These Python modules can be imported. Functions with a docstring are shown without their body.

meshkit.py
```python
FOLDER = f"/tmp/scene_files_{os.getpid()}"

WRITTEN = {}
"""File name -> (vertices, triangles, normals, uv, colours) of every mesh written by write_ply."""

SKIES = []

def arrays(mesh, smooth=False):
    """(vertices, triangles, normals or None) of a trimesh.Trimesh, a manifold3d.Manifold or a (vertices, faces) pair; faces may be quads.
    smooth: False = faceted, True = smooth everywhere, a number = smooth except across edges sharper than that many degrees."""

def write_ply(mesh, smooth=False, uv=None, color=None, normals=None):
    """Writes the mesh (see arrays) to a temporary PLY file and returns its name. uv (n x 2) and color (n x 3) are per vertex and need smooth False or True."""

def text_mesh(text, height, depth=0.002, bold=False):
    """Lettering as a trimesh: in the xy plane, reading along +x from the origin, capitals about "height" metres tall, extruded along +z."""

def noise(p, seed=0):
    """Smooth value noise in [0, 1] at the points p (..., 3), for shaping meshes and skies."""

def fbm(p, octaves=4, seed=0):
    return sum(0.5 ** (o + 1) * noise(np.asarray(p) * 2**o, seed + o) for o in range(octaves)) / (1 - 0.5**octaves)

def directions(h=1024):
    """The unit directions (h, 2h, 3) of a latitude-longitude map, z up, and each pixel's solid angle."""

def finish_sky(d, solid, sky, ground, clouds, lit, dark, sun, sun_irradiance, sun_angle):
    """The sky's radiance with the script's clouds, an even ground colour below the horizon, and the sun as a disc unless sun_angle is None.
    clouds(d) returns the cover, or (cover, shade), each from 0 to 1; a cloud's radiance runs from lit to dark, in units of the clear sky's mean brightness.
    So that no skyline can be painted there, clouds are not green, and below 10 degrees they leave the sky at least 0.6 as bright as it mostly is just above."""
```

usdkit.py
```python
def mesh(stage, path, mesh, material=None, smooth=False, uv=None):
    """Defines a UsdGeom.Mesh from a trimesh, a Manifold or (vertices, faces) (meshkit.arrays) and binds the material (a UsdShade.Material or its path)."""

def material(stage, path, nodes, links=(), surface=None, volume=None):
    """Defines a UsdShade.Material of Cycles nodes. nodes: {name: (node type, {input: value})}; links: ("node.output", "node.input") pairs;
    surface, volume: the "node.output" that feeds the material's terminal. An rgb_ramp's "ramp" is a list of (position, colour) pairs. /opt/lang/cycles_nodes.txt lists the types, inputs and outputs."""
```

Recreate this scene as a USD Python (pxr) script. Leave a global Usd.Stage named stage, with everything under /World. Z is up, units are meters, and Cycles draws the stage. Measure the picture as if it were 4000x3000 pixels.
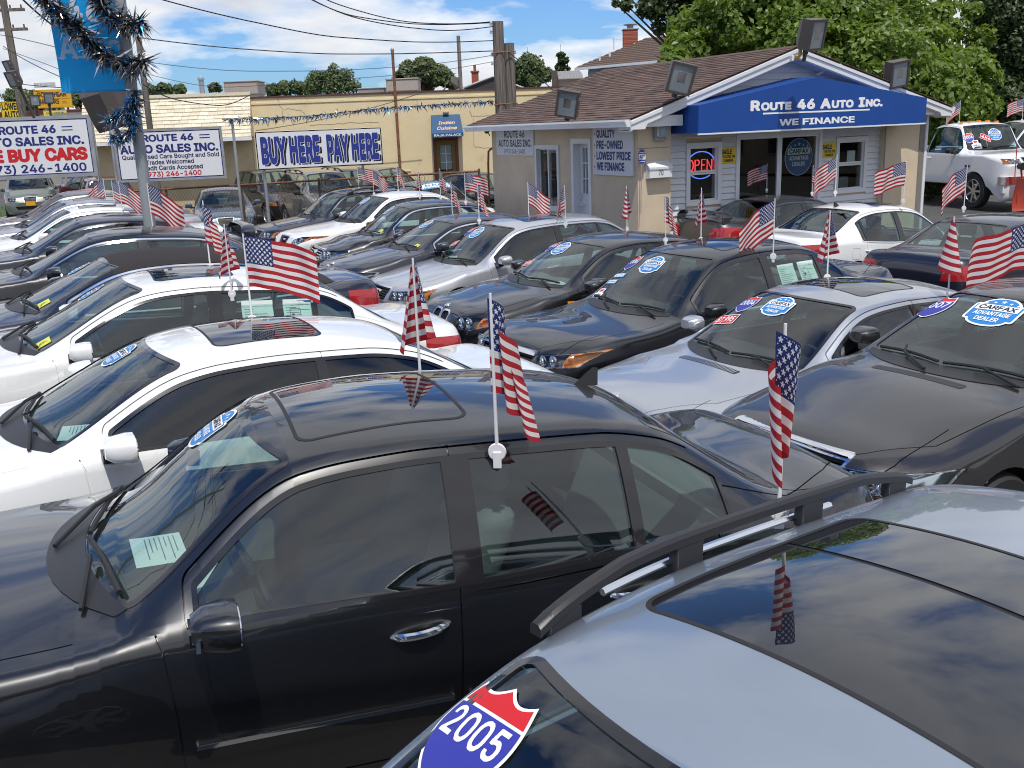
import math, random
import numpy as np
import trimesh, manifold3d as m3
import shapely
from shapely.geometry import Polygon, LineString, Point, box as sbox
from shapely import affinity
from shapely.ops import unary_union
from scipy.interpolate import PchipInterpolator, LinearNDInterpolator
import usdkit, meshkit
from pxr import Usd, UsdGeom, UsdLux, UsdShade, Gf, Sdf, Vt

stage = Usd.Stage.CreateInMemory()
UsdGeom.SetStageUpAxis(stage, UsdGeom.Tokens.z)
UsdGeom.SetStageMetersPerUnit(stage, 1.0)
UsdGeom.Xform.Define(stage, '/World')
rad = math.radians
# ------------------------------------------------------------------ camera, sky, sun
FPX, YH, ROLL, CAMH = 3800.0, 490.0, rad(2.25), 2.453
PITCH = math.atan((1500 - YH) / FPX)
F_ = np.array([0, math.cos(PITCH), -math.sin(PITCH)]); U0_ = np.array([0, math.sin(PITCH), math.cos(PITCH)]); R0_ = np.array([1.0, 0, 0])
R_ = math.cos(ROLL) * R0_ - math.sin(ROLL) * U0_
U_ = math.sin(ROLL) * R0_ + math.cos(ROLL) * U0_
cam = UsdGeom.Camera.Define(stage, '/World/camera')
cam.AddTransformOp().Set(Gf.Matrix4d(*R_, 0, *U_, 0, *(-F_), 0, 0, 0, CAMH, 1))
cam.CreateHorizontalApertureAttr(36.0); cam.CreateVerticalApertureAttr(27.0)
cam.CreateFocalLengthAttr(36.0 * FPX / 4000); cam.CreateFStopAttr(0.0)
cam.CreateExposureAttr(EXPOSURE := 0.0)
SUN_EL, SUN_AZ = rad(66), rad(172)          # azimuth: atan2(x, y) of the direction towards the sun
SUN = np.array([math.cos(SUN_EL) * math.sin(SUN_AZ), math.cos(SUN_EL) * math.cos(SUN_AZ), math.sin(SUN_EL)])
sky = UsdLux.DomeLight.Define(stage, '/World/sky')
sky.GetPrim().SetCustomDataByKey('kind', 'structure')
sky_mat = usdkit.material(stage, '/World/Looks/sky_air', {
    'tc': ('texture_coordinate', {}),
    'sep': ('separate_xyz', {}),
    'zc': ('math', {'math_type': 'maximum', 'value2': 0.0}),
    'za': ('math', {'math_type': 'add', 'value2': 0.22}),
    'px': ('math', {'math_type': 'divide'}),
    'py': ('math', {'math_type': 'divide'}),
    'cmb': ('combine_xyz', {'z': 0.37}),
    'n1': ('noise_texture', {'scale': 1.25, 'detail': 9.0, 'roughness': 0.55, 'distortion': 0.1}),
    'off': ('vector_math', {'math_type': 'add', 'vector2': (0.05, -0.11, 0.0)}),
    'n2': ('noise_texture', {'scale': 1.25, 'detail': 5.0, 'roughness': 0.55, 'distortion': 0.1}),
    'zb': ('map_range', {'from_min': 0.0, 'from_max': 0.42, 'to_min': 0.08, 'to_max': 0.028, 'clamp': True}),
    'cov0': ('math', {'math_type': 'add'}),
    'cov': ('rgb_ramp', {'ramp': [(0.0, (0, 0, 0)), (0.485, (0, 0, 0)), (0.535, (.55, .55, .55)), (0.60, (.95, .95, .95)), (1, (1, 1, 1))]}),
    'shd': ('map_range', {'from_min': 0.42, 'from_max': 0.68, 'to_min': 0.0, 'to_max': 1.0, 'clamp': True}),
    'ccol': ('mix', {'color1': (10.2, 10.3, 10.4), 'color2': (6.2, 6.5, 7.2)}),
    'sky': ('sky_texture', {'sky_type': 'single_scattering', 'sun_disc': False, 'sun_elevation': SUN_EL, 'sun_rotation': SUN_AZ, 'altitude': 20.0, 'air_density': 1.0, 'aerosol_density': 0.7, 'ozone_density': 1.6}),
    'blu': ('mix', {'mix_type': 'multiply', 'fac': 1.0, 'color2': (0.62, 0.95, 1.45)}),
    'mx': ('mix', {}),
    'bg': ('background_shader', {'strength': 0.1}),
}, [('tc.generated', 'sep.vector'), ('sep.z', 'zc.value1'), ('zc.value', 'za.value1'), ('sep.x', 'px.value1'), ('za.value', 'px.value2'),
    ('sep.y', 'py.value1'), ('za.value', 'py.value2'), ('px.value', 'cmb.x'), ('py.value', 'cmb.y'), ('cmb.vector', 'n1.vector'),
    ('cmb.vector', 'off.vector1'), ('off.vector', 'n2.vector'), ('sep.z', 'zb.value'), ('n1.fac', 'cov0.value1'), ('zb.result', 'cov0.value2'),
    ('cov0.value', 'cov.fac'), ('n2.fac', 'shd.value'), ('shd.result', 'ccol.fac'), ('cov.color', 'mx.fac'), ('sky.color', 'blu.color1'), ('blu.color', 'mx.color1'), ('ccol.color', 'mx.color2'),
    ('mx.color', 'bg.color')], surface='bg.background')
UsdShade.MaterialBindingAPI.Apply(sky.GetPrim()).Bind(sky_mat)
sun = UsdLux.DistantLight.Define(stage, '/World/sun')
sun.CreateIntensityAttr(1.0); sun.CreateAngleAttr(0.53); sun.CreateColorAttr(Gf.Vec3f(1.0, 0.95, 0.87)); sun.CreateNormalizeAttr(True)
sun.AddRotateZOp().Set(-math.degrees(SUN_AZ)); sun.AddRotateXOp().Set(-(90 - math.degrees(SUN_EL)))

# ------------------------------------------------------------------ scene helpers
USED = {}
def numbered(parent, name):
    k = (parent, name); n = USED.get(k, 0); USED[k] = n + 1
    return f'{parent}/{name}' if n == 0 else f'{parent}/{name}_{n:03d}'
def tag(prim, label=None, cat=None, group=None, kind=None):
    for k, v in (('label', label), ('category', cat), ('group', group), ('kind', kind)):
        if v: prim.SetCustomDataByKey(k, v)
    return prim
def mat4(M):
    return Gf.Matrix4d(*np.asarray(M, float).T.ravel().tolist())
def frame(o, h, up=(0, 0, 1)):
    h = np.asarray(h, float); n = np.asarray(up, float); n = n / np.linalg.norm(n); h = h - n * (h @ n); h /= np.linalg.norm(h); l = np.cross(n, h)
    M = np.eye(4); M[:3, 0] = h; M[:3, 1] = l; M[:3, 2] = n; M[:3, 3] = o
    return M
def yawm(x, y, z, deg):
    return frame((x, y, z), (math.cos(rad(deg)), math.sin(rad(deg)), 0))
def thing(name, label, cat, M=None, group=None, kind=None):
    x = UsdGeom.Xform.Define(stage, numbered('/World', name))
    if M is not None: x.AddTransformOp().Set(mat4(M))
    return tag(x.GetPrim(), label, cat, group, kind)
def ref(src, name, label, cat, M, group=None):
    x = UsdGeom.Xform.Define(stage, numbered('/World', name)); p = x.GetPrim()
    p.GetReferences().AddInternalReference(src); p.SetInstanceable(True)
    x.MakeMatrixXform().Set(mat4(M))
    return tag(p, label, cat, group)

def tri(m):
    if isinstance(m, m3.Manifold):
        k = m.to_mesh(); return np.asarray(k.vert_properties[:, :3], float), np.asarray(k.tri_verts, np.int64)
    if isinstance(m, trimesh.Trimesh): return np.asarray(m.vertices, float), np.asarray(m.faces, np.int64)
    v, f = np.asarray(m[0], float), np.asarray(m[1], np.int64)
    if f.ndim == 2 and f.shape[1] == 4: f = np.vstack([f[:, [0, 1, 2]], f[:, [0, 2, 3]]])
    return v, f
def shade(v, f, ang):
    """Vertex normals, split across edges sharper than ang degrees."""
    fn = np.cross(v[f[:, 1]] - v[f[:, 0]], v[f[:, 2]] - v[f[:, 0]]); ln = np.linalg.norm(fn, axis=1)
    ok = ln > 1e-14; f, fn, ln = f[ok], fn[ok], ln[ok]; un = fn / ln[:, None]
    vid = f.ravel(); fid = np.repeat(np.arange(len(f)), 3); o = np.argsort(vid, kind='stable'); sv = vid[o]; sf = fid[o]
    st = np.flatnonzero(np.r_[True, sv[1:] != sv[:-1]]); cnt = np.diff(np.r_[st, len(sv)])
    c = np.repeat(cnt, cnt); s0 = np.repeat(st, cnt)
    i = np.repeat(np.arange(len(sv)), c); base = np.repeat(s0, c); k = np.arange(len(i)) - np.repeat(np.cumsum(c) - c, c); j = base + k
    good = np.einsum('ij,ij->i', un[sf[i]], un[sf[j]]) > math.cos(rad(ang)); i, j = i[good], j[good]
    n = np.stack([np.bincount(i, fn[sf[j], d], len(sv)) for d in range(3)], 1)
    n /= np.maximum(np.linalg.norm(n, axis=1, keepdims=True), 1e-20)
    q = np.round(n * 60).astype(np.int64) + 64
    key = ((sv * 200 + q[:, 0]) * 200 + q[:, 1]) * 200 + q[:, 2]
    _, first, inv = np.unique(key, return_index=True, return_inverse=True)
    nf = np.empty(len(vid), np.int64); nf[o] = inv
    return v[sv[first]], nf.reshape(-1, 3), n[first]
def emit(path, mesh, mat, smooth=35, uv=None, cols=None, normals=None):
    v, f = tri(mesh)
    n = normals
    if smooth and uv is None and cols is None and normals is None: v, f, n = shade(v, f, smooth)
    m = UsdGeom.Mesh.Define(stage, path)
    m.CreatePointsAttr(Vt.Vec3fArray.FromNumpy(np.ascontiguousarray(v, np.float32)))
    m.CreateFaceVertexCountsAttr(Vt.IntArray.FromNumpy(np.full(len(f), 3, np.int32)))
    m.CreateFaceVertexIndicesAttr(Vt.IntArray.FromNumpy(np.ascontiguousarray(f.astype(np.int32).ravel())))
    m.CreateSubdivisionSchemeAttr('none')
    if n is not None:
        m.CreateNormalsAttr(Vt.Vec3fArray.FromNumpy(np.ascontiguousarray(n, np.float32))); m.SetNormalsInterpolation('vertex')
    pv = UsdGeom.PrimvarsAPI(m)
    if uv is not None: pv.CreatePrimvar('st', Sdf.ValueTypeNames.TexCoord2fArray, 'vertex').Set(Vt.Vec2fArray.FromNumpy(np.asarray(uv, np.float32)))
    if cols is not None: pv.CreatePrimvar('ink', Sdf.ValueTypeNames.Color3fArray, 'vertex').Set(Vt.Vec3fArray.FromNumpy(np.asarray(cols, np.float32)))
    UsdShade.MaterialBindingAPI.Apply(m.GetPrim()).Bind(mat)
    return m.GetPrim()
def part(name, mesh, mat, parent, smooth=35, label=None, kind=None, **kw):
    v, f = tri(mesh)
    if len(f) == 0: return None
    p = emit(numbered(str(parent.GetPath()), name), (v, f), mat, smooth, **kw)
    if label: p.SetCustomDataByKey('label', label)
    if kind: p.SetCustomDataByKey('kind', kind)
    return p
def solo(name, mesh, mat, label, cat, group=None, kind=None, smooth=35, **kw):
    return tag(emit(numbered('/World', name), mesh, mat, smooth, **kw), label, cat, group, kind)
# ---- mesh makers
def cat(*ms):
    V, Fs, n = [], [], 0
    for m in ms:
        v, f = tri(m); V.append(v); Fs.append(f + n); n += len(v)
    return np.vstack(V), np.vstack(Fs)
def xf(m, M):
    v, f = tri(m); M = np.asarray(M); return v @ M[:3, :3].T + M[:3, 3], f
def bx(x0, x1, y0, y1, z0, z1, r=0):
    if r:
        r = min(r, .49 * min(abs(x1 - x0), abs(y1 - y0), abs(z1 - z0)))
        s = m3.Manifold.sphere(r, 10)
        return tri(m3.Manifold.batch_hull([s.translate((x, y, z)) for x in (x0 + r, x1 - r) for y in (y0 + r, y1 - r) for z in (z0 + r, z1 - r)]))
    return tri(m3.Manifold.cube((x1 - x0, y1 - y0, z1 - z0)).translate((x0, y0, z0)))
def cham(x0, x1, y0, y1, z0, z1, c=.01):
    pts = []
    for (dx, dy, dz) in ((c, 0, c), (0, c, c), (c, c, 0)):
        for x in (x0 + dx, x1 - dx):
            for y in (y0 + dy, y1 - dy):
                for z in (z0 + dz, z1 - dz): pts.append((x, y, z))
    return tri(m3.Manifold.hull_points(np.array(pts)))
def hull(pts): return tri(m3.Manifold.hull_points(np.asarray(pts, float)))
def tube(pts, r, n=8, closed=False, cap=True):
    pts = np.asarray(pts, float); r = np.broadcast_to(np.asarray(r, float), (len(pts),))
    d = np.gradient(pts, axis=0); d /= np.maximum(np.linalg.norm(d, axis=1, keepdims=True), 1e-9)
    up = np.array([0, 0, 1.0]) if abs(d[0, 2]) < .9 else np.array([1.0, 0, 0]); V = []
    a = np.cross(d[0], up); a /= np.linalg.norm(a)
    t = np.linspace(0, 2 * np.pi, n, endpoint=False)
    for i in range(len(pts)):
        a = a - d[i] * (a @ d[i]); a /= max(np.linalg.norm(a), 1e-9); b = np.cross(d[i], a)
        V.append(pts[i] + r[i] * (np.cos(t)[:, None] * a + np.sin(t)[:, None] * b))
    V = np.vstack(V); Fq = []
    for i in range(len(pts) - 1):
        k = i * n
        for j in range(n): Fq.append((k + j, k + (j + 1) % n, k + n + (j + 1) % n, k + n + j))
    f = np.array(Fq); f = np.vstack([f[:, [0, 1, 2]], f[:, [0, 2, 3]]])
    if cap:
        V = np.vstack([V, pts[:1], pts[-1:]]); c0, c1 = len(V) - 2, len(V) - 1; k = (len(pts) - 1) * n
        f = np.vstack([f, [(c0, (j + 1) % n, j) for j in range(n)], [(c1, k + j, k + (j + 1) % n) for j in range(n)]])
    return V, f
def cyl(p0, p1, r0, r1=None, n=16):
    return tube([p0, p1], [r0, r0 if r1 is None else r1], n)
def rev(prof, n=32):
    """Surface of revolution about z of (radius, z) points."""
    return tri(trimesh.creation.revolve(np.asarray(prof, float), sections=n))
def polys(g):
    return [p for p in (g.geoms if hasattr(g, 'geoms') else [g]) if p.geom_type == 'Polygon' and p.area > 1e-9]
def xsec(g):
    c = []
    for p in polys(g):
        c.append(np.asarray(p.exterior.coords)[:-1]); c += [np.asarray(i.coords)[:-1] for i in p.interiors]
    return m3.CrossSection(c, m3.FillRule.EvenOdd)
def extr(g, h): return m3.Manifold.extrude(xsec(g), h)
def flat(g, z=0.0, size=None):
    """Triangulated flat polygon (z up); size limits the edge length."""
    V, Fs, n = [], [], 0
    for p in polys(g):
        cells = [p]
        if size:
            x0, y0, x1, y1 = p.bounds; cells = []
            for i in range(int((x1 - x0) / size) + 1):
                for j in range(int((y1 - y0) / size) + 1):
                    cells += polys(p.intersection(sbox(x0 + i * size, y0 + j * size, x0 + (i + 1) * size, y0 + (j + 1) * size)))
        for c in cells:
            try: v, f = trimesh.creation.triangulate_polygon(c, engine='earcut')
            except Exception: continue
            if not len(f): continue
            e = v[f]; s = np.cross(e[:, 1] - e[:, 0], e[:, 2] - e[:, 0]); f = np.where((s < 0)[:, None], f[:, ::-1], f)
            V.append(np.c_[v, np.full(len(v), z)]); Fs.append(f + n); n += len(v)
    if not V: return np.zeros((0, 3)), np.zeros((0, 3), int)
    return np.vstack(V), np.vstack(Fs)
_TX = {}
def text(s, h, bold=False, sx=1.0, anchor='c', y=0.0, x=0.0, slant=0.0):
    """Lettering as a shapely shape: capitals h tall, baseline at y."""
    k = (s, bold)
    if k not in _TX:
        import glob
        from PIL import Image, ImageDraw, ImageFont
        if 'font' not in _TX: _TX['font'] = ImageFont.truetype(glob.glob('/opt/blender-*/*/datafiles/fonts/Inter.woff2')[0], 96)
        font = _TX['font']
        st = {False: 0, True: 2}.get(bold, bold)
        b = font.getbbox(s, anchor='ls', stroke_width=st)
        im = Image.new('L', (b[2] - b[0] + 8, b[3] - b[1] + 8))
        ImageDraw.Draw(im).text((4 - b[0], 4 - b[1]), s, 255, font, anchor='ls', stroke_width=st)
        on = np.pad(np.asarray(im) > 127, ((0, 0), (1, 1))).astype(np.int8)
        r, c0 = np.nonzero(np.diff(on, axis=1) == 1); c1 = np.nonzero(np.diff(on, axis=1) == -1)[1]
        g = unary_union(shapely.box(c0, -r - 1, c1, -r)).buffer(.6).buffer(-.6).simplify(.8)
        _TX[k] = affinity.affine_transform(g, [1 / 70, 0, 0, 1 / 70, -4 / 70, (4 - b[1]) / 70])
    g = affinity.scale(_TX[k], h * sx, h, origin=(0, 0))
    if slant: g = affinity.affine_transform(g, [1, slant, 0, 1, 0, 0])
    x0, _, x1, _ = g.bounds
    return affinity.translate(g, x - {'c': (x0 + x1) / 2, 'l': x0, 'r': x1}[anchor], y)
def fitw(s, h, w, **kw):
    g = text(s, h, **kw); x0, _, x1, _ = g.bounds; return affinity.scale(g, w / (x1 - x0), 1, origin=((x0 + x1) / 2, 0))
def star(r, x=0, y=0, rot=0):
    return Polygon([(x + (r if i % 2 == 0 else r * .4) * math.sin(math.pi * i / 5 + rot), y + (r if i % 2 == 0 else r * .4) * math.cos(math.pi * i / 5 + rot)) for i in range(10)])
def rrect(x0, y0, x1, y1, r): return sbox(x0 + r, y0 + r, x1 - r, y1 - r).buffer(r, 6)
def printed(layers, gap=.0006, size=None, warp=None):
    """Flat print: [(shape, colour), ...] one above the other as ONE mesh with an ink colour per vertex."""
    V, Fs, C, n = [], [], [], 0
    for i, (g, col) in enumerate(layers):
        v, f = flat(g, i * gap, size)
        if not len(f): continue
        V.append(v); Fs.append(f + n); C.append(np.tile(col, (len(v), 1))); n += len(v)
    v, f, c = np.vstack(V), np.vstack(Fs), np.vstack(C)
    if warp is not None: v = warp(v)
    return v, f, c
def pprint(name, layers, mat, parent, M=None, label=None, **kw):
    v, f, c = printed(layers, **kw)
    if M is not None: v = xf((v, f), M)[0]
    return part(name, (v, f), mat, parent, smooth=False, cols=c, label=label)
# ------------------------------------------------------------------ materials
def mk(name, nodes, links=(), surface='p.BSDF', volume=None):
    return usdkit.material(stage, '/World/Looks/' + name, nodes, links, surface, volume)
def plain(name, col, rough=.5, metal=0., spec=.5, coat=0., crough=.03, noise=0., nscale=8., bump=0., bscale=60., **kw):
    nd = {'p': ('principled_bsdf', {'base_color': col, 'roughness': rough, 'metallic': metal, 'specular_ior_level': spec, 'coat_weight': coat, 'coat_roughness': crough, **kw})}
    ln = []
    if noise or bump: nd['tc'] = ('texture_coordinate', {})
    if noise:
        nd['n'] = ('noise_texture', {'scale': nscale, 'detail': 6.0, 'roughness': .6})
        nd['r'] = ('rgb_ramp', {'ramp': [(.3, tuple(max(0, c * (1 - noise)) for c in col)), (.7, tuple(min(1, c * (1 + noise)) for c in col))]})
        ln += [('tc.object', 'n.vector'), ('n.fac', 'r.fac'), ('r.color', 'p.base_color')]
    if bump:
        nd['bn'] = ('noise_texture', {'scale': bscale, 'detail': 4.0}); nd['b'] = ('bump', {'strength': bump, 'distance': .01})
        ln += [('tc.object', 'bn.vector'), ('bn.fac', 'b.height'), ('b.normal', 'p.normal')]
    return mk(name, nd, ln)
def car_paint(name, col, metal=0.0, rough=.35, dust=.02):
    """Clear-coated paint with a light film of dust on it."""
    return mk(name, {'tc': ('texture_coordinate', {}), 'n': ('noise_texture', {'scale': 2.2, 'detail': 7.0, 'roughness': .65}), 'r': ('map_range', {'from_min': .42, 'from_max': .75, 'to_min': 0.0, 'to_max': dust, 'clamp': True}),
        'mx': ('mix', {'color1': col, 'color2': (.42, .40, .36)}), 'cr': ('map_range', {'from_min': .35, 'from_max': .75, 'to_min': .0, 'to_max': .012, 'clamp': True}),
        'p': ('principled_bsdf', {'metallic': metal, 'roughness': rough, 'coat_weight': 1.0, 'coat_ior': 1.55})},
        [('tc.object', 'n.vector'), ('n.fac', 'r.value'), ('r.result', 'mx.fac'), ('mx.color', 'p.base_color'), ('n.fac', 'cr.value'), ('cr.result', 'p.coat_roughness')])
def pane(name, tint, rough=0.0, ior=1.52):
    return mk(name, {'t': ('transparent_bsdf', {'color': tint}), 'g': ('glossy_bsdf', {'color': (1, 1, 1), 'roughness': rough}), 'f': ('fresnel', {'IOR': ior}), 'ge': ('geometry', {}), 'iv': ('math', {'math_type': 'subtract', 'value1': 1.0}), 'fm': ('math', {'math_type': 'multiply'}), 'm': ('mix_closure', {})},
        [('ge.backfacing', 'iv.value2'), ('iv.value', 'fm.value1'), ('f.fac', 'fm.value2'), ('fm.value', 'm.fac'), ('t.BSDF', 'm.closure1'), ('g.BSDF', 'm.closure2')], surface='m.closure')
GLASS = pane('car_glass', (.78, .87, .85), ior=1.85); TINT = pane('tinted_glass', (.22, .24, .25), ior=1.75); WINDOW = pane('window_glass', (.80, .84, .83)); LENS = pane('lamp_lens', (.93, .95, .95), .02)
RUBBER = plain('black_rubber', (.012, .012, .013), .55)
GLOSSBLK = plain('gloss_black_trim', (.012, .011, .012), .12, coat=.6)
SATIN = plain('black_plastic', (.018, .018, .019), .42)
ROOFRAIL = plain('rail_plastic', (.022, .021, .022), .38, bump=.05, bscale=400)
CHROME = plain('chrome', (.86, .87, .88), .06, metal=1.)
SILVERTRIM = plain('bright_trim', (.82, .83, .84), .18, metal=1.)
REFLECTOR = plain('lamp_reflector', (.78, .79, .8), .12, metal=1.)
LAMPDARK = plain('lamp_housing', (.06, .06, .062), .3)
AMBER = plain('amber_lens', (.85, .26, .015), .12, coat=.8)
REDLENS = plain('red_lens', (.34, .012, .012), .12, coat=.9)
TYRE = plain('tyre_rubber', (.016, .016, .017), .75, bump=.2, bscale=120)
ALLOY = plain('alloy_rim', (.52, .53, .55), .3, metal=.9)
INTDARK = plain('dark_interior', (.025, .025, .027), .7, bump=.1, bscale=300)
INTGREY = plain('grey_interior', (.13, .13, .13), .75, bump=.1, bscale=300)
INTTAN = plain('tan_interior', (.30, .26, .20), .7, bump=.1, bscale=300)
PAPER = plain('white_paper', (.78, .80, .79), .8)
INK = mk('printed_ink', {'a': ('attribute', {'attribute': 'ink'}), 'p': ('principled_bsdf', {'roughness': .45})}, [('a.color', 'p.base_color')])
W_, BLK, NAVY, RED, BLUE, YEL = (.80, .80, .80), (.012, .012, .014), (.018, .025, .16), (.55, .015, .02), (.02, .17, .50), (.80, .52, .02)
# ------------------------------------------------------------------ cars
def pc(pts):
    p = sorted(pts); p = [q for i, q in enumerate(p) if i == 0 or q[0] - p[i - 1][0] > 1e-3]; x = np.array([a for a, _ in p]); y = np.array([b for _, b in p])
    f = PchipInterpolator(x, y); return lambda q: f(np.clip(q, x[0], x[-1]))
BASE = dict(L=4.75, W=1.80, H=1.44, xh=.28, xc=1.05, xhs=.15, xcs=.87, xr=-1.12, xd=-1.66, xrs=-1.05, xds=-1.66, xtop=-.35, hh=.070, hr=.075, zc=.925, zd=1.05, zhf=.72, belt=.89, beltr=.965,
    ye=.575, yc=.70, yb=.835, yw=.885, xB=-.33, xq=-1.08, swf=.64, swr=-1.42, nose=.0, fax=.93, rax=1.06, wr=.318, ws=.028, wk=.13, rk=.10, sus=0.0, zs=.20, doors=4, hoody=.66, res=1.0, zt_deck=0.0, decklip=.015)
QOFF = {-.01: -.014, -.012: -.014, -.02: -.014, -.03: -.038, -.035: -.038, -.045: -.05, -.055: -.06, -.078: -.06, -.086: -.085, .0005: 0.0, 0: 0.0, .001: .0018, .002: .0018, .003: .004, .005: .004, .006: .004, .01: .012, .016: .0135, -.001: 0.0, -.002: 0.0, -.04: -.05}
class Car:
    def __init__(s, **kw):
        s.S = S = {**BASE, **kw}; hl = S['L'] / 2; s.hl = hl; H = S['H']; g = lambda k: S[k]
        zh, zr, zc, zd, n = H - g('hh'), H - g('hr'), g('zc'), g('zd'), g('nose')
        zhf = g('zhf')
        s.zt = pc([(-hl, .80), (-hl + .02, .90), (-hl + .05, zd - .05), (-hl + .09, zd - .005 + g('zt_deck')), (-hl + .2, zd + g('decklip') + g('zt_deck')), (g('xd') - .25 if g('xd') - .25 > -hl + .3 else -hl + .21, zd + .012), (g('xd') - .03, zd + .01), (g('xd') + .03, zd + .035),
                   (g('xr') - .02, zr - .012), (g('xr') + .12, zr + .03), (g('xtop'), H), (g('xh') - .25, H - .022), (g('xh') - .02, zh), (g('xh') + .04, zh - .025), (g('xc') - .03, zc + .012), (g('xc') + .03, zc - .004), (g('xc') + .3, zc - .045),
                   (hl - .5, zhf + .10), (hl - .25, zhf + .055), (hl - .14, zhf + .015), (hl - .09, zhf - .035), (hl - .05, zhf - .10), (hl - .02, zhf - .155), (hl, zhf - .19)])
        er = H - .062
        s.ze = pc([(-hl, .775), (-hl + .02, .875), (-hl + .05, zd - .075), (-hl + .09, zd - .03 + g('zt_deck')), (-hl + .2, zd - .012 + g('zt_deck')), (g('xds') - .15 if g('xds') - .15 > -hl + .3 else -hl + .21, zd - .03), (g('xds'), zd + .01), (g('xrs') - .02, er - .055), (g('xrs') + .25, er - .012), (g('xtop'), er),
                   (g('xhs') - .2, er - .018), (g('xhs'), er - .05), (g('xcs') - .02, zc + .01), (g('xcs') + .05, zc - .03), (g('xc') + .3, zc - .085), (hl - .5, zhf + .06), (hl - .25, zhf + .02), (hl - .14, zhf - .015), (hl - .09, zhf - .055), (hl - .05, zhf - .115), (hl - .02, zhf - .165), (hl, zhf - .198)])
        hy = g('hoody')
        s.ye = pc([(-hl, .70), (-hl + .3, .72), (g('xds'), .66), (g('xrs'), g('ye') - .01), (g('xtop'), g('ye') + .015), (g('xhs'), g('ye')), (g('xcs'), g('yc')), (g('xc') + .12, hy + .055), (g('xc') + .35, hy + .03), (hl - .35, hy), (hl, hy)])
        bl, br = g('belt'), g('beltr')
        s.zb = pc([(-hl, .70), (-hl + .06, min(zd - .14, .86)), (-hl + .35, zd - .11), (g('xds'), br), (-.4, bl + .01), (g('xcs') - .2, bl), (g('xcs') + .2, bl - .015), (hl - .8, zhf + .055), (hl - .45, zhf - .01), (hl - .2, zhf - .075), (hl - .08, zhf - .135), (hl, zhf - .22)])
        yb, yw = g('yb'), g('yw')
        s.yb = pc([(-hl, yb - .03), (-1.5, yb + .0), (0, yb), (g('xcs'), yb), (hl - .7, yb), (hl, yb - .03)])
        s.zw = pc([(-hl, .58), (-1.2, .63), (0, .60), (hl - 1, .61), (hl - .35, .56), (hl - .06, .47), (hl, .43)])
        s.yw = pc([(-hl, yw - .02), (-g('rax') - .35, yw), (0, yw - .012), (hl - g('fax'), yw), (hl, yw - .03)])
        z0 = g('zs'); s.zs = pc([(-hl, .34), (-hl + .12, .27), (-hl + .5, z0), (hl - .6, z0), (hl - .12, .22), (hl, .30)])
        s.ys = pc([(-hl, yw - .10), (-1, yw - .07), (1, yw - .07), (hl, yw - .10)])
        s.tf = pc([(0, .48), (.015, .58), (.05, .70), (.10, .79), (.18, .87), (.32, .945), (.55, .985), (.9, 1.0)])
        s.tr = pc([(0, .66), (.015, .75), (.05, .85), (.11, .91), (.22, .955), (.45, .985), (.9, 1.0)])
        if S.get('blunt'): tf0 = s.tf; s.tf = lambda q: 1 - (1 - tf0(q)) * S['blunt']
        e = np.array([0, .004, .01, .018, .028, .04, .055, .07, .09, .11, .135, .165, .2, .24, .29, .35])
        X = np.unique(np.round(np.r_[-hl + e, hl - e, np.linspace(-hl + .4, hl - .4, int(62 * g('res'))), np.linspace(g('xh') - .1, g('xc') + .1, int(22 * g('res'))), np.linspace(g('xd') - .08, g('xr') + .15, int(15 * g('res')))], 4)); s.X = X[np.r_[True, np.diff(X) > .0025]]
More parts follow.
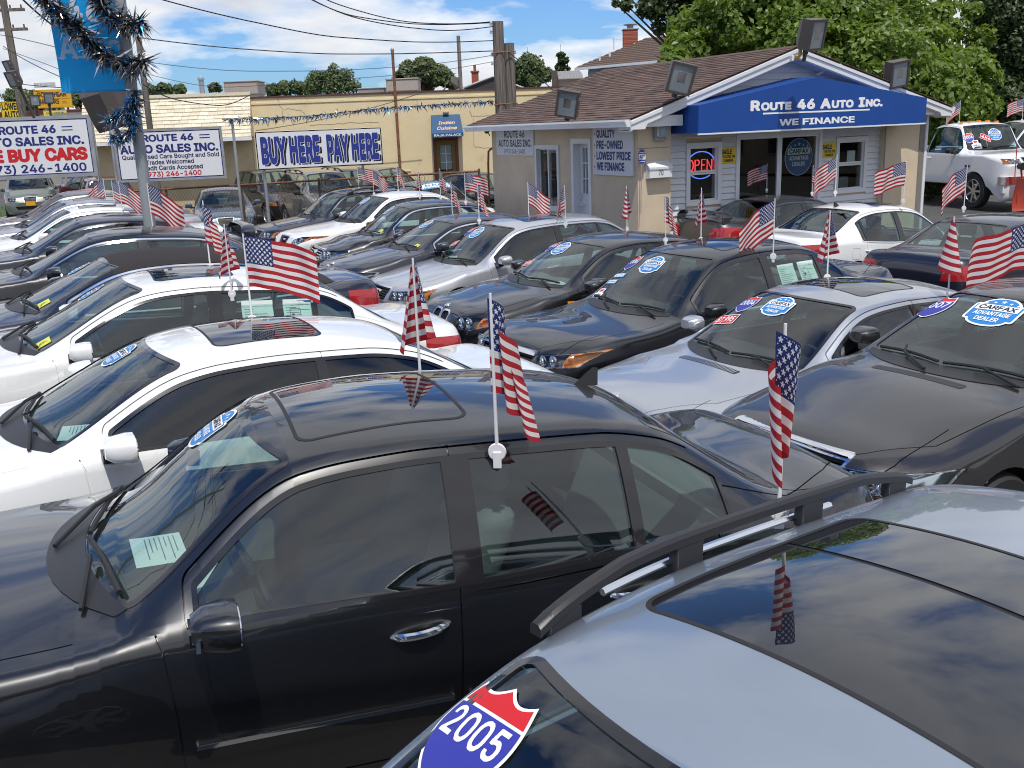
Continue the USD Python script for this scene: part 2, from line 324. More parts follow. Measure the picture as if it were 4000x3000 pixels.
        secs = [s.section(x) for x in s.X]; G = np.array(secs)                       # stations x half loop x 2
        half = G; mir = G[:, -2:0:-1].copy(); mir[:, :, 0] *= -1
        Y = np.concatenate([half, mir], 1); n_, m_ = Y.shape[:2]
        s.grid = np.concatenate([np.repeat(s.X[:, None, None], m_, 1), Y], 2); s.m = m_; s.nh = G.shape[1]
        i, j = np.meshgrid(np.arange(n_ - 1), np.arange(m_), indexing='ij'); a = i * m_ + j; b = i * m_ + (j + 1) % m_
        q = np.stack([a, a + m_, b + m_, b], -1).reshape(-1, 4)
        f = np.vstack([q[:, [0, 1, 2]], q[:, [0, 2, 3]]]); c0, c1 = n_ * m_, n_ * m_ + 1; jj = np.arange(m_); k = (n_ - 1) * m_
        f = np.vstack([f, np.stack([np.full(m_, c0), jj, (jj + 1) % m_], 1), np.stack([np.full(m_, c1), k + (jj + 1) % m_, k + jj], 1)])
        v = np.vstack([s.grid.reshape(-1, 3), [[X[0], 0, s.grid[0, :, 2].mean()], [X[-1], 0, s.grid[-1, :, 2].mean()]]])
        if np.einsum('ij,ij->i', v[f[:, 0]], np.cross(v[f[:, 1]], v[f[:, 2]])).sum() < 0: f = f[:, ::-1]
        fn = np.cross(v[f[:, 1]] - v[f[:, 0]], v[f[:, 2]] - v[f[:, 0]]); nv = np.zeros_like(v)
        for c in range(3): np.add.at(nv, f[:, c], fn)
        s.v, s.f, s.n = v, f, nv / np.maximum(np.linalg.norm(nv, axis=1, keepdims=True), 1e-12); s._c = {}
    def section(s, x):
        S = s.S; t = s.tf(s.hl - x) * s.tr(x + s.hl)
        zt, ze, zb, zw, zs = (float(k(x)) for k in (s.zt, s.ze, s.zb, s.zw, s.zs)); ye, yb, yw, ys = (float(k(x)) * t for k in (s.ye, s.yb, s.yw, s.ys))
        zb = min(zb, ze - .012); zw = min(zw, zb - .03); zs = min(zs, zw - .05); ye = min(ye, yb - .01)
        A, B, C, D, E = (0, zs), (ys, zs), (yw, zw), (yb, zb), (ye, ze)
        crown = lambda y: (y, ze + (zt - ze) * (1 - (y / ye) ** 2))
        re = min(.075, .3 * ye); P = [A]
        def fil(p, c, q, r, k):
            p, c, q = map(np.array, (p, c, q)); a, b = np.linalg.norm(p - c), np.linalg.norm(q - c); ra, rb = min(r, .45 * a), min(r, .45 * b)
            p0, p2 = c + (p - c) * ra / a, c + (q - c) * rb / b
            return [tuple((1 - u) ** 2 * p0 + 2 * u * (1 - u) * c + u * u * p2) for u in np.linspace(0, 1, k)]
        P += [(ys * .5, zs)] + fil(A, B, C, .06, 4) + fil(B, C, D, .30, 9 if S['res'] > .8 else 6) + fil(C, D, E, .055, 6 if S['res'] > .8 else 5)
        last = np.array(P[-1]); Ev = np.array(E); d = np.linalg.norm(Ev - last); ra = min(re, .6 * d); p0 = Ev + (last - Ev) * ra / d
        bulge = np.array([(Ev - last)[1], -(Ev - last)[0]]) * .022 * (d > .2)
        for u in np.linspace(0, 1, 8 if S['res'] > .8 else 5)[1:-1]: P.append(tuple(last + (p0 - last) * u + bulge * 4 * u * (1 - u)))
        c = np.array(crown(ye - re)); P += [tuple((1 - u) ** 2 * p0 + 2 * u * (1 - u) * Ev + u * u * c) for u in np.linspace(0, 1, 7 if S['res'] > .8 else 5)]
        P += [crown(y) for y in np.linspace(ye - re, 0, 13 if S['res'] > .8 else 9)[1:]]
        return P
    def off(s, d):
        if d not in s._c: s._c[d] = m3.Manifold(m3.Mesh(np.ascontiguousarray(s.v + s.n * d, np.float32), np.ascontiguousarray(s.f, np.uint32)))
        return s._c[d]
    def shell(s, o, i, reg=None):
        """The skin between two offsets, cropped to the front (F), the back (R), the glasshouse (G) or nothing."""
        o, i = QOFF.get(o, o), QOFF.get(i, i); k = (o, i, reg)
        if k not in s._c:
            a, b = s.off(o), s.off(i)
            if reg:
                q = {'F': (s.hl - .95, s.hl + 1, 0, 2), 'R': (-s.hl - 1, -s.hl + .6, 0, 2), 'G': (s.S['xd'] - .35, s.S['xc'] + .25, s.S['belt'] - .12, 3), 'W': (s.S['xh'] - .3, s.S['xc'] + .3, s.S['belt'] - .2, 3), 'T': (s.S['xr'] - .2, s.S['xh'] + .2, s.S['H'] - .25, 3), 'S': (-s.hl, s.hl, .2, s.S['H'])}[reg]
                bb = m3.Manifold.cube((q[1] - q[0], 3, q[3] - q[2])).translate((q[0], -1.5, q[2])); a, b = a ^ bb, b ^ bb
            s._c[k] = a - b
        return s._c[k]
    # prisms of a shape: along y (shape in x,z), along x (y,z), along z (x,y), along a glass normal (y,s)
    def py(s, g, y0=.30, y1=1.2, both=False):
        m = extr(g, y1 - y0).rotate((90, 0, 0)).translate((0, y1, 0)); return m + m.mirror((0, 1, 0)) if both else m
    def pxx(s, g, x0, x1):
        M = np.array([[0, 0, 1, x0], [1, 0, 0, 0], [0, 1, 0, 0]], float); return extr(g, x1 - x0).transform(M)
    def pz(s, g, z0, z1): return extr(g, z1 - z0).translate((0, 0, z0))
    def gframe(s, front=True):
        S = s.S
        if front: b, t = np.array([S['xc'], 0, S['zc']]), np.array([S['xh'], 0, S['H'] - S['hh']])
        else: b, t = np.array([S['xd'], 0, S['zd'] + .01]), np.array([S['xr'], 0, S['H'] - S['hr']])
        es = (t - b) / np.linalg.norm(t - b); ey = np.array([0, 1.0, 0]); en = np.cross(ey, es)
        if en[2] < 0: en = -en
        return b, ey, es, en, np.linalg.norm(t - b)
    def gpoly(s, front=True, m=.05, rnd=.05):
        """Outline (y, s) of the windscreen or rear window in its own plane."""
        S = s.S; b, ey, es, en, Ln = s.gframe(front); xa, xb = (S['xcs'], S['xhs']) if front else (S['xds'], S['xrs'])
        xs = np.linspace(xa, xb, 14); e = np.array([[x, float(s.ye(x)) * s.tf(s.hl - x) * s.tr(x + s.hl), float(s.ze(x))] for x in xs]) - b
        sv = e @ es; yv = e[:, 1] - m; k = S['wk'] if front else S['rk']
        yb_, yt_ = yv[0], yv[-1]; side = [(y, q) for y, q in zip(yv, sv)]
        yy = np.linspace(0, 1, 9); lo = [(yb_ * u, .03 + (max(sv[0], .03) - .03) * u * u) for u in yy]; hi = [(yt_ * u, Ln - .01 + (min(sv[-1], Ln + .12) - Ln) * u * u) for u in yy[::-1]]
        r = lo + side[1:-1] + hi; g = Polygon(r + [(-y, q) for y, q in r[::-1]]).buffer(0)
        return g.buffer(-rnd).buffer(rnd * 2).buffer(-rnd)
    def pg(s, g, front=True, d0=-.25, d1=.3):
        b, ey, es, en, _ = s.gframe(front); M = np.stack([ey, es, en, b + en * d0], 1)
        k = extr(g, d1 - d0)
        if np.linalg.det(M[:, :3]) < 0: M[:, 0] *= -1
        return k.transform(M)
    def onglass(s, front=True):
        """(y, s) -> point on the outside of the glass."""
        b, ey, es, en, Ln = s.gframe(front); q = s.v - b; k = (np.abs(q @ en) < .3) & (q @ es > -.15) & (q @ es < Ln + .25) & (s.n @ en > .25)
        f = LinearNDInterpolator(np.c_[q[k, 1], q[k] @ es], q[k] @ en)
        return lambda y, t, o=0.0: b + np.outer(y, ey) + np.outer(t, es) + np.outer(np.nan_to_num(f(y, t)) + o, en)
    def sidewin(s):
        S = s.S; xs = np.linspace(S['swr'], S['swf'], 60); lo = np.array([float(s.zb(x)) for x in xs]) + .022; hi = np.array([float(s.ze(x)) for x in xs]) - .058
        k = hi > lo + .005; xs, lo, hi = xs[k], lo[k], hi[k]
        g = Polygon(list(zip(xs, lo)) + list(zip(xs[::-1], hi[::-1]))).buffer(0)
        return g.buffer(-.022).buffer(.044).buffer(-.022)
    def landmarks(s):
        S = s.S; e = lambda x, sg=1: (x, sg * (float(s.ye(x)) - .06), float(s.ze(x)) + .008); w = s.sidewin(); b = w.bounds; pb = max(polys(w), key=lambda p: p.area)
        fw = max(pb.exterior.coords, key=lambda p: p[0] - .3 * p[1]); rw = min(pb.exterior.coords, key=lambda p: p[0])
        yat = lambda z: .80 - .25 * max(0, z - .95) / .4
        o = {'WTL': e(S['xhs']), 'WTR': e(S['xhs'], -1), 'WBL': e(S['xcs']), 'WBR': e(S['xcs'], -1), 'FW': (fw[0], .79, fw[1]), 'SWr': (rw[0], yat(rw[1]) - .05, rw[1]), 'BPt': (S['xB'], .62, S['H'] - .11), 'BPb': (S['xB'], .82, S['belt'] + .02),
             'RTL': e(S['xrs']), 'RTR': e(S['xrs'], -1), 'RBL': e(S['xds']), 'RBR': e(S['xds'], -1), 'HLo': (s.hl - .33, .79, S['zhf'] - .06), 'HLi': (s.hl - .12, .44, S['zhf'] - .08)}
        o['SWrR'] = (o['SWr'][0], -o['SWr'][1], o['SWr'][2]); o['BPtR'] = (o['BPt'][0], -o['BPt'][1], o['BPt'][2]); o['BPbR'] = (o['BPb'][0], -o['BPb'][1], o['BPb'][2])
        o['HLoR'] = (o['HLo'][0], -o['HLo'][1], o['HLo'][2]); o['TLo'] = (-s.hl + .2, .8, S['zd'] - .2); o['TLoR'] = (-s.hl + .2, -.8, S['zd'] - .2)
        return o
def ysurf(c, x, z):
    i = int(np.argmin(np.abs(c.X - x))); g = c.grid[i, :c.nh]; k = int(np.argmax(g[:, 1] > .0)); j = c.nh - (24 if c.S['res'] > .8 else 16)
    zz, yy = g[3:j, 2], g[3:j, 1]; return float(np.interp(z, zz, yy))
def both(name, mesh, mat, par, smooth=35, label=None):
    """A part on the car's left and its mirror image on the right; par is one parent or a pair."""
    pl, pr = par if isinstance(par, tuple) else (par, par); v, f = tri(mesh)
    if not len(f): return None, None
    v, f, n = shade(v, f, smooth); k = np.array([1, -1, 1.0])
    return part(name, (v, f), mat, pl, smooth=False, normals=n), part(name, (v * k, f[:, ::-1]), mat, pr, smooth=False, normals=n * k)
def mirror_y(g): return affinity.scale(g, -1, 1, origin=(0, 0))
def carfax_print(w):
    body = unary_union([rrect(-.5, -.26, .5, .22, .03), affinity.scale(Point(0, .14).buffer(.36, 24), 1.12, .82), affinity.scale(Point(0, -.26).buffer(.36, 24), 1.1, .5)]).buffer(-.03).buffer(.06).buffer(-.03)
    white = body.buffer(.045); L = [(white, W_), (body, (.015, .19, .50))]
    L += [(unary_union([star(.065 if i == 0 else .045, i * .17, .33 - .035 * abs(i)) for i in (-2, -1, 0, 1, 2)]), W_)]
    L += [(rrect(-.46, .02, .46, .21, .02), W_), (fitw('CARFAX', .125, .80, bold=4, y=.053), BLK)]
    L += [(unary_union([fitw('ADVANTAGE', .115, .78, bold=3, y=-.15), fitw('DEALER', .115, .5, bold=3, y=-.33)]), W_)]
    return [(affinity.scale(g, w, w, origin=(0, 0)), c) for g, c in L]
def owner_print(w):
    sh = unary_union([rrect(-.5, -.55, .5, .05, .08), rrect(-.28, -.05, .28, .5, .06)])
    L = [(sh.buffer(.05), W_), (rrect(-.22, .22, .22, .46, .03), (.45, .03, .03)), (fitw('1', .2, .07, y=.0, bold=3), (.05, .12, .3)), (fitw('CARFAX', .15, .8, y=-.2, bold=4), BLK), (fitw('OWNER', .14, .75, y=-.42, bold=3), (.03, .15, .42)), (rrect(-.45, -.53, .45, -.46, .02), (.05, .25, .5))]
    return [(affinity.scale(g, w, w, origin=(0, 0)), c) for g, c in L]
def shield_print(w, year):
    t = np.linspace(0, 1, 10); top = [(-.42 + .42 * u, .50 - .10 * math.sin(math.pi * u) + .06 * u) for u in t]; top += [(-x, y) for x, y in top[::-1][1:]]
    side = [(.42, .5), (.50, .30), (.55, .05), (.50, -.22), (.34, -.46), (0, -.66)]
    from scipy.interpolate import splev, splprep
    tck, _ = splprep(np.array(side).T, s=0, k=3); r = np.array(splev(np.linspace(0, 1, 24), tck)).T
    out = Polygon([tuple(p) for p in top] + [tuple(p) for p in r[1:]] + [(-x, y) for x, y in r[1:-1][::-1]]).buffer(0)
    inn = out.buffer(-.035); red = inn.intersection(sbox(-1, .25, 1, 1)); blu = inn.intersection(sbox(-1, -1, 1, .215))
    L = [(out, W_), (red, (.55, .01, .015)), (blu, (.03, .035, .30)), (fitw(year, .30, .86, bold=2, y=-.13), W_)]
    return [(affinity.scale(g, w, w, origin=(0, 0)), c) for g, c in L]
def price_print(w, s):
    L = [(rrect(-.5, -.24, .5, .24, .02), W_), (rrect(-.47, -.21, .47, .21, .02), (.50, .012, .025)), (fitw(s, .26, .78, bold=2, y=-.13, slant=.15), W_)]
    return [(affinity.scale(g, w, w, origin=(0, 0)), c) for g, c in L]
def strip_print(w, s):
    L = [(sbox(-.5, -.16, .5, .16), (.10, .35, .62)), (sbox(-.46, -.10, .40, .10), W_), (fitw(s, .10, .74, y=-.05, bold=3), (.06, .24, .48))]
    return [(affinity.scale(g, w, w, origin=(0, 0)), c) for g, c in L]
def yellow_print(w):
    L = [(rrect(-.5, -.42, .5, .42, .03), (.62, .60, .06)), (fitw('6', .42, .32, y=-.2, bold=4), (.12, .22, .03)), (fitw('09', .18, .3, y=-.36, x=.2), BLK)]
    return [(affinity.scale(g, w, w, origin=(0, 0)), c) for g, c in L]
STICK = {'carfax': carfax_print, 'owner': owner_print, 'year': shield_print, 'price': price_print, 'strip': strip_print, 'stamp': yellow_print}
LIGHTS = {   # outlines seen from the front: y outwards, z above the bonnet's front edge
    'trap': [(.40, -.155), (.80, -.135), (.85, -.01), (.47, -.04)],
    'box': [(.40, -.165), (.84, -.16), (.84, -.03), (.43, -.045)],
    'tear': [(.36, -.13), (.45, -.175), (.68, -.165), (.85, -.10), (.85, -.055), (.66, -.02), (.42, -.045)],
    'slant': [(.42, -.165), (.62, -.155), (.84, -.03), (.84, .01), (.62, .0), (.48, -.06)],
    'oval': [(.42, -.12), (.50, -.165), (.72, -.15), (.83, -.05), (.80, .0), (.62, .0), (.46, -.05)],
    'small': [(.44, -.15), (.82, -.13), (.82, -.03), (.47, -.05)]}
def make_car(name, label, spec, M, paint, group=None, cat_='car', trim='black', glass=None, light='trap', amber=True, dark=True, grille='bars', sunroof=None, handle='body', mould=None, stickers=(), inter=None, mirrorm=None, rails=False, spoiler=False, softtop=False, fin=False, plate=None,
             pillar=True, tail=True, emblem=None, vents=False, marker=None, fog=False, lowgrille=True, wind_black=.02, rear_glass=None, badge=None, wipers=True, dash=None, hoodline=True, mast=False, spokes=7, roofmat=None, fuel=False):
    c = Car(**spec); S = c.S; hl = c.hl; T = thing(name, label, cat_, M, group); G = glass or GLASS; inter = inter or INTDARK; zf = S['zhf']
    full = c.off(0.0)
    # --- cabin hollow
    x0, x1 = max(S['xd'] - .10, -hl + .16), S['xc'] - .02
    cab = tri(bx(x0, x1 - .35, -1, 1, .40, 2.2)); cabin = m3.Manifold.cube((x1 - .30 - x0, 2, 1.8)).translate((x0, -1, .42)) + m3.Manifold.cube((.45, 2, 1.0)).translate((x1 - .40, -1, S['zc'] - .12))
    hollow = c.off(-.038) ^ cabin
    side = c.sidewin(); xB, xq = S['xB'], S['xq']; pw = .045 if S['doors'] == 4 else .022
    cuts = [sbox(-9, 0, -8, 3)]
    if pillar: cuts.append(Polygon([(xB - pw, 0), (xB + pw, 0), (xB + pw - .03, 2.2), (xB - pw - .03, 2.2)]))
    if xq is not None: cuts.append(Polygon([(xq - .016, 0), (xq + .016, 0), (xq + .016 - .05, 2.2), (xq - .016 - .05, 2.2)]))
    wins = [w for w in polys(side.difference(unary_union(cuts)).buffer(-.004)) if w.area > .008]
    wf, wr_ = c.gpoly(True), c.gpoly(False, m=.055)
    openings = m3.Manifold.batch_boolean([c.py(w, both=True) for w in wins] + [c.pg(wf), c.pg(wr_, False)], m3.OpType.Add)
    cutters = [hollow, openings]
    # --- wheel arches, seams, lamps and grille recesses
    axles = (hl - S['fax'], -hl + S['rax']); wr = S['wr']; R = wr + .045
    for ax in axles:
        for sg in (1, -1):
            cutters.append(m3.Manifold.cylinder(.9, R, R, 40).rotate((90, 0, 0)).translate((ax, sg * 1.02 + (.45), wr)) if False else m3.Manifold.cylinder(.42, R, R, 40).rotate((-90, 0, 0)).translate((ax, .60 if sg > 0 else -1.02, wr)))
    seam = c.shell(.02, -.014)
    def band(pts, w=.0065): return LineString(pts).buffer(w / 2, cap_style=2, join_style=1)
    top = side.buffer(.034); bl = S['belt']
    fx = S['xcs'] - .14; a0, a1 = axles
    dl = [(fx + .07, .90 * bl + .1), (fx + .05, bl - .04), (fx + .02, .62), (fx - .0, .30)]
    lines = [dl, [(fx + .01, .285), (xB, .285)]]
    if S['doors'] == 4:
        lines += [[(xB, S['H'] - .08), (xB + .028, bl), (xB + .03, .29)], [(xB, .285), (a1 + .30, .285)]]
        rx = a1 + R + .02; lines += [[(S['swr'] + .10, S['beltr'] + .12), (S['swr'] + .07, S['beltr'] - .02), (rx - .16, .78), (rx, .50), (rx + .02, .30)]]
    else: lines += [[(xB - .03, S['H'] - .09), (xB - .02, bl), (xB - .05, .55), (xB - .01, .29)]]
    sg_ = unary_union([band(l) for l in lines] + [top.buffer(.004).difference(top.buffer(-.002)).intersection(sbox(S['swr'] + .1, bl, S['xcs'] - .1, 2))])
    seams = [c.py(sg_, .45, 1.2, both=True)]
    hy = S['hoody'] + .05
    if hoodline:
        hp = [(S['xc'] - .02, hy + .01), (S['xc'] + .3, hy - .005), (hl - .55, hy - .03), (hl - .22, .50), (hl - .10, .40), (hl - .085, 0)]
        tp = [(S['xd'] - .04, .62), (-hl + .25, .66), (-hl + .06, .62)]
        hb = unary_union([band(hp), band(tp)]); seams.append(c.pz(unary_union([hb, mirror_y(hb)]), zf - .1, 1.3) ^ m3.Manifold.cube((9, 3, 3)).translate((-4.5, -1.5, zf - .1)))
    if fuel: seams.append(c.py(rrect(-hl + .95, .70, -hl + 1.12, .86, .03).boundary.buffer(.003), -1.2, -.4))
    cutters.append(seam ^ m3.Manifold.batch_boolean(seams, m3.OpType.Add))
    lamp = [Polygon([(y, zf + z) for y, z in LIGHTS[light]]).buffer(-.012).buffer(.012)] if light else []
    lampp = [(c.pxx(g, hl - .80, hl + .2), g, 1) for g in lamp] + [(c.pxx(mirror_y(g), hl - .80, hl + .2), mirror_y(g), -1) for g in lamp]
    for p, g, sg in lampp: cutters.append(c.shell(.02, -.085, 'F') ^ p)
    GR = {'kidney': [rrect(.02, zf - .175, .19, zf - .02, .045), rrect(-.19, zf - .175, -.02, zf - .02, .045)], 'bars': [Polygon([(-.36, zf - .03), (.36, zf - .03), (.30, zf - .17), (-.30, zf - .17)]).buffer(.015)],
          'wide': [Polygon([(-.44, zf - .01), (.44, zf - .01), (.40, zf - .20), (-.40, zf - .20)]).buffer(.015)], 'trap': [Polygon([(-.20, zf - .03), (.20, zf - .03), (.16, zf - .19), (-.16, zf - .19)]).buffer(.02)],
          'slot': [Polygon([(-.42, zf - .06), (.42, zf - .06), (.36, zf - .17), (-.36, zf - .17)]).buffer(.02)], None: []}[grille]
    for g in GR: cutters.append(c.shell(.02, -.06, 'F') ^ c.pxx(g, hl - .5, hl + .2))
    low = [Polygon([(-.42, zf - .44), (.42, zf - .44), (.48, zf - .34), (-.48, zf - .34)]).buffer(.01)] if lowgrille else []
    if fog: low += [Point(s_ * .58, zf - .37).buffer(.055) for s_ in (1, -1)]
    for g in low: cutters.append(c.shell(.02, -.05, 'F') ^ c.pxx(g, hl - .6, hl + .2))
    sun_g = None
    if sunroof:
        sx0, sx1, sy = sunroof[:3]; sun_g = rrect(sx0, -sy, sx1, sy, .07); cutters.append(c.pz(sun_g, S['H'] - .2, S['H'] + .2))
    body = m3.Manifold.batch_boolean([full] + cutters, m3.OpType.Subtract)
    if softtop:
        roof = Polygon([(S['xh'] + .02, .9), (S['xh'] + .02, 2), (-3, 2), (-3, S['zd'] + .0), (S['xd'] - .02, S['zd'] - .02)]); roof = roof.difference(side.buffer(.03))
        rp = c.py(roof, -1.2, 1.2); st = ((c.shell(.004, -.02, 'G') ^ rp) ^ m3.Manifold.cube((S['xhs'] - S['xds'] + .25, 3, 3)).translate((S['xds'] - .15, -1.5, S['belt'] + .02))) - openings
        part('soft_top', st, softtop, T)
    part('body', body, paint, T, smooth=32)
    # --- inside
    lining = (c.shell(-.0385, -.05) ^ cabin) - m3.Manifold.batch_boolean([c.py(w.buffer(.01), both=True) for w in wins] + [c.pg(wf.buffer(.012)), c.pg(wr_.buffer(.012), False)] + ([c.pz(sun_g.buffer(.02), 1, 2)] if sunroof else []), m3.OpType.Add)
    part('interior_trim', lining, inter, T)
    dm = c.off(-.043) ^ (m3.Manifold.cube((.62, 2, .45)).translate((x1 - .58, -1, S['zc'] - .47)))
    part('dashboard', dm, dash or INTDARK, T)
    part('rear_shelf', c.off(-.043) ^ m3.Manifold.cube((.40, 2, .25)).translate((x0 - .02, -1, S['zd'] - .32)), inter, T)
    zs = S['zs']; sx = S['xcs'] - 1.12 if S['H'] < 1.6 else S['xcs'] - 1.05
    for sg in (1, -1):
        y = sg * .36
        seat = cat(bx(sx - .1, sx + .42, y - .25, y + .25, zs + .12, zs + .36, .07), xf(bx(-.09, .09, y - .24, y + .24, 0, .62, .07), np.array([[1, 0, -.33, sx - .02], [0, 1, 0, 0], [0, 0, 1, zs + .26], [0, 0, 0, 1]])), bx(sx - .30, sx - .19, y - .13, y + .13, zs + .91, min(zs + 1.08, S['H'] - .14), .05))
        part('seat', seat, inter, T)
    bx0 = sx - 1.0
    part('rear_bench', cat(bx(bx0 - .1, bx0 + .42, -.62, .62, zs + .12, zs + .36, .07), xf(bx(-.08, .08, -.62, .62, 0, .56, .07), np.array([[1, 0, -.35, bx0 - .04], [0, 1, 0, 0], [0, 0, 1, zs + .26], [0, 0, 0, 1]]))), inter, T)
    th = np.linspace(0, 2 * np.pi, 25); wc = np.array([S['xcs'] - .42, .36, S['zc'] - .07]); w1 = np.array([.42, 0, .9]); w1 /= np.linalg.norm(w1)
    part('steering_wheel', cat(tube(wc + .185 * (np.cos(th)[:, None] * np.array([0, 1, 0]) + np.sin(th)[:, None] * w1), .016, 7), tube([wc - [0, .18, 0], wc + [0, .18, 0]], .02, 6), cyl(wc, wc + np.array([.3, 0, -.14]), .035, n=8)), INTDARK, T)
    # --- glass and trim
    gs = c.shell(-.004, -.008, 'G'); ts = c.shell(.0018, -.012, 'G')
    part('windshield', gs ^ c.pg(wf), GLASS, T); part('rear_window', gs ^ c.pg(wr_, False), rear_glass or G, T)
    part('windshield_seal', ts ^ (c.pg(wf.buffer(.010)) - c.pg(wf.buffer(-.018))), GLOSSBLK, T); part('rear_window_seal', ts ^ (c.pg(wr_.buffer(.012), False) - c.pg(wr_.buffer(-.022), False)), GLOSSBLK, T)
    for w in wins: both('side_window', gs ^ c.py(w), G, T)
    allw = unary_union(wins)
    both('window_frame', ts ^ c.py(side.buffer(.009).difference(allw.buffer(-.005))), GLOSSBLK, T)
    if trim != 'black':
        ring = side.buffer(.026).difference(side.buffer(.010))
        if trim == 'sill': ring = ring.intersection(Polygon([(x, float(c.zb(x)) + .03) for x in np.linspace(-1.9, 1.5, 30)] + [(1.5, 0), (-1.9, 0)]))
        both('window_trim', c.shell(.005, -.01, 'G') ^ c.py(ring), CHROME, T)
    b_, ey, es, en, Ln = c.gframe(True); yc = wf.bounds[2]; yy = np.linspace(-yc, yc, 15); k0 = lambda y: .03 + S['wk'] * .9 * (y / yc) ** 2
    cow = Polygon([(y, k0(y) - .12 * (1 - .7 * abs(y / yc) ** 3)) for y in yy] + [(y, k0(y) + .012) for y in yy[::-1]]).buffer(0)
    part('cowl_panel', c.shell(.003, -.02, 'W') ^ c.pg(cow, True, -.2, .2), SATIN, T)
    og = c.onglass(True)
    if wipers:
        for ya, yb_ in ((.02, .56), (-.56, -.02)):
            u = np.linspace(0, 1, 9); y = ya + (yb_ - ya) * u; st = k0(y) + .035 + .03 * np.sin(u * 3.1)
            blade = tube(og(y, st, .014), .011, 6); arm = tube(np.vstack([og(np.array([yb_]), np.array([k0(yb_) - .09]), .015), og(np.array([(ya + yb_) / 2]), np.array([k0((ya + yb_) / 2) + .03]), .035), og(np.array([(ya * .6 + yb_ * .4)]), np.array([k0(ya) + .05]), .03)]), .009, 6)
            part('wiper', cat(blade, arm), RUBBER, T)
    # --- mirrors, handles
    mmat = mirrorm or paint
    for sg in (1, -1):
        mx, mz = S['xcs'] - .26 + S.get('mxo', 0), S['belt'] + .085 - .3 * S.get('mxo', 0); my = ysurf(c, mx, S['belt'] - .02) - .01
        pts = []
        for (dx, sy, sz) in ((.085, .55, .55), (.05, .85, .85), (-.02, 1, 1), (-.055, .98, .98)):
            for t in np.linspace(0, 2 * np.pi, 18, endpoint=False):
                q = np.array([np.sign(math.cos(t)) * abs(math.cos(t)) ** .6, np.sign(math.sin(t)) * abs(math.sin(t)) ** .7]); pts.append((mx + dx, my + .135 + .105 * sy * q[0], mz + .068 * sz * q[1]))
        sh = np.array(pts); arm = np.array([(mx + .05 + dx, my + dy, mz - .055 + dz) for dx in (-.04, .04) for dy in (-.02, .10) for dz in (-.025, .02)])
        gl = np.array([(mx - .0565, my + .135 + .092 * np.sign(math.cos(t)) * abs(math.cos(t)) ** .6, mz + .056 * np.sign(math.sin(t)) * abs(math.sin(t)) ** .7) for t in np.linspace(0, 2 * np.pi, 24, endpoint=False)]); gl = np.vstack([gl, gl - [.004, 0, 0]])
        for a in (sh, arm, gl): a[:, 1] *= sg
        mp = part('side_mirror', hull(sh), mmat, T, smooth=50); part('mirror_arm', hull(arm), SATIN if mmat is paint and paint not in DARKS else mmat, mp); part('mirror_glass', hull(gl), CHROME, mp)
        if S.get('lampmirror'):
            ml = np.array([(mx + dx, sg * (my + .135 + dy), mz - .018 + dz) for dx in (.062, .075) for dy in (-.085, .09) for dz in (-.018, .018)]); part('mirror_lamp', hull(ml), REFLECTOR, mp)
        hs = [(xB + .17, bl - .12)] + ([(-1.08 + (S['fax'] - .93) * 0, bl - .10)] if S['doors'] == 4 else [])
        for hx, hz in hs:
            hy_ = ysurf(c, hx, hz); u = np.linspace(0, 1, 9); cup = np.stack([hx - .10 + .22 * u, np.full(9, sg * 1.0) * (hy_ - .012 + .042 * np.sin(np.pi * u) ** .6), hz + .004 + .022 * (1 - u)], 1)
            part('door_handle', tube(cup, np.r_[.008, np.full(7, .0145), .008], 8), CHROME if handle == 'chrome' else paint, T)
    if mould:
        both('side_moulding', c.shell(.012, -.01) ^ c.py(unary_union([rrect(xB + .06, .455, fx - .03, .515, .01), rrect(a1 + R + .06, .455, xB + .0, .515, .01)]), .5), paint, T)
        if mould == 'chrome': both('moulding_strip', c.shell(.016, 0) ^ c.py(unary_union([sbox(xB + .06, .497, fx - .03, .514), sbox(a1 + R + .06, .497, xB + .0, .514)]), .5), CHROME, T)
    # --- front
    for p, g, sg in lampp[:1]:
        hp = both('headlight', c.shell(-.078, -.086, 'F') ^ p, LAMPDARK if dark else REFLECTOR, T)
        both('lens', c.shell(.0005, -.004, 'F') ^ p, LENS, hp)
        edge = c.pxx(g, hl - .8, hl + .2) - c.pxx(g.buffer(-.009), hl - .9, hl + .3); both('bezel', c.shell(-.004, -.05, 'F') ^ edge, REFLECTOR, hp)
        x_0, z_0, x_1, z_1 = g.bounds; zc_ = (z_0 + z_1) / 2 - .005; r = min(.058, .42 * (z_1 - z_0))
        for k, yy_ in enumerate((.30, .52)):
            yq = x_0 + (x_1 - x_0) * yy_; zq = zc_ - .008 * (k == 0)
            line = g.intersection(LineString([(yq, -1), (yq, 3)])); zq = line.centroid.y if not line.is_empty else zq; rr = min(r, .42 * (line.length if not line.is_empty else .1))
            fr = c.grid[:, :c.nh]; m_ = (np.abs(fr[:, :, 2] - zq) < .05) & (fr[:, :, 0] > 0); d = np.abs(fr[:, :, 1] - abs(yq)) + 10 * ~m_; xs_ = min(fr[:, :, 0].ravel()[np.argsort(d.ravel())[:6]].max(), hl) - .012
            bowl = rev([(.012, -.055), (rr * .6, -.045), (rr * .92, -.012), (rr, 0), (rr * 1.04, -.002), (rr * .95, -.02), (rr * .62, -.053), (.012, -.062)], 20)
            Mb = np.array([[0, 0, 1, xs_ - .02], [1, 0, 0, yq], [0, 1, 0, zq], [0, 0, 0, 1.]]); both('reflector', xf(bowl, Mb), REFLECTOR, hp); both('bulb', xf(tri(trimesh.creation.icosphere(2, .022)), Mb), REFLECTOR, hp)
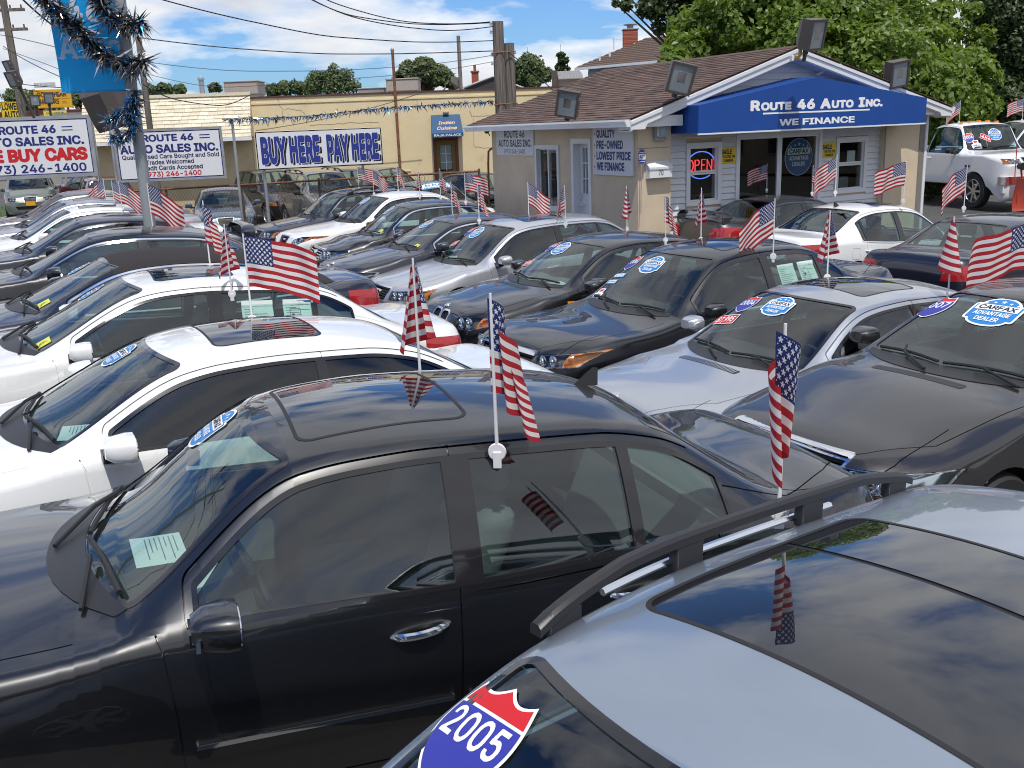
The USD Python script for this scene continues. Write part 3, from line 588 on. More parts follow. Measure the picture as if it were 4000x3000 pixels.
        if amber: both('turn_signal', c.shell(-.004, -.05, 'F') ^ c.pxx(g.buffer(-.006).intersection(sbox(x_0 + (x_1 - x_0) * .72, 0, x_1, 2)), hl - .8, hl + .2), AMBER, hp)
    for g in GR:
        gp = part('grille', c.shell(-.045, -.055, 'F') ^ c.pxx(g, hl - .5, hl + .2), RUBBER, T); a, z0_, b, z1_ = g.bounds
        frame_ = c.pxx(g.buffer(.012), hl - .5, hl + .2) - c.pxx(g.buffer(-.006), hl - .6, hl + .3)
        if grille != 'slot': part('grille_frame', c.shell(.006, -.02, 'F') ^ frame_, CHROME if grille != 'trap' else SILVERTRIM, gp)
        else: part('grille_frame', c.shell(.012, -.02, 'F') ^ c.pxx(sbox(-.44, z1_ - .015, .44, z1_ + .022), hl - .5, hl + .2), CHROME, gp)
        if grille == 'kidney': bars = [sbox(x, z0_, x + .006, z1_) for x in np.arange(a + .015, b, .022)]
        else: bars = [sbox(a, z, b, z + (.012 if grille != 'wide' else .016)) for z in np.arange(z0_ + .02, z1_ - .012, .030 if grille != 'wide' else .042)]
        for bar in bars: part('slat', c.shell(-.012, -.035, 'F') ^ c.pxx(bar.intersection(g), hl - .5, hl + .2), CHROME if grille == 'wide' else SATIN, gp, smooth=False)
    for g in low: part('bumper_grille', c.shell(-.035, -.045, 'F') ^ c.pxx(g, hl - .6, hl + .2), RUBBER, T)
    if emblem:
        ex = max(c.grid[(np.abs(c.grid[:, :, 2] - (zf - .09)) < .05) & (np.abs(c.grid[:, :, 1]) < .1)][:, 0]) + .004
        E = {'rings': [Point(-.075 + .05 * i, zf - .095).buffer(.037).difference(Point(-.075 + .05 * i, zf - .095).buffer(.028)) for i in range(4)], 'oval': [affinity.scale(Point(0, zf - .115).buffer(.042), 1.3, .8).difference(affinity.scale(Point(0, zf - .115).buffer(.034), 1.3, .8)), affinity.translate(text('H', .04, slant=.3, bold=3), 0, zf - .135)],
             'round': [Point(0, zf - .095).buffer(.058).difference(Point(0, zf - .095).buffer(.048)), affinity.translate(text('V', .045, bold=2), 0, zf - .095), affinity.translate(text('W', .045, bold=2), 0, zf - .14)], 'bar': [Point(0, zf - .10).buffer(.045).difference(Point(0, zf - .10).buffer(.036)), sbox(-.055, zf - .11, .055, zf - .09)]}[emblem]
        part('emblem', m3.Manifold.batch_boolean([c.pxx(g, hl - .12, ex) for g in E], m3.OpType.Add), CHROME, T)
    if emblem is None and grille == 'kidney':
        i = int(np.argmin(np.abs(c.X - (hl - .13)))); part('emblem', xf(rev([(0, .006), (.036, .006), (.041, 0), (.041, -.01)], 24), frame((hl - .15, 0, float(c.zt(hl - .15)) + .002), (1, 0, -.35), (.33, 0, 1))), SILVERTRIM, T)
    if plate:
        px = hl - .012; pl = part('licence_plate', bx(px, px + .02, -.15, .15, zf - .315, zf - .165), plate, T, smooth=False)
    if marker:
        mz = zf - .23; part('side_marker', c.shell(.004, -.01, 'F') ^ c.py(rrect(hl - .62, mz, hl - .42, mz + .035, .012), .5), AMBER, T)
    if marker == 'wing': part('side_repeater', c.shell(.01, -.01) ^ c.py(rrect(fx + .12, bl - .13, fx + .22, bl - .10, .012), .5), AMBER, T)
    # --- back
    if tail:
        tl = Polygon([(.46, S['zd'] - .29), (.86, S['zd'] - .27), (.86, S['zd'] - .10), (.50, S['zd'] - .13)]).buffer(.01)
        both('tail_light', c.shell(.004, -.02, 'R') ^ c.pxx(tl, -hl - .2, -hl + .42), REDLENS, T)
    if fin: part('roof_antenna', xf(hull([(-.07, -.02, 0), (-.07, .02, 0), (.05, 0, 0), (-.075, -.006, .075), (-.075, .006, .075), (-.05, 0, .08)]), np.array([[1, 0, 0, S['xr'] + .10], [0, 1, 0, 0], [0, 0, 1, float(c.zt(S['xr'] + .10)) - .004], [0, 0, 0, 1.]])), SATIN, T)
    if mast: zz = float(c.zt(S['xc'] + .2)); part('aerial', cat(tube([(S['xc'] + .15, -.62, zz - .06), (S['xc'] - .12, -.63, zz + .72)], .0045, 5), rev([(0, .02), (.02, 0), (.0, 0)], 8)) if False else tube([(S['xc'] + .15, -.62, zz - .06), (S['xc'] - .10, -.63, zz + .75)], .005, 5), RUBBER, T)
    if sun_g is not None:
        seal = sun_g.difference(sun_g.buffer(-.014)); part('sunroof_seal', c.shell(.001, -.03, 'T') ^ c.pz(seal, 1, 2), RUBBER, T)
        gl = sun_g.buffer(-.0145)
        if len(sunroof) > 3:
            xs_ = sunroof[3]; a, b = gl.intersection(sbox(xs_ + .012, -2, 9, 2)), gl.intersection(sbox(-9, -2, xs_ - .012, 2)); part('roof_glass_bar', c.shell(-.004, -.03, 'T') ^ c.pz(gl.intersection(sbox(xs_ - .012, -2, xs_ + .012, 2)), 1, 2), RUBBER, T); gl = [a, b]
        else: gl = [gl]
        for g in gl: part('sunroof', c.shell(-.001, -.008, 'T') ^ c.pz(g, 1, 2), DARKROOF, T)
        part('sunshade', c.shell(-.03, -.04, 'T') ^ c.pz(sun_g, 1, 2), INTDARK, T)
    if rails:
        for sg in (1, -1):
            xs_ = np.linspace(rails[0], rails[1], 40); yv = np.array([float(c.ye(x)) for x in xs_]) + .0; zv = np.array([float(c.ze(x)) for x in xs_]); u = np.linspace(0, 1, 40)
            lift = .018 + .052 * np.clip(np.minimum(u, 1 - u) / .18, 0, 1) ** .7; P = np.stack([xs_, sg * yv, zv + lift], 1); prof = [(-.020, -.012), (-.020, .010), (-.010, .019), (.010, .019), (.020, .010), (.020, -.012)]
            V = np.vstack([[p + [0, a, b] for a, b in prof] for p in P]); n = 6; Fq = [(i * n + j, i * n + (j + 1) % n, (i + 1) * n + (j + 1) % n, (i + 1) * n + j) for i in range(39) for j in range(n)]; f = np.array(Fq)
            rm = (V, np.vstack([f[:, [0, 1, 2]], f[:, [0, 2, 3]], [[0, k + 1, k] for k in range(1, n - 1)], [[39 * n, 39 * n + k, 39 * n + k + 1] for k in range(1, n - 1)]]))
            rp = part('roof_rail', rm, ROOFRAIL, T, smooth=40)
            for k in (2, 13, 26, 37): part('rail_foot', bx(xs_[k] - .055, xs_[k] + .055, sg * yv[k] - .018, sg * yv[k] + .018, zv[k] - .02, zv[k] + lift[k], .008), ROOFRAIL, rp)
            gut = np.stack([np.linspace(rails[0] - .25, rails[1] + .42, 50)] * 3, 1); gx = gut[:, 0]; gut = np.stack([gx, sg * np.array([float(c.ye(x)) for x in gx]) + sg * .02, np.array([float(c.ze(x)) for x in gx]) + .004], 1); part('roof_gutter', tube(gut, .011, 6), SILVERTRIM, T)
    if spoiler:
        zq = S['zd'] + .15; xs_ = -hl + .16; yv = np.linspace(-.68, .68, 21); P = np.stack([np.full(21, xs_) + .06 * (yv / .68) ** 2, yv, zq - .10 * np.clip((np.abs(yv) - .5) / .18, 0, 1) ** 1.6], 1)
        prof = [(-.10, .004), (-.04, .022), (.06, .018), (.11, -.004), (.05, -.016), (-.05, -.014)]; V = np.vstack([[p + [a, 0, b] for a, b in prof] for p in P]); n = 6; f = np.array([(i * n + j, i * n + (j + 1) % n, (i + 1) * n + (j + 1) % n, (i + 1) * n + j) for i in range(20) for j in range(n)])
        part('spoiler', cat((V, f), bx(xs_ - .05, xs_ + .12, -.69, -.63, S['zd'] - .06, zq - .06, .02), bx(xs_ - .05, xs_ + .12, .63, .69, S['zd'] - .06, zq - .06, .02)), spoiler if not isinstance(spoiler, bool) else paint, T, smooth=50)
    if vents:
        yv = np.linspace(-.30, .02, 24); z_ = lambda x, y: float(c.zt(x)) - (float(c.zt(x)) - float(c.ze(x))) * (y / float(c.ye(x))) ** 2; xv = S['xc'] + .16
        vp = part('hood_vent', c.shell(.002, -.01, 'W') ^ c.pz(rrect(xv - .035, -.34, xv + .035, .34, .02), .6, 1.2), SATIN, T)
        for y in np.linspace(-.31, .31, 26 if vents == 'fine' else 0): part('slat', c.shell(.006, -.002, 'W') ^ c.pz(sbox(xv - .032, y - .004, xv + .032, y + .004), .6, 1.2), SILVERTRIM, vp, smooth=False)
    # --- wheels
    for ax in axles:
        for sg in (1, -1):
            w = .215; y_ = sg * (S['yw'] - .13); Mw = np.array([[1, 0, 0, ax], [0, 0, -sg, y_], [0, sg, 0, wr], [0, 0, 0, 1.]])
            Mw = np.array([[1, 0, 0, ax], [0, 0, sg, y_], [0, 1, 0, wr], [0, 0, 0, 1.]])
            ri = wr * .66; ty = rev([(ri, -w / 2 + .01), (wr - .03, -w / 2), (wr - .006, -w / 2 + .03), (wr, 0), (wr - .006, w / 2 - .03), (wr - .03, w / 2), (ri, w / 2 - .01)], 36)
            wp = part('tyre', xf(ty, Mw), TYRE, T, smooth=50)
            rim = [rev([(ri, -w / 2 + .01), (ri + .004, w / 2 - .012), (ri - .012, w / 2 - .004), (ri - .022, w / 2 - .03), (ri - .025, -w / 2 + .02)], 36), rev([(0, w / 2 - .02), (.05, w / 2 - .022), (.06, w / 2 - .05), (.0, w / 2 - .06)], 16)]
            for k in range(spokes):
                t = 2 * math.pi * k / spokes; d = np.array([math.cos(t), math.sin(t)]); nn = np.array([-d[1], d[0]])
                rim.append(hull([(*(d * r + nn * q), z) for r, q0, zt_ in ((.04, .028, w / 2 - .024), (ri - .012, .020, w / 2 - .022)) for q in (-q0, q0) for z in (zt_, zt_ - .03)]))
            part('rim', xf(cat(*rim), Mw), ALLOY, wp); part('brake_disc', xf(rev([(0, .0), (.14, 0), (.14, -.02), (0, -.02)], 24), Mw), SATIN, wp)
    # --- stickers
    for st in stickers:
        kind, y, q, w = st[:4]; args = st[4:5]; rot = st[5] if len(st) > 5 else 0
        L = STICK[kind](w, *args); L = [(affinity.translate(affinity.rotate(g, rot, origin=(0, 0)), y, q), col) for g, col in L]
        v, f, col = printed(L, .0008, .03); wp = og(v[:, 0], v[:, 1]) + np.outer(v[:, 2] + .0015, en)
        part({'carfax': 'round_sticker', 'year': 'year_sticker', 'price': 'price_sticker'}.get(kind, 'windshield_sticker'), (wp, f), INK, T, smooth=False, cols=col)
    return c, T, og
# ------------------------------------------------------------------ paints
P_BLACK = car_paint('black_paint', (.0022, .0022, .0028), dust=.005); P_NAVY = car_paint('navy_paint', (.004, .006, .016), dust=.006); P_WHITE = car_paint('white_paint', (.74, .75, .75), dust=.05)
P_PEARL = car_paint('pearl_white_paint', (.70, .70, .68), dust=.05); P_SILVER = car_paint('silver_paint', (.50, .52, .55), metal=.75, rough=.32); P_BLUSIL = car_paint('blue_silver_paint', (.30, .355, .43), metal=.7, rough=.32, dust=.012); P_BRSIL = car_paint('bright_silver_paint', (.56, .57, .59), metal=.7, rough=.33)
P_GREY = car_paint('dark_grey_paint', (.055, .054, .055), metal=.5); P_MIDGREY = car_paint('mid_grey_paint', (.16, .17, .175), metal=.5, dust=.08); P_BROWN = car_paint('charcoal_brown_paint', (.022, .020, .020), metal=.4, dust=.006); P_TAN = car_paint('tan_grey_paint', (.22, .20, .17), metal=.3, dust=.1)
P_BLUE = car_paint('slate_blue_paint', (.045, .085, .15), metal=.4, dust=.12); P_GREEN = car_paint('grey_green_paint', (.15, .17, .15), metal=.4, dust=.1); P_MAROON = car_paint('maroon_paint', (.07, .012, .016))
DARKS = (P_BLACK, P_NAVY, P_GREY, P_BROWN)
DARKROOF = mk('roof_glass', {'p': ('principled_bsdf', {'base_color': (.006, .007, .009), 'roughness': .015, 'specular_ior_level': .6, 'coat_weight': .6, 'coat_roughness': .01})})
CLOTHTOP = plain('black_canvas', (.018, .014, .015), .85, bump=.25, bscale=500); PLATEBLUE = plain('blue_plate', (.12, .28, .45), .4); PLATEYEL = plain('yellow_plate', (.75, .36, .01), .4)
# ------------------------------------------------------------------ the lot falls away gently: a plane under the parked rows
LA, LB = -0.0299, -0.0156
LUP = np.array([-LA, -LB, 1.0]); LUP /= np.linalg.norm(LUP)
def lot(x, y): return LA * x + LB * y
def park(x, y, deg): return frame((x, y, lot(x, y)), (math.cos(rad(deg)), math.sin(rad(deg)), 0), LUP)
BSPEC_SUV = dict(L=4.75, W=1.86, H=1.66, xh=.42, xc=1.18, xhs=.30, xcs=1.0, xr=-1.95, xd=-2.16, xrs=-1.85, xds=-2.12, xtop=-.6, zc=1.08, zd=1.12, zhf=.82, belt=1.02, beltr=1.08, swr=-1.95, xq=-1.15, xB=-.25, hr=.09, ye=.60, wr=.36, zs=.25, hh=.06)
WAG = dict(xr=-1.90, xd=-2.18, xrs=-1.82, xds=-2.14, swr=-1.98, xq=-1.12, hr=.07, zd=1.0, beltr=.94)
SALE = 'cars for sale parked in rows'
CARS = {}
def lotcar(key, name, label, spec, x, y, deg, paint, pitch=0.0, dz=0.0, **kw):
    M = park(x, y, deg); q = rad(pitch); Rp = np.eye(4); Rp[0, 0], Rp[0, 2], Rp[2, 0], Rp[2, 2] = math.cos(q), -math.sin(q), math.sin(q), math.cos(q); M = M @ Rp; M[2, 3] += dz
    CARS[key] = make_car(name, label, spec, M, paint, group=None, **kw) + (M,)
lotcar('L0', 'parked_sedan', 'glossy black sedan nearest the camera with a chrome door handle', dict(L=4.82, W=1.82, H=1.45, xB=-0.4, xh=0.26, xhs=0.13, xc=0.92, xcs=0.72, swf=0.52, xr=-1.32, xrs=-1.25, xd=-1.8, xds=-1.8, swr=-1.52, lampmirror=1), -0.895, 3.789, 200.42, P_BLACK, pitch=1.14, dz=0.007, handle='chrome', mould='chrome', sunroof=(-.55, .12, .42), fin=True, inter=INTGREY, stickers=[('carfax', -.20, .66, .25)], spokes=10)
lotcar('L1', 'parked_coupe', 'white two-door coupe with tinted side windows and glass sunroof beside the nearest black sedan', dict(L=4.5, xB=-0.5, doors=2, xq=None, swr=-1.4, zd=0.98, beltr=0.91, xh=0.32, xhs=0.2, H=1.37), -1.888, 5.695, 208.16, P_WHITE, pitch=0.61, dz=0.016, glass=TINT, sunroof=(-.62, .02, .40), stickers=[('carfax', -.18, .66, .24)])
lotcar('L2', 'parked_sedan', 'white four-door sedan with two price sheets taped in its rear door window', dict(L=4.85, zd=1.0, xr=-1.2, xrs=-1.15, xd=-1.8, xds=-1.8, xh=0.25, xhs=0.12), -2.911, 7.729, 205.65, P_PEARL, pitch=2.31, dz=0.054, trim='sill', sunroof=(-.55, .05, .40), inter=INTGREY, stickers=[('carfax', -.20, .66, .24), ('stamp', .50, .20, .13)])
lotcar('L3', 'parked_convertible', 'dark convertible with a raised black canvas top beside the white sedan with taped price sheets', dict(L=4.713, H=1.38, xh=0.287, xc=1.076, xhs=0.154, xcs=0.891, xr=-1.147, xd=-1.701, xrs=-1.076, xds=-1.701, xtop=-0.359, xB=-0.338, xq=-1.106, swf=0.656, swr=-1.455, res=0.62), -3.750, 9.612, 208.25, P_NAVY, pitch=0.83, dz=0.066, softtop=CLOTHTOP, trim='chrome', stickers=[('carfax', -.2, .66, .24), ('stamp', .48, .22, .13)])
lotcar('L4', 'parked_sedan', 'black sedan with bright chrome outline around its side windows behind the convertible', dict(L=4.941, H=1.41, xr=-1.222, xrs=-1.171, xd=-1.834, xds=-1.834, xh=0.285, xc=1.07, xhs=0.153, xcs=0.886, xtop=-0.357, xB=-0.336, xq=-1.1, swf=0.652, swr=-1.447, res=0.62), -5.006, 12.291, 200.97, P_BLACK, pitch=1.02, dz=0.045, trim='chrome', inter=INTGREY, stickers=[('carfax', -.2, .66, .24)])
lotcar('L5', 'parked_sedan', 'dark navy sedan with a trunk spoiler behind the grey light pole', dict(L=4.8, H=1.41, res=0.4), -6.312, 14.986, 204.12, P_NAVY, pitch=0.51, dz=0.025, spoiler=True, inter=INTGREY)
lotcar('L6', 'parked_sedan', "white sedan with sunroof beneath the flags, third from the left row's far end", dict(L=4.7, res=0.4), -7.364, 17.050, 203.98, P_WHITE, pitch=0.65, dz=0.027, sunroof=(-.55, .05, .40))
lotcar('L7', 'parked_sedan', 'silver sedan, second from the far end of the left row', dict(L=4.7, res=0.4), -8.575, 19.668, 204.46, P_SILVER, pitch=0.53, dz=0.011, sunroof=(-.55, .05, .40))
lotcar('L8', 'parked_sedan', 'grey sedan, last of the left row before the silver minivan', dict(L=4.874, H=1.46, xh=0.284, xc=1.066, xhs=0.152, xcs=0.883, xr=-1.137, xd=-1.686, xrs=-1.066, xds=-1.686, xtop=-0.355, xB=-0.335, xq=-1.097, swf=0.65, swr=-1.442, res=0.4), -9.600, 21.900, 203.94, P_MIDGREY, pitch=0.78, dz=0.040)
lotcar('R1', 'parked_sedan', 'dark charcoal sedan with chrome grille and blue 2007 windshield sticker', dict(L=4.85, W=1.85, H=1.48, zc=1.02, belt=0.94, beltr=1.0, zhf=0.76), 3.602, 6.514, 208.62, P_BROWN, pitch=-0.12, dz=0.003, grille='wide', light='box', amber=False, dark=False, inter=INTGREY, stickers=[('year', -.52, .70, .24, '2007'), ('carfax', -.04, .68, .34)], vents=True)
lotcar('R2', 'parked_sedan', 'silver sedan with sunroof and red price sticker next to the dark charcoal sedan', dict(L=4.426, W=1.76, H=1.39, wk=0.14, zc=0.9, xh=0.275, xc=1.033, xhs=0.148, xcs=0.856, xr=-1.102, xd=-1.633, xrs=-1.033, xds=-1.633, xtop=-0.344, xB=-0.325, xq=-1.062, swf=0.629, swr=-1.397), 2.582, 7.919, 207.52, P_SILVER, pitch=-0.76, dz=-0.098, grille='kidney', light='tear', sunroof=(-.60, .02, .42), trim='black', vents='fine', mast=False, stickers=[('year', -.46, .70, .20, '2004'), ('price', -.50, .46, .26, '$7,995', 8), ('carfax', -.08, .70, .27)])
lotcar('R3', 'parked_sedan', 'black sedan with chrome strip above its grille and many windshield stickers', dict(L=4.8, W=1.83, H=1.475, zc=0.93, zhf=0.775), 1.961, 10.154, 211.50, P_BLACK, pitch=-2.14, dz=-0.059, grille='slot', light='trap', emblem='oval', trim='sill', sunroof=(-.60, .0, .42), inter=INTGREY, stickers=[('year', -.50, .72, .20, '2006'), ('carfax', -.12, .68, .28), ('strip', -.50, .50, .20, 'AUTO DEAL'), ('strip', -.54, .40, .20, 'WE FINANCE'), ('owner', -.55, .20, .16)], fog=False)
lotcar('R4', 'parked_sedan', 'black sedan with amber corner lamps and twin oval grille left of the chrome strip sedan', dict(L=4.301, W=1.74, H=1.415, xh=0.269, xc=1.01, xhs=0.144, xcs=0.837, xr=-1.078, xd=-1.597, xrs=-1.01, xds=-1.597, xtop=-0.337, xB=-0.317, xq=-1.039, swf=0.616, swr=-1.366), 1.075, 11.846, 206.79, P_BLACK, pitch=-0.93, dz=-0.053, grille='kidney', light='tear', marker='wing', vents=True, dash=INTGREY, inter=INTGREY, stickers=[('year', -.42, .72, .18, '2005'), ('carfax', -.14, .68, .27), ('price', -.54, .36, .24, '$9,995', 8)])
lotcar('R5', 'parked_sedan', 'bright silver sedan with four rings on its grille', dict(L=4.612, W=1.81, H=1.45, xc=1.153, xcs=0.98, xh=0.384, xhs=0.259, swf=0.769, xr=-1.297, xrs=-1.23, xd=-1.777, xds=-1.777, swr=-1.537, xtop=-0.336, xB=-0.317, xq=-1.038, res=0.62), 0.141, 14.598, 209.34, P_BRSIL, pitch=-2.47, dz=-0.083, grille='bars', light='box', emblem='rings', dark=False, sunroof=(-.62, .05, .42), plate=PLATEBLUE, stickers=[('year', -.44, .72, .18, '2003'), ('carfax', -.14, .68, .27), ('price', -.52, .42, .24, '$6,995', 8)])
lotcar('R6', 'parked_coupe', 'dark navy coupe with chrome window outline left of the bright silver sedan', dict(L=4.291, W=1.76, H=1.37, doors=2, xq=None, xB=-0.478, xh=0.268, xc=1.004, xhs=0.143, xcs=0.831, xr=-1.07, xd=-1.587, xrs=-1.004, xds=-1.587, xtop=-0.335, swf=0.612, swr=-1.357, res=0.62), -0.862, 15.639, 205.87, P_NAVY, pitch=-0.87, dz=-0.025, grille='kidney', light='tear', amber=False, trim='chrome', marker=True, stickers=[('carfax', -.14, .68, .26), ('stamp', .50, .18, .11)])
lotcar('R7', 'parked_sedan', 'black compact sedan with large clear oval lamps left of the dark navy coupe', dict(L=4.096, W=1.76, H=1.46, xc=1.086, xcs=0.921, xh=0.387, xhs=0.258, swf=0.69, xr=-1.031, xd=-1.528, xrs=-0.967, xds=-1.528, xtop=-0.322, xB=-0.304, xq=-0.994, swr=-1.307, res=0.62), -1.642, 18.406, 203.00, P_BLACK, pitch=-1.00, dz=-0.054, grille='wide', light='oval', amber=False, dark=False, emblem='round', trim='chrome', plate=PLATEBLUE, stickers=[('carfax', -.14, .68, .26), ('stamp', .5, .2, .11), ('stamp', -.58, .3, .12)])
lotcar('R8', 'parked_sedan', 'white sedan with black grille left of the black compact sedan', dict(L=4.725, W=1.79, H=1.47, xh=0.273, xc=1.023, xhs=0.146, xcs=0.848, xr=-1.091, xd=-1.617, xrs=-1.023, xds=-1.617, xtop=-0.341, xB=-0.321, xq=-1.052, swf=0.623, swr=-1.383, res=0.62), -2.529, 20.954, 211.64, P_WHITE, pitch=-0.90, dz=-0.021, grille='trap', light='slant', emblem='bar', dark=False, plate=PLATEBLUE, fog=True, stickers=[('carfax', -.14, .70, .26)])
lotcar('R9', 'parked_wagon', 'dark navy station wagon with roof rails at the far end of the middle row', dict(L=4.409, W=1.75, H=1.5, xr=-1.79, xd=-2.054, xrs=-1.715, xds=-2.016, swr=-1.865, xq=-1.055, hr=0.07, zd=1.0, beltr=0.94, xh=0.264, xc=0.989, xhs=0.141, xcs=0.82, xtop=-0.33, xB=-0.311, swf=0.603, res=0.4), -3.758, 22.922, 212.65, P_NAVY, pitch=-0.83, dz=-0.066, grille='bars', light='box', dark=False, emblem='round', rails=(.15, -1.75), plate=PLATEBLUE, stickers=[('carfax', -.3, .72, .25)])
lotcar('B0', 'parked_sedan', 'dark grey sedan with trunk spoiler seen from behind by the office', dict(L=4.65, xr=-1.02, xrs=-0.95, xd=-1.62, xds=-1.62, res=0.4), 5.478, 18.774, 25.86, P_GREY, pitch=0.00, dz=0.000, spoiler=True)
lotcar('B1', 'parked_sedan', 'white sedan seen from behind with round-cornered rear window in front of the office', dict(L=4.82, W=1.82, H=1.47, xr=-1.02, xrs=-0.95, xd=-1.62, xds=-1.62, zd=1.05, swr=-1.2, res=0.62), 6.005, 15.901, 28.12, P_WHITE, pitch=0.00, dz=0.000, fin=True, sunroof=(-.55, .05, .40), fuel=True, trim='sill', handle='body', glass=GLASS)
lotcar('B2', 'parked_sedan', 'dark navy sedan seen from behind with chrome window outline at the right edge', dict(L=4.9, W=1.82, H=1.43, zc=0.96, xr=-1.05, xrs=-0.98, xd=-1.66, xds=-1.66, zd=1.02, res=0.62), 7.107, 13.785, 35.22, P_NAVY, pitch=0.00, dz=0.000, trim='chrome', inter=INTTAN)
lotcar('R0', 'parked_wagon', 'blue silver wagon with black roof rails and a large glass roof in the near corner', dict(L=4.6, W=1.80, H=1.46, xh=.36, xhs=.24, xc=1.10, xcs=.95, xr=-1.75, xrs=-1.66, xd=-2.10, xds=-2.06, swr=-1.85, xq=-1.10, zd=1.02, beltr=.98, hr=.07, mxo=.32), .497, 1.769, 218.3, P_BLUSIL, pitch=.85, dz=-.075, grille='bars', rails=(.21, -1.47), sunroof=(-.98, -.02, .47, -.62), stickers=[('year', -.45, .70, .245, '2005')])
# ------------------------------------------------------------------ ground and things that stand on it
def ray(px, py):
    return F_ + (px - 2000) / FPX * R_ - (py - 1500) / FPX * U_
EYE = np.array([0, 0, CAMH])
def at(px, py, y):                                   # the point seen at a pixel of the 4000 x 3000 photo, y metres ahead
    d = ray(px, py); return EYE + d * (y / d[1])
def onpl(px, py, p0, n):
    d = ray(px, py); return EYE + d * (((np.asarray(p0) - EYE) @ n) / (d @ n))
def gz(x, y):
    x, y = np.asarray(x, float), np.asarray(y, float)
    z = LA * np.clip(x, -24, 9) + LB * np.clip(y, -4, 34)
    k = np.clip((x - 8.0) / 2.2, 0, 1) * np.clip((y - 16.5) / 3, 0, 1); k = k * k * (3 - 2 * k)
    z = z * (1 - k) + (-.02) * k; q = np.clip((y - 24.4) / 1.6, 0, 1) * np.clip((5 - x) / 2, 0, 1); q = q * q * (3 - 2 * q)
    return z * (1 - q) + q * np.where(x < -15, -.18, -.40)
rng = np.random.default_rng(7)
xs = np.unique(np.r_[-400, -200, -100, np.linspace(-60, 60, 81), 100, 200, 400]); ys = np.unique(np.r_[-300, -100, np.linspace(-40, 80, 81), 120, 200, 400, 700])
X, Y = np.meshgrid(xs, ys, indexing='ij'); nx, ny = X.shape; i, j = np.meshgrid(np.arange(nx - 1), np.arange(ny - 1), indexing='ij'); a = i * ny + j
V = np.stack([X, Y, gz(X, Y)], -1).reshape(-1, 3); Q = np.stack([a, a + ny, a + ny + 1, a + 1], -1).reshape(-1, 4)
ASPH = mk('asphalt', {'tc': ('texture_coordinate', {}), 'n': ('noise_texture', {'scale': .35, 'detail': 8.0, 'roughness': .7}), 'n2': ('noise_texture', {'scale': 90.0, 'detail': 3.0}), 'v': ('voronoi_texture', {'feature': 'distance_to_edge', 'scale': .5}), 'cr': ('rgb_ramp', {'ramp': [(0, (.55, .55, .55)), (.006, (.8, .8, .8)), (.012, (1, 1, 1))]}),
    'r': ('rgb_ramp', {'ramp': [(.3, (.045, .044, .042)), (.55, (.075, .073, .070)), (.75, (.11, .105, .10))]}), 'm': ('mix', {'mix_type': 'multiply', 'fac': .8}), 'b': ('bump', {'strength': .35, 'distance': .006}), 'p': ('principled_bsdf', {'roughness': .85})},
    [('tc.object', 'n.vector'), ('tc.object', 'n2.vector'), ('tc.object', 'v.vector'), ('n.fac', 'r.fac'), ('v.distance', 'cr.fac'), ('r.color', 'm.color1'), ('cr.color', 'm.color2'), ('m.color', 'p.base_color'), ('n2.fac', 'b.height'), ('b.normal', 'p.normal')])
solo('ground', (V, Q), ASPH, None, None, kind='structure', smooth=60)
GRASS = plain('grass_green', (.05, .085, .02), .9, noise=.35, nscale=3)
CONC = plain('concrete', (.33, .31, .28), .85, noise=.15, nscale=5, bump=.2)
def patch(name, pts, dz, mat):
    g = Polygon(pts); v, f = flat(g, 0, 2.0); v[:, 2] = gz(v[:, 0], v[:, 1]) + dz; return solo(name, (v, f), mat, None, None, kind='structure')
patch('grass_verge', [(-40, 30), (-17.6, 29.0), (-18.9, 44), (-44, 46)], .004, GRASS)
kp = [at(80, 790, 30.5), at(60, 860, 27.5)]; kx = [(-17.55, 29.0), (-18.85, 44.0)]
solo('kerb', hull([(x + dx, y, float(gz(x, y)) + z) for x, y in kx for dx in (-.02, .16) for z in (-.1, .13)]), CONC, None, None, kind='structure')
random.seed(3)
gb = []
for k in range(2600):
    x, y = -17.7 - rng.random() * 9 - 0, 29.2 + rng.random() * 14; x -= (y - 29) * .087; h = .05 + .07 * rng.random(); t = rng.random() * 6.3; w = .012
    z = float(gz(x, y)); gb.append(((x - w * math.cos(t), y - w * math.sin(t), z), (x + w * math.cos(t), y + w * math.sin(t), z), (x + .04 * math.sin(t), y + .04 * math.cos(t), z + h)))
solo('grass', (np.array(gb).reshape(-1, 3), np.arange(len(gb) * 3).reshape(-1, 3)), GRASS, 'short green grass on the verge at the left edge', 'grass', kind='stuff', smooth=False)
# ------------------------------------------------------------------ the sales office
OU, OV, OC = np.array([math.sin(rad(63.4)), math.cos(rad(63.4)), 0]), np.array([-math.cos(rad(63.4)), math.sin(rad(63.4)), 0]), np.array([2.42, 17.91, 0])
MO = np.eye(4); MO[:3, 0], MO[:3, 1], MO[:3, 3] = OU, OV, OC
def ofr(px, py, b=0.0):                              # (a, z) on the office plane b metres behind its front
    p = onpl(px, py, OC + OV * b, OV) - OC; return p @ OU, p[2]
def osd(px, py, a=0.0):                              # (b, z) on the office plane a metres in from its left side
    p = onpl(px, py, OC + OU * a, OU) - OC; return p @ OV, p[2]
STUCCO = plain('tan_stucco', (.60, .49, .355), .9, noise=.10, nscale=1.6, bump=.35, bscale=70)
WHITEP = plain('white_trim_paint', (.70, .71, .72), .45, noise=.05, nscale=2); SIDING = plain('white_vinyl_siding', (.64, .66, .68), .45, noise=.05, nscale=1.5); GREYTRIM = plain('grey_brown_trim', (.20, .185, .16), .6); DOORP = plain('pale_grey_door', (.66, .67, .67), .4)
AWN = plain('awning_blue', (.003, .055, .27), .5, noise=.05, nscale=3, bump=.05, bscale=300); AWNTOP = AWN
DARKIN = plain('dark_room', (.03, .03, .03), .9)
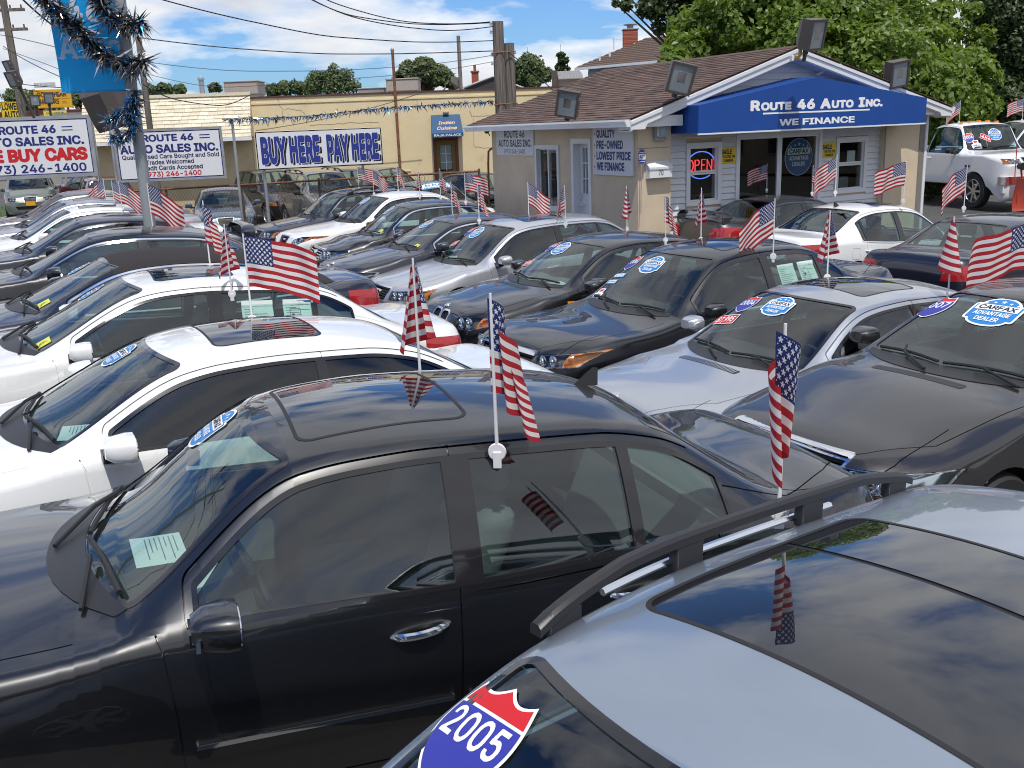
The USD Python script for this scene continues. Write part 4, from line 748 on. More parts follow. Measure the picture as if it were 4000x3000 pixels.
SH = [plain(f'brown_shingle_{k}', c_, .9, noise=.25, nscale=30, bump=.4, bscale=150) for k, c_ in enumerate([(.115, .070, .055), (.095, .060, .048), (.135, .085, .068), (.080, .052, .044)])]
of = thing('office_building', 'small tan office with brown shingled roof and blue awning', 'building', MO)
W7, D6, ZE, RZ, RA = 7.2, 5.95, 2.42, 3.66, 3.36
win = osd(2097, 582) + osd(2184, 806); wl = (min(win[0], win[2]), max(win[0], win[2])); wz = (.74, 1.96)
dl0, dl1 = osd(2302, 542)[0], osd(2237, 543)[0]
fo = {'w1': (ofr(2690, 580, .15)[0], ofr(2802, 580, .15)[0], ofr(2690, 790, .15)[1], ofr(2690, 575, .15)[1]), 'd': (ofr(2884, 560, .15)[0], ofr(3196, 560, .15)[0], -.42, ofr(2890, 535, .15)[1]), 'w2': (ofr(3273, 560, .15)[0], ofr(3374, 560, .15)[0], ofr(3273, 742, .15)[1], ofr(3273, 552, .15)[1])}
shell_ = m3.Manifold.cube((W7, D6, ZE + .8)).translate((0, 0, -.8)) - m3.Manifold.cube((W7 - .4, D6 - .5, ZE + 2)).translate((.2, .3, -.7))
shell_ -= m3.Manifold.cube((6.12 - .72, .151, 4)).translate((.72, -.001, -1))
ops = [m3.Manifold.cube((.5, wl[1] - wl[0], wz[1] - wz[0])).translate((-.1, wl[0], wz[0])), m3.Manifold.cube((.5, dl1 - dl0, 2.7)).translate((-.1, dl0, -.6))] + [m3.Manifold.cube((q[1] - q[0], .6, q[3] - q[2])).translate((q[0], .0, q[2])) for q in fo.values()]
wallm = shell_ - m3.Manifold.batch_boolean(ops, m3.OpType.Add)
part('wall', wallm, STUCCO, of, smooth=False)
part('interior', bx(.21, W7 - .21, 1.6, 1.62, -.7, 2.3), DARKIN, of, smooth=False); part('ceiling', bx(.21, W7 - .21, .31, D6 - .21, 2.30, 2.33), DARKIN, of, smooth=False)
for dz, x0, x1 in ((1.93, .02, .72), ): part('stucco_joint', bx(.01, .71, -.004, .004, 1.955, 1.967), GREYTRIM, of, smooth=False)
part('corner_trim', bx(6.122, 6.16, -.004, .15, -.6, 2.4), GREYTRIM, of, smooth=False); part('corner_trim', bx(W7 - .06, W7 + .08, -.012, .02, -.6, 2.4), GREYTRIM, of, smooth=False); part('downpipe', bx(W7 + .09, W7 + .17, -.03, .05, -.6, 2.35, .02), WHITEP, of)
# siding planks, each a board of its own, between the windows and doors
spans = [(.725, fo['w1'][0] - .085), (fo['w1'][1] + .085, fo['d'][0] - .06), (fo['d'][1] + .06, fo['w2'][0] - .085), (fo['w2'][1] + .085, 6.118)]
PH = .118
for k in range(24):
    z0 = -.5 + k * PH; z1 = z0 + PH
    if z0 > 2.2: break
    rows = []
    inw = [q for q in ('w1', 'w2') if z0 < fo[q][3] + .08 and z1 > fo[q][2] - .08]; ind = z0 < fo['d'][3] + .06
    segs = [(.725, 6.118)]
    for q in inw + (['d'] if ind else []):
        m = .085 if q != 'd' else .06; segs = [s2 for s in segs for s2 in (((s[0], min(s[1], fo[q][0] - m)), (max(s[0], fo[q][1] + m), s[1])) if s[0] < fo[q][1] and s[1] > fo[q][0] else (s,)) if s2[1] - s2[0] > .02]
    for s in segs:
        part('siding_plank', hull([(x, y, z) for x in s for y, z in ((.149, z0 + .003), (.149, z1 - .006), (.118, z0 + .003), (.116, z0 + .014), (.140, z1 - .006))]), SIDING, of, smooth=False)
def window(par, a0, a1, z0, z1, b, fw=.06, rails=(), name='window', sash=True):
    fr = m3.Manifold.cube((a1 - a0 + 2 * .075, .06, z1 - z0 + 2 * .075)).translate((a0 - .075, b - .035, z0 - .075)) - m3.Manifold.cube((a1 - a0 - .02, .3, z1 - z0 - .02)).translate((a0 + .01, b - .1, z0 + .01))
    p = part(name, fr, WHITEP, par, smooth=False)
    for (u0, u1, w0, w1) in rails:
        s = m3.Manifold.cube((u1 - u0, .045, w1 - w0)).translate((u0, b + .015, w0)) - m3.Manifold.cube((u1 - u0 - 2 * fw * .6, .2, w1 - w0 - 2 * fw * .6)).translate((u0 + fw * .6, b - .05, w0 + fw * .6))
        part('sash', s, WHITEP, p, smooth=False); part('pane', bx(u0 + fw * .55, u1 - fw * .55, b + .034, b + .038, w0 + fw * .55, w1 - fw * .55), WINDOW, p, smooth=False)
    return p
for q in ('w1', 'w2'):
    a0, a1, z0, z1 = fo[q]; zm = (z0 + z1) / 2 + .03; window(of, a0, a1, z0, z1, .135, rails=((a0, a1, zm, z1), (a0, a1, z0, zm - .005)))
a0, a1, z0, z1 = fo['d']; am = (a0 + a1) / 2
window(of, a0, a1, z0, z1, .135, fw=.09, rails=((a0, am + .02, z0, z1), (am + .025, a1, z0, z1)), name='sliding_door')
# side window and nine-light door (in the plane of the left wall)
MS = np.array([[0, 1, 0, 0], [-1, 0, 0, 0], [0, 0, 1, 0], [0, 0, 0, 1.]])            # (along -b, depth a, z): reads left to right when seen from the left
def sidew(v, f): return np.stack([v[:, 1], -v[:, 0], v[:, 2]], 1), f
fr = m3.Manifold.cube((.06, wl[1] - wl[0] + .13, wz[1] - wz[0] + .13)).translate((-.03, wl[0] - .065, wz[0] - .065)) - m3.Manifold.cube((.3, wl[1] - wl[0] - .02, wz[1] - wz[0] - .02)).translate((-.1, wl[0] + .01, wz[0] + .01))
wp = part('window', fr, WHITEP, of, smooth=False); wm = (wl[0] + wl[1]) / 2
for u0, u1, dx in ((wl[0], wm + .03, .02), (wm - .03, wl[1], .05)):
    s = m3.Manifold.cube((.03, u1 - u0, wz[1] - wz[0])).translate((dx, u0, wz[0])) - m3.Manifold.cube((.3, u1 - u0 - .08, wz[1] - wz[0] - .08)).translate((-.1, u0 + .04, wz[0] + .04)); part('sash', s, WHITEP, wp, smooth=False); part('pane', bx(dx + .013, dx + .017, u0 + .035, u1 - .035, wz[0] + .035, wz[1] - .035), WINDOW, wp, smooth=False)
df = m3.Manifold.cube((.22, dl1 - dl0 + .12, 2.75)).translate((-.02, dl0 - .06, -.6)) - m3.Manifold.cube((.5, dl1 - dl0 - .06, 2.66)).translate((-.1, dl0 + .03, -.61))
part('door_frame', df, WHITEP, of, smooth=False)
dw0, dw1 = dl0 + .035, dl1 - .035; gz0, gz1 = 1.06, 1.98; g0, g1 = dw0 + .12, dw1 - .12
dm_ = m3.Manifold.cube((.05, dw1 - dw0, 2.62)).translate((.13, dw0, -.55)) - m3.Manifold.cube((.3, g1 - g0, gz1 - gz0)).translate((0, g0, gz0))
dp = part('door', dm_, DOORP, of, smooth=False)
for k in range(3):
    for r in range(3):
        u0, u1 = g0 + (g1 - g0) * k / 3, g0 + (g1 - g0) * (k + 1) / 3; w0, w1 = gz0 + (gz1 - gz0) * r / 3, gz0 + (gz1 - gz0) * (r + 1) / 3
        part('pane', bx(.153, .157, u0 + .01, u1 - .01, w0 + .01, w1 - .01), WINDOW, dp, smooth=False)
mun = cat(*[bx(.12, .19, g0 + (g1 - g0) * k / 3 - .012, g0 + (g1 - g0) * k / 3 + .012, gz0, gz1) for k in (0, 1, 2, 3)], *[bx(.122, .188, g0, g1, gz0 + (gz1 - gz0) * r / 3 - .012, gz0 + (gz1 - gz0) * r / 3 + .012) for r in (0, 1, 2, 3)])
part('glazing_bars', mun, DOORP, dp, smooth=False)
part('handle', cat(cyl((.13, dw1 - .07, .84), (.06, dw1 - .07, .84), .022), tube([(.06, dw1 - .07, .84), (.06, dw1 - .19, .84)], .012), cyl((.13, dw1 - .07, 1.02), (.09, dw1 - .07, 1.02), .026)), SILVERTRIM, dp)
for zq in (.15, .58):
    for k in (0, 1): u0 = dw0 + .1 + k * .36; part('door_panel', cham(.118, .14, u0, u0 + .28, zq, zq + .32, .012), DOORP, dp, smooth=False)
# awning
ad = .7; al0, al1 = .80, ofr(3618, 430, -ad)[0]; zb0, zb1, zt0 = ofr(2732, 519, -ad)[1], ofr(3618, 480, -ad)[1], ofr(2732, 411, -ad)[1]; ap = ofr(3193, 300, -ad); zb_ = (zb0 + zb1) / 2
fg = Polygon([(al0, zb_), (al1, zb_), (al1, zt0), (ap[0], ap[1]), (al0, zt0)])
ap_z = ap[1]; pts = []
for y, dz in ((-ad, 0), (.10, .02)):
    pts += [(al0, y, zb_), (al1, y, zb_), (al1, y, zt0 + dz), (ap[0], y, ap_z + dz), (al0, y, zt0 + dz)]
pts = np.array(pts); hullm = m3.Manifold.hull_points(pts) - m3.Manifold.hull_points(np.array([((p[0] - ap[0]) * .992 + ap[0], -ad + .02 if p[1] < 0 else .2, p[2] - .02 if p[2] > zb_ + .1 else zb_ - .1) for p in pts]))
aw = part('awning', hullm, AWN, of, smooth=False)
part('awning_edge', cat(bx(al0 - .005, al1 + .005, -ad - .006, -ad + .02, zb_ - .03, zb_ - .003)), WHITEP, aw, smooth=False)
tl0, tl1 = ofr(2932, 430, -ad)[0], ofr(3447, 405, -ad)[0]; tz = ofr(2932, 430, -ad)[1] - .005; hc = .155
def smallcaps(words, h, w):
    g, x = [], 0
    for wd in words:
        a_ = text(wd[0], h, bold=5, anchor='l', x=x); g.append(a_); x = a_.bounds[2] + .018
        if len(wd) > 1: b = text(wd[1:], h * (.76 if not wd[0].isdigit() else 1), bold=5, anchor='l', x=x); g.append(b); x = b.bounds[2]
        x += .085
    g = unary_union(g); x0, _, x1, _ = g.bounds; return affinity.affine_transform(g, [w / (x1 - x0), 0, 0, 1, -x0 * w / (x1 - x0), 0])
wf0, wf1 = ofr(3044, 492, -ad)[0], ofr(3338, 478, -ad)[0]; wfz = ofr(3044, 490, -ad)[1]; ul0, ul1 = ofr(2980, 440, -ad)[0], ofr(3397, 428, -ad)[0]; ulz = (ofr(2980, 445, -ad)[1] + ofr(3397, 427, -ad)[1]) / 2
lay = [(unary_union([affinity.translate(smallcaps(['ROUTE', '46', 'AUTO', 'INC.'], hc, tl1 - tl0), tl0, tz).buffer(.004), rrect(ul0, ulz - .014, ul1, ulz + .014, .008), affinity.translate(fitw('WE FINANCE', .105, wf1 - wf0, bold=4), (wf0 + wf1) / 2, wfz)]), W_)]
MF = lambda b: np.array([[1, 0, 0, 0], [0, 0, -1, b], [0, 1, 0, 0], [0, 0, 0, 1.]])     # flat print onto a front-facing plane
pprint('lettering', lay, INK, aw, MF(-ad - .002))
# gable, rakes, soffit, gutter
OH, OB = .36, .45
def roofz(a_): return RZ - (RA - a_) * (RZ - 2.47) / (RA + .40) if a_ < RA else RZ - (a_ - RA) * (RZ - 2.47) / (W7 + .42 - RA)
gab = Polygon([(0.02, 2.421), (W7 - .02, 2.421), (RA, roofz(RA) - .10)])
part('gable_wall', xf(tri(extr(gab, .12)), np.array([[1, 0, 0, 0], [0, 0, -1, .16], [0, 1, 0, 0], [0, 0, 0, 1.]])), STUCCO, of, smooth=False)
for k in range(11):
    z0 = 2.40 + k * .118; s = gab.buffer(-.002).intersection(sbox(-1, z0, 9, z0 + .118))
    if s.is_empty or s.area < .01: continue
    x0, _, x1, _ = s.bounds; xt = s.intersection(LineString([(-1, z0 + .117), (9, z0 + .117)])); t0, t1 = (xt.bounds[0], xt.bounds[2]) if not xt.is_empty else (RA - .01, RA + .01)
    part('siding_plank', hull([(x0, .039, z0), (x1, .039, z0), (x0, .010, z0), (x1, .010, z0), (t0, .039, z0 + .117), (t1, .039, z0 + .117), (t0, .030, z0 + .117), (t1, .030, z0 + .117)]), SIDING, of, smooth=False)
sl = (RZ - 2.47) / (RA + .40); aL, aR = -.40, W7 + .42
rk = lambda a_, dz: (a_, roofz(a_) + dz)
for (s0, s1) in ((aL, RA), (RA, aR)):
    rb = Polygon([rk(s0, -.02), rk(s1, -.02), rk(s1, -.19), rk(s0, -.19)]); part('rake_board', xf(tri(extr(rb, .03)), np.array([[1, 0, 0, 0], [0, 0, -1, -OH + .02], [0, 1, 0, 0], [0, 0, 0, 1.]])), WHITEP, of, smooth=False)
    rb2 = Polygon([rk(s0, -.03), rk(s1, -.03), rk(s1, -.085), rk(s0, -.085)]); part('rake_moulding', xf(tri(extr(rb2, .02)), np.array([[1, 0, 0, 0], [0, 0, -1, -OH - .011], [0, 1, 0, 0], [0, 0, 0, 1.]])), WHITEP, of, smooth=False)
    sf = Polygon([rk(s0, -.191), rk(s1, -.191), rk(s1, -.205), rk(s0, -.205)]); part('soffit', xf(tri(extr(sf, OH + .02)), np.array([[1, 0, 0, 0], [0, 0, -1, .03], [0, 1, 0, 0], [0, 0, 0, 1.]])), WHITEP, of, smooth=False)
    part('roof', xf(tri(extr(Polygon([rk(s0, -.02), rk(s1, -.02), rk(s1, .0), rk(s0, .0)]), D6 + OB + OH)), np.array([[1, 0, 0, 0], [0, 0, -1, D6 + OB], [0, 1, 0, 0], [0, 0, 0, 1.]])), SH[3], of, smooth=False)
for s_ in (-1, 1):                                                                     # boxed eave returns and gutters
    e0 = aL if s_ < 0 else aR; q = lambda d: e0 - s_ * d
    lo, hi = sorted((q(0), q(.62))); part('eave_return', hull([(q(0), y, z) for y in (-OH - .012, .0) for z in (2.30, 2.455)] + [(q(.30), y, 2.30) for y in (-OH - .012, .0)] + [(q(.42), y, roofz(q(.42)) - .1) for y in (-OH - .012, .0)]), WHITEP, of, smooth=False)
    part('eave_return', bx(*sorted((q(.38), q(1.18))), -OH + .08, .02, 2.335, 2.52), WHITEP, of, smooth=False)
    part('eave_soffit', bx(*sorted((q(0.0), q(.42))), .0, D6 + OB, 2.345, 2.36), WHITEP, of, smooth=False)
    gp = Polygon([(q(-.11), 2.475), (q(-.115), 2.44), (q(-.08), 2.38), (q(-.075), 2.345), (q(0), 2.345), (q(0), 2.475)]); part('gutter', xf(tri(extr(gp, D6 + OB + OH)), np.array([[1, 0, 0, 0], [0, 0, -1, D6 + OB], [0, 1, 0, 0], [0, 0, 0, 1.]])), WHITEP, of, smooth=False)
def courses(par, p0, eu, es, en, wid, length, cw, ch, mats, name='shingle', limit=300, thick=.012, order=None, lift=.006, r=None):
    """Overlapping shingles laid in courses up a slope: p0 lower left corner, eu along, es up the slope, en out."""
    r = r or np.random.default_rng(11); allb, n, rest = [], 0, []
    for j in range(int(length / ch) + 1):
        s0 = j * ch; x = -cw * (j % 2) * .5 - r.random() * .03
        if s0 > length - .02: break
        while x < wid:
            w = cw * (.85 + .3 * r.random()); x0, x1 = max(x, 0), min(x + w - .006, wid); x += w
            if x1 - x0 < .04: continue
            s1 = min(s0 + ch * 1.12, length + .01); t = thick * (.7 + .6 * r.random()); dl = .006 * r.random()
            b = [p0 + eu * u + es * s + en * h for u in (x0, x1) for s, h in ((s0 - dl, lift), (s0 - dl, lift + t), (s1, .001), (s1, .001 + t * .35))]
            allb.append(np.array(b))
    fq = np.array([[0, 2, 3], [0, 3, 1], [4, 5, 7], [4, 7, 6], [0, 1, 5], [0, 5, 4], [2, 6, 7], [2, 7, 3], [1, 3, 7], [1, 7, 5], [0, 4, 6], [0, 6, 2]])
    idx = list(range(len(allb)))
    if order is not None: idx.sort(key=lambda k: order(allb[k].mean(0)))
    for k in idx[:limit]: part(name, (allb[k], fq), mats[int(r.integers(len(mats)))], par, smooth=False)
    for m_ in range(len(mats)):
        ks = idx[limit:][m_::len(mats)]
        if ks: rest.append((np.vstack([allb[k] for k in ks]), np.vstack([fq + 8 * n_ for n_ in range(len(ks))]), mats[m_]))
    return rest
en = np.array([-sl, 0, 1.0]); en /= np.linalg.norm(en); es = np.array([1, 0, sl]); Ls = (RA - aL) * math.hypot(1, sl); es = es / np.linalg.norm(es)
front = OC - OV * 6
rest = courses(of, np.array([aL - .02, D6 + OB + .01, 2.475]), np.array([0, -1.0, 0]), es, en, D6 + OB + OH + .03, Ls, .30, .142, SH, order=lambda p: -p[2] * 0 + p[1] + .5 * p[0])
for v_, f_, m_ in rest: part('shingles', (v_, f_), m_, of, smooth=False, kind='stuff')
slr = (RZ - 2.47) / (aR - RA); es2 = np.array([-1, 0, slr]) / math.hypot(1, slr); en2 = np.array([slr, 0, 1]) / math.hypot(1, slr); Lr = (aR - RA) * math.hypot(1, slr)
for v_, f_, m_ in courses(of, np.array([aR + .02, -OH - .02, 2.475]), np.array([0, 1.0, 0]), es2, en2, D6 + OB + OH + .03, Lr, .30, .142, SH[:2], limit=0): part('shingles', (v_, f_), m_, of, smooth=False, kind='stuff')
part('ridge_cap', xf(tri(extr(Polygon([(RA - .14, roofz(RA - .14) + .012), (RA, RZ + .02), (RA + .14, roofz(RA + .14) + .012), (RA + .14, roofz(RA + .14) + .024), (RA, RZ + .034), (RA - .14, roofz(RA - .14) + .024)]), D6 + OB + OH + .02)), np.array([[1, 0, 0, 0], [0, 0, -1, D6 + OB], [0, 1, 0, 0], [0, 0, 0, 1.]])), SH[1], of, smooth=False)
# ------------------------------------------------------------------ the restaurant behind
YEL1 = mk('yellow_stucco', {'tc': ('texture_coordinate', {}), 'n': ('noise_texture', {'scale': .9, 'detail': 9.0, 'roughness': .68}), 'r': ('rgb_ramp', {'ramp': [(.28, (.42, .34, .22)), (.40, (.70, .57, .34)), (.7, (.77, .64, .40))]}), 'n2': ('noise_texture', {'scale': 40.0, 'detail': 4.0}), 'b': ('bump', {'strength': .4, 'distance': .02}), 'p': ('principled_bsdf', {'roughness': .9})},
    [('tc.object', 'n.vector'), ('tc.object', 'n2.vector'), ('n.fac', 'r.fac'), ('r.color', 'p.base_color'), ('n2.fac', 'b.height'), ('b.normal', 'p.normal')])
TANW = plain('tan_wall', (.58, .46, .28), .9, noise=.12, nscale=1.2, bump=.3); CREAM = [plain(f'cream_shake_{k}', c_, .85, noise=.12, nscale=12, bump=.2) for k, c_ in enumerate([(.68, .61, .46), (.62, .55, .41), (.72, .66, .51)])]
RUST = plain('rusty_pipe', (.20, .09, .05), .8, noise=.4, nscale=6); COPING = plain('dark_red_coping', (.10, .035, .03), .7); GREYMET = plain('grey_metal', (.30, .29, .28), .5, metal=.4, noise=.15); TAUPE = plain('taupe_unit', (.34, .29, .25), .7, noise=.08); STEEL = plain('galvanised_steel', (.42, .43, .44), .45, metal=.6, noise=.2, nscale=3)
RU = np.array([math.sin(rad(84)), math.cos(rad(84)), 0]); RV = np.array([-RU[1], RU[0], 0]); RC = at(1000, 700, 37.0); RC[2] = 0
MR = np.eye(4); MR[:3, 0], MR[:3, 1], MR[:3, 3] = RU, RV, RC
def rf(px, py, b=0.0): p = onpl(px, py, RC + RV * b, RV) - RC; return p @ RU, p[2]
rs = thing('restaurant_building', 'long pale yellow stucco building with a cream shingled mansard at its left end', 'building', MR)
ztop = (rf(1000, 385)[1] + rf(1900, 352)[1]) / 2; xr = 13.5
door = (rf(1697, 560)[0], rf(1783, 560)[0], rf(1740, 545)[1])
wm_ = m3.Manifold.cube((xr, .3, ztop + 1.2)).translate((0, 0, -1.2)) - m3.Manifold.cube((door[1] - door[0], .6, door[2] + .6)).translate((door[0], -.1, -.6))
part('wall', wm_, YEL1, rs, smooth=False); part('side_wall', bx(xr - .3, xr, .301, 12, -1.2, ztop), YEL1, rs, smooth=False); part('roof', bx(-7, xr - .301, .301, 12, ztop - .35, ztop - .25), GREYMET, rs, smooth=False)
part('coping', bx(0, xr + .03, -.04, .34, ztop + .003, ztop + .06), COPING, rs, smooth=False); part('wall_band', bx(0.01, xr, -.025, -.001, ztop - .22, ztop - .16), YEL1, rs, smooth=False)
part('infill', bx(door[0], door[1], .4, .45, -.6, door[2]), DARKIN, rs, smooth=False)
DOORW = plain('yellow_brown_door', (.22, .13, .035), .6, noise=.15)
d0, d1, dz = door; dp = part('door', m3.Manifold.cube((d1 - d0 - .06, .06, dz + .6)).translate((d0 + .03, .06, -.62)) - m3.Manifold.cube((.44, .3, .95)).translate(((d0 + d1) / 2 - .22, 0, dz - 1.15)), DOORW, rs, smooth=False)
part('door_casing', m3.Manifold.cube((d1 - d0 + .12, .05, dz + .66)).translate((d0 - .06, -.02, -.6)) - m3.Manifold.cube((d1 - d0 - .04, .3, dz + .7)).translate((d0 + .02, -.1, -.7)), plain('red_casing', (.22, .05, .03), .6), rs, smooth=False)
for k in range(2):
    for r_ in range(3): u = (d0 + d1) / 2 - .22 + .22 * k; z = dz - 1.15 + .315 * r_; part('pane', bx(u + .012, u + .208, .085, .09, z + .012, z + .303), WINDOW, dp, smooth=False)
part('curtain', bx((d0 + d1) / 2 - .21, (d0 + d1) / 2 + .21, .14, .15, dz - 1.1, dz - .2), PAPER, dp, smooth=False); part('glazing_bars', cat(bx((d0 + d1) / 2 - .012, (d0 + d1) / 2 + .012, .07, .1, dz - 1.15, dz - .2), *[bx((d0 + d1) / 2 - .22, (d0 + d1) / 2 + .22, .072, .098, dz - 1.15 + .315 * q - .01, dz - 1.15 + .315 * q + .01) for q in (1, 2)]), WHITEP, dp, smooth=False)
A0, A1 = rf(1681, 470)[0], rf(1802, 470)[0]; az0, az1, az2 = rf(1681, 450)[1], rf(1690, 522, -.8)[1], rf(1690, 537, -.8)[1]
AWN2 = plain('canvas_navy', (.022, .075, .17), .7, noise=.12, nscale=4)
aw2 = part('door_awning', hull([(x, 0, az0) for x in (A0 + .03, A1 - .05)] + [(x, -.8, z) for x in (A0, A1) for z in (az1, az2)] + [(x, 0, az2) for x in (A0, A1)]), AWN2, rs, smooth=False)
nrm = np.array([0, -(az0 - az1), -.8 * -1]); up_ = np.array([0, .8, az0 - az1]); up_ /= np.linalg.norm(up_); no_ = np.cross(np.array([1, 0, 0]), up_); am_ = (A0 + A1) / 2
Mt = np.eye(4); Mt[:3, 0] = (1, 0, 0); Mt[:3, 1] = up_; Mt[:3, 2] = no_; Mt[:3, 3] = np.array([am_, -.8, az1]) + no_ * .003
pprint('lettering', [(unary_union([fitw('Indian', .16, .62, slant=.25, bold=2, y=.50), fitw('Cuisine', .16, .74, slant=.25, bold=2, y=.20)]), (.75, .45, .22))], INK, aw2, Mt)
pprint('lettering', [(fitw('RAJA PALACE', (az1 - az2) * .55, 1.0, bold=3, x=am_, y=az2 + (az1 - az2) * .22), W_)], INK, aw2, MF(-.803))
part('awning_lamp', bx(am_ - .1, am_ + .12, -.16, -.0, az0 + .03, az0 + .12, .02), GREYMET, rs)
cx, cz = rf(1533, 205)[0], rf(1533, 205)[1]; part('conduit', cat(tube([(cx, -.06, cz), (cx, -.06, .1)], .055, 10)), RUST, rs); part('conduit_clamp', cat(bx(cx - .4, cx + .4, -.03, -.003, .92, .96), bx(cx - .1, cx + .1, -.12, -.003, .86, 1.0, .02)), YEL1, rs)
part('conduit_cap', tube([(cx, -.06, cz + .001), (cx, -.06, cz + .1), (cx + .0, -.06, cz + .16)], (.06, .075, .03), 10), GREYMET, rs)
cr_ = []
def crack(pts, w=.012):
    P = np.array(pts, float); u = np.linspace(0, 1, 14); k = np.linspace(0, 1, len(P)); xx, zz = np.interp(u, k, P[:, 0]), np.interp(u, k, P[:, 1]); zz += rng.normal(0, .02, 14); xx += rng.normal(0, .02, 14)
    return xf(tri(extr(LineString(list(zip(xx, zz))).buffer(w * .6, cap_style=2), .004)), MF(-.0015))
for q in ([rf(1080, 380), rf(1105, 425), rf(1100, 470)], [rf(1115, 425), rf(1185, 430), rf(1205, 480)], [rf(1830, 430), rf(1845, 455), rf(1925, 452)], [rf(1850, 460), rf(1852, 575), rf(1925, 577)], [rf(1210, 490), rf(1330, 482), rf(1480, 478)]): part('wall_crack', crack(q), plain('crack_grey', (.28, .24, .19), .9), rs, smooth=False)
# mansard end
m0, m1 = rf(500, 450)[0] - 1.5, -.02; ml = rf(880, 540, -.9); mt = rf(880, 378); zl, zh_ = ml[1], ztop + .12
part('lower_wall', bx(m0, -.01, -.02, .25, -1.2, zl + .02), TANW, rs, smooth=False); part('mansard_fascia', bx(m0 - .05, m1 + .15, -.95, -.90, zl - .10, zl + .02), WHITEP, rs, smooth=False); part('mansard_soffit', bx(m0, m1 + .1, -.899, -.0, zl - .05, zl - .03), WHITEP, rs, smooth=False); part('mansard_back', hull([(x, y, z) for x in (m0, m1 + .12) for y, z in ((-.89, zl + .021), (-.02, zh_), (.2, zh_), (.2, zl + .021))]), CREAM[1], rs, smooth=False)
part('mansard_cap', bx(m0, m1 + .14, -.10, .25, zh_ + .002, zh_ + .12), CREAM[0], rs, smooth=False)
e2 = np.array([0, .88, zh_ - zl - .02]); L2 = np.linalg.norm(e2); e2 /= L2; n2 = np.cross(np.array([1.0, 0, 0]), e2)
for v_, f_, m_ in courses(rs, np.array([m0, -.90, zl + .02]), np.array([1.0, 0, 0]), e2, n2, m1 + .12 - m0, L2, .30, .155, CREAM, name='shake', thick=.022, lift=.012, order=lambda p: -p[0]): part('shakes', (v_, f_), m_, rs, smooth=False, kind='stuff')
# plant on the roof
def unit(name, label, px0, py0, px1, py1, y, dep, mat, cat_='roof unit'):
    p, q = at(px0, py1, y), at(px1, py0, y); T = thing(name, label, cat_, frame((p[0], y, p[2]), (1, 0, 0))); w, h = q[0] - p[0], q[2] - p[2]
    part('casing', cham(0, w, 0, dep, 0, h, .03), mat, T, smooth=False); part('lid', cham(-.03, w + .03, -.03, dep + .03, h + .002, h + .05, .012), mat, T, smooth=False); part('skid', bx(.05, w - .05, .05, dep - .05, -.9, -.002), GREYMET, T, smooth=False); return T, w, h
unit('roof_unit', 'taupe box unit on the flat roof beside the rusty pipe', 1510, 308, 1632, 358, 41, 1.4, TAUPE); T, w, h = unit('roof_unit', 'taupe box unit with two floodlights standing on it above the cream mansard', 878, 318, 1003, 372, 41.5, 1.4, TAUPE)
unit('roof_unit', 'low grey duct unit left of the rusty pipe on the flat roof', 1400, 345, 1500, 366, 42, 1.0, GREYMET)
p, q = at(792, 372, 40), at(792, 298, 40); T = thing('roof_vent', 'galvanised vent pipe with a conical cap above the cream mansard', 'vent pipe', frame(p, (1, 0, 0))); h = q[2] - p[2]
part('pipe', cyl((0, 0, -.5), (0, 0, h - .1), .10), STEEL, T); part('cap', rev([(.15, h - .06), (.02, h + .04), (0, h + .04)], 16), STEEL, T); part('band', cyl((0, 0, h - .14), (0, 0, h - .09), .125), STEEL, T)
# ------------------------------------------------------------------ signs, poles, fence
def board(name, label, y0, y1, tl, tr, bl, br, layers, th=.03, border=NAVY, posts=(), frame_w=.06, frame_mat=None, cat_='sign', foot=None, backing=None):
    """A flat sign seen between four pixels; layers(w, h) returns its print."""
    p0, p1 = at(*bl, y0), at(*br, y1); q0, q1 = at(*tl, y0), at(*tr, y1); zb_, zt_ = (p0[2] + p1[2]) / 2, (q0[2] + q1[2]) / 2
    d = np.array([p1[0] - p0[0], p1[1] - p0[1], 0]); w = np.linalg.norm(d); d /= w; n = np.array([d[1], -d[0], 0]); h = zt_ - zb_
    M = np.eye(4); M[:3, 0], M[:3, 1], M[:3, 2], M[:3, 3] = d, (0, 0, 1), n, (p0[0], p0[1], zb_)
    T = thing(name, label, cat_, M); pn = part('panel', cham(0, w, 0, h, -th, 0, .004), backing or WHITEP, T, smooth=False)
    g = sbox(.004, .004, w - .004, h - .004); L = ([(g, (.70, .71, .73))] if border is None else [(g, border), (sbox(.03, .03, w - .03, h - .03), (.70, .71, .73))]) + layers(w, h)
    pprint('lettering', L, INK, pn, np.array([[1, 0, 0, 0], [0, 1, 0, 0], [0, 0, 1, .0015], [0, 0, 0, 1.]]))
    if frame_mat:
        f = frame_w
        for k, b in enumerate((bx(-f, w + f, -f, -.002, -.05, .012), bx(-f, w + f, h + .002, h + f, -.05, .012), bx(-f, -.002, -.001, h + .001, -.05, .012), bx(w + .002, w + f, -.001, h + .001, -.05, .012))): part('frame_rail', b, frame_mat, T, smooth=False)
    for (u, top, r, m) in posts:
        gx = M[:3, 3] + d * u; gzv = float(gz(gx[0], gx[1])) - zb_ - .1; part('post', cyl((u, gzv, -.09 - r), (u, h + top, -.09 - r), r, n=12), m, T)
    return T, M, w, h
fx_ = lambda g, w, x, y: affinity.translate(g, x, y)
def lines(w, h, rows):
    out = []
    for s, y, hh, x0, x1, col, kw in rows: out.append((affinity.translate(fitw(s, hh * h, (x1 - x0) * w, **kw), (x0 + x1) / 2 * w, y * h), col))
    return out
B3 = dict(bold=5); B2 = dict(bold=3)
def dash2(w, h, x0, x1, y): return [(unary_union([sbox(x0 * w, y * h, x1 * w, (y + .018) * h), sbox(x0 * w, (y + .06) * h, x1 * w, (y + .078) * h)]), NAVY)]
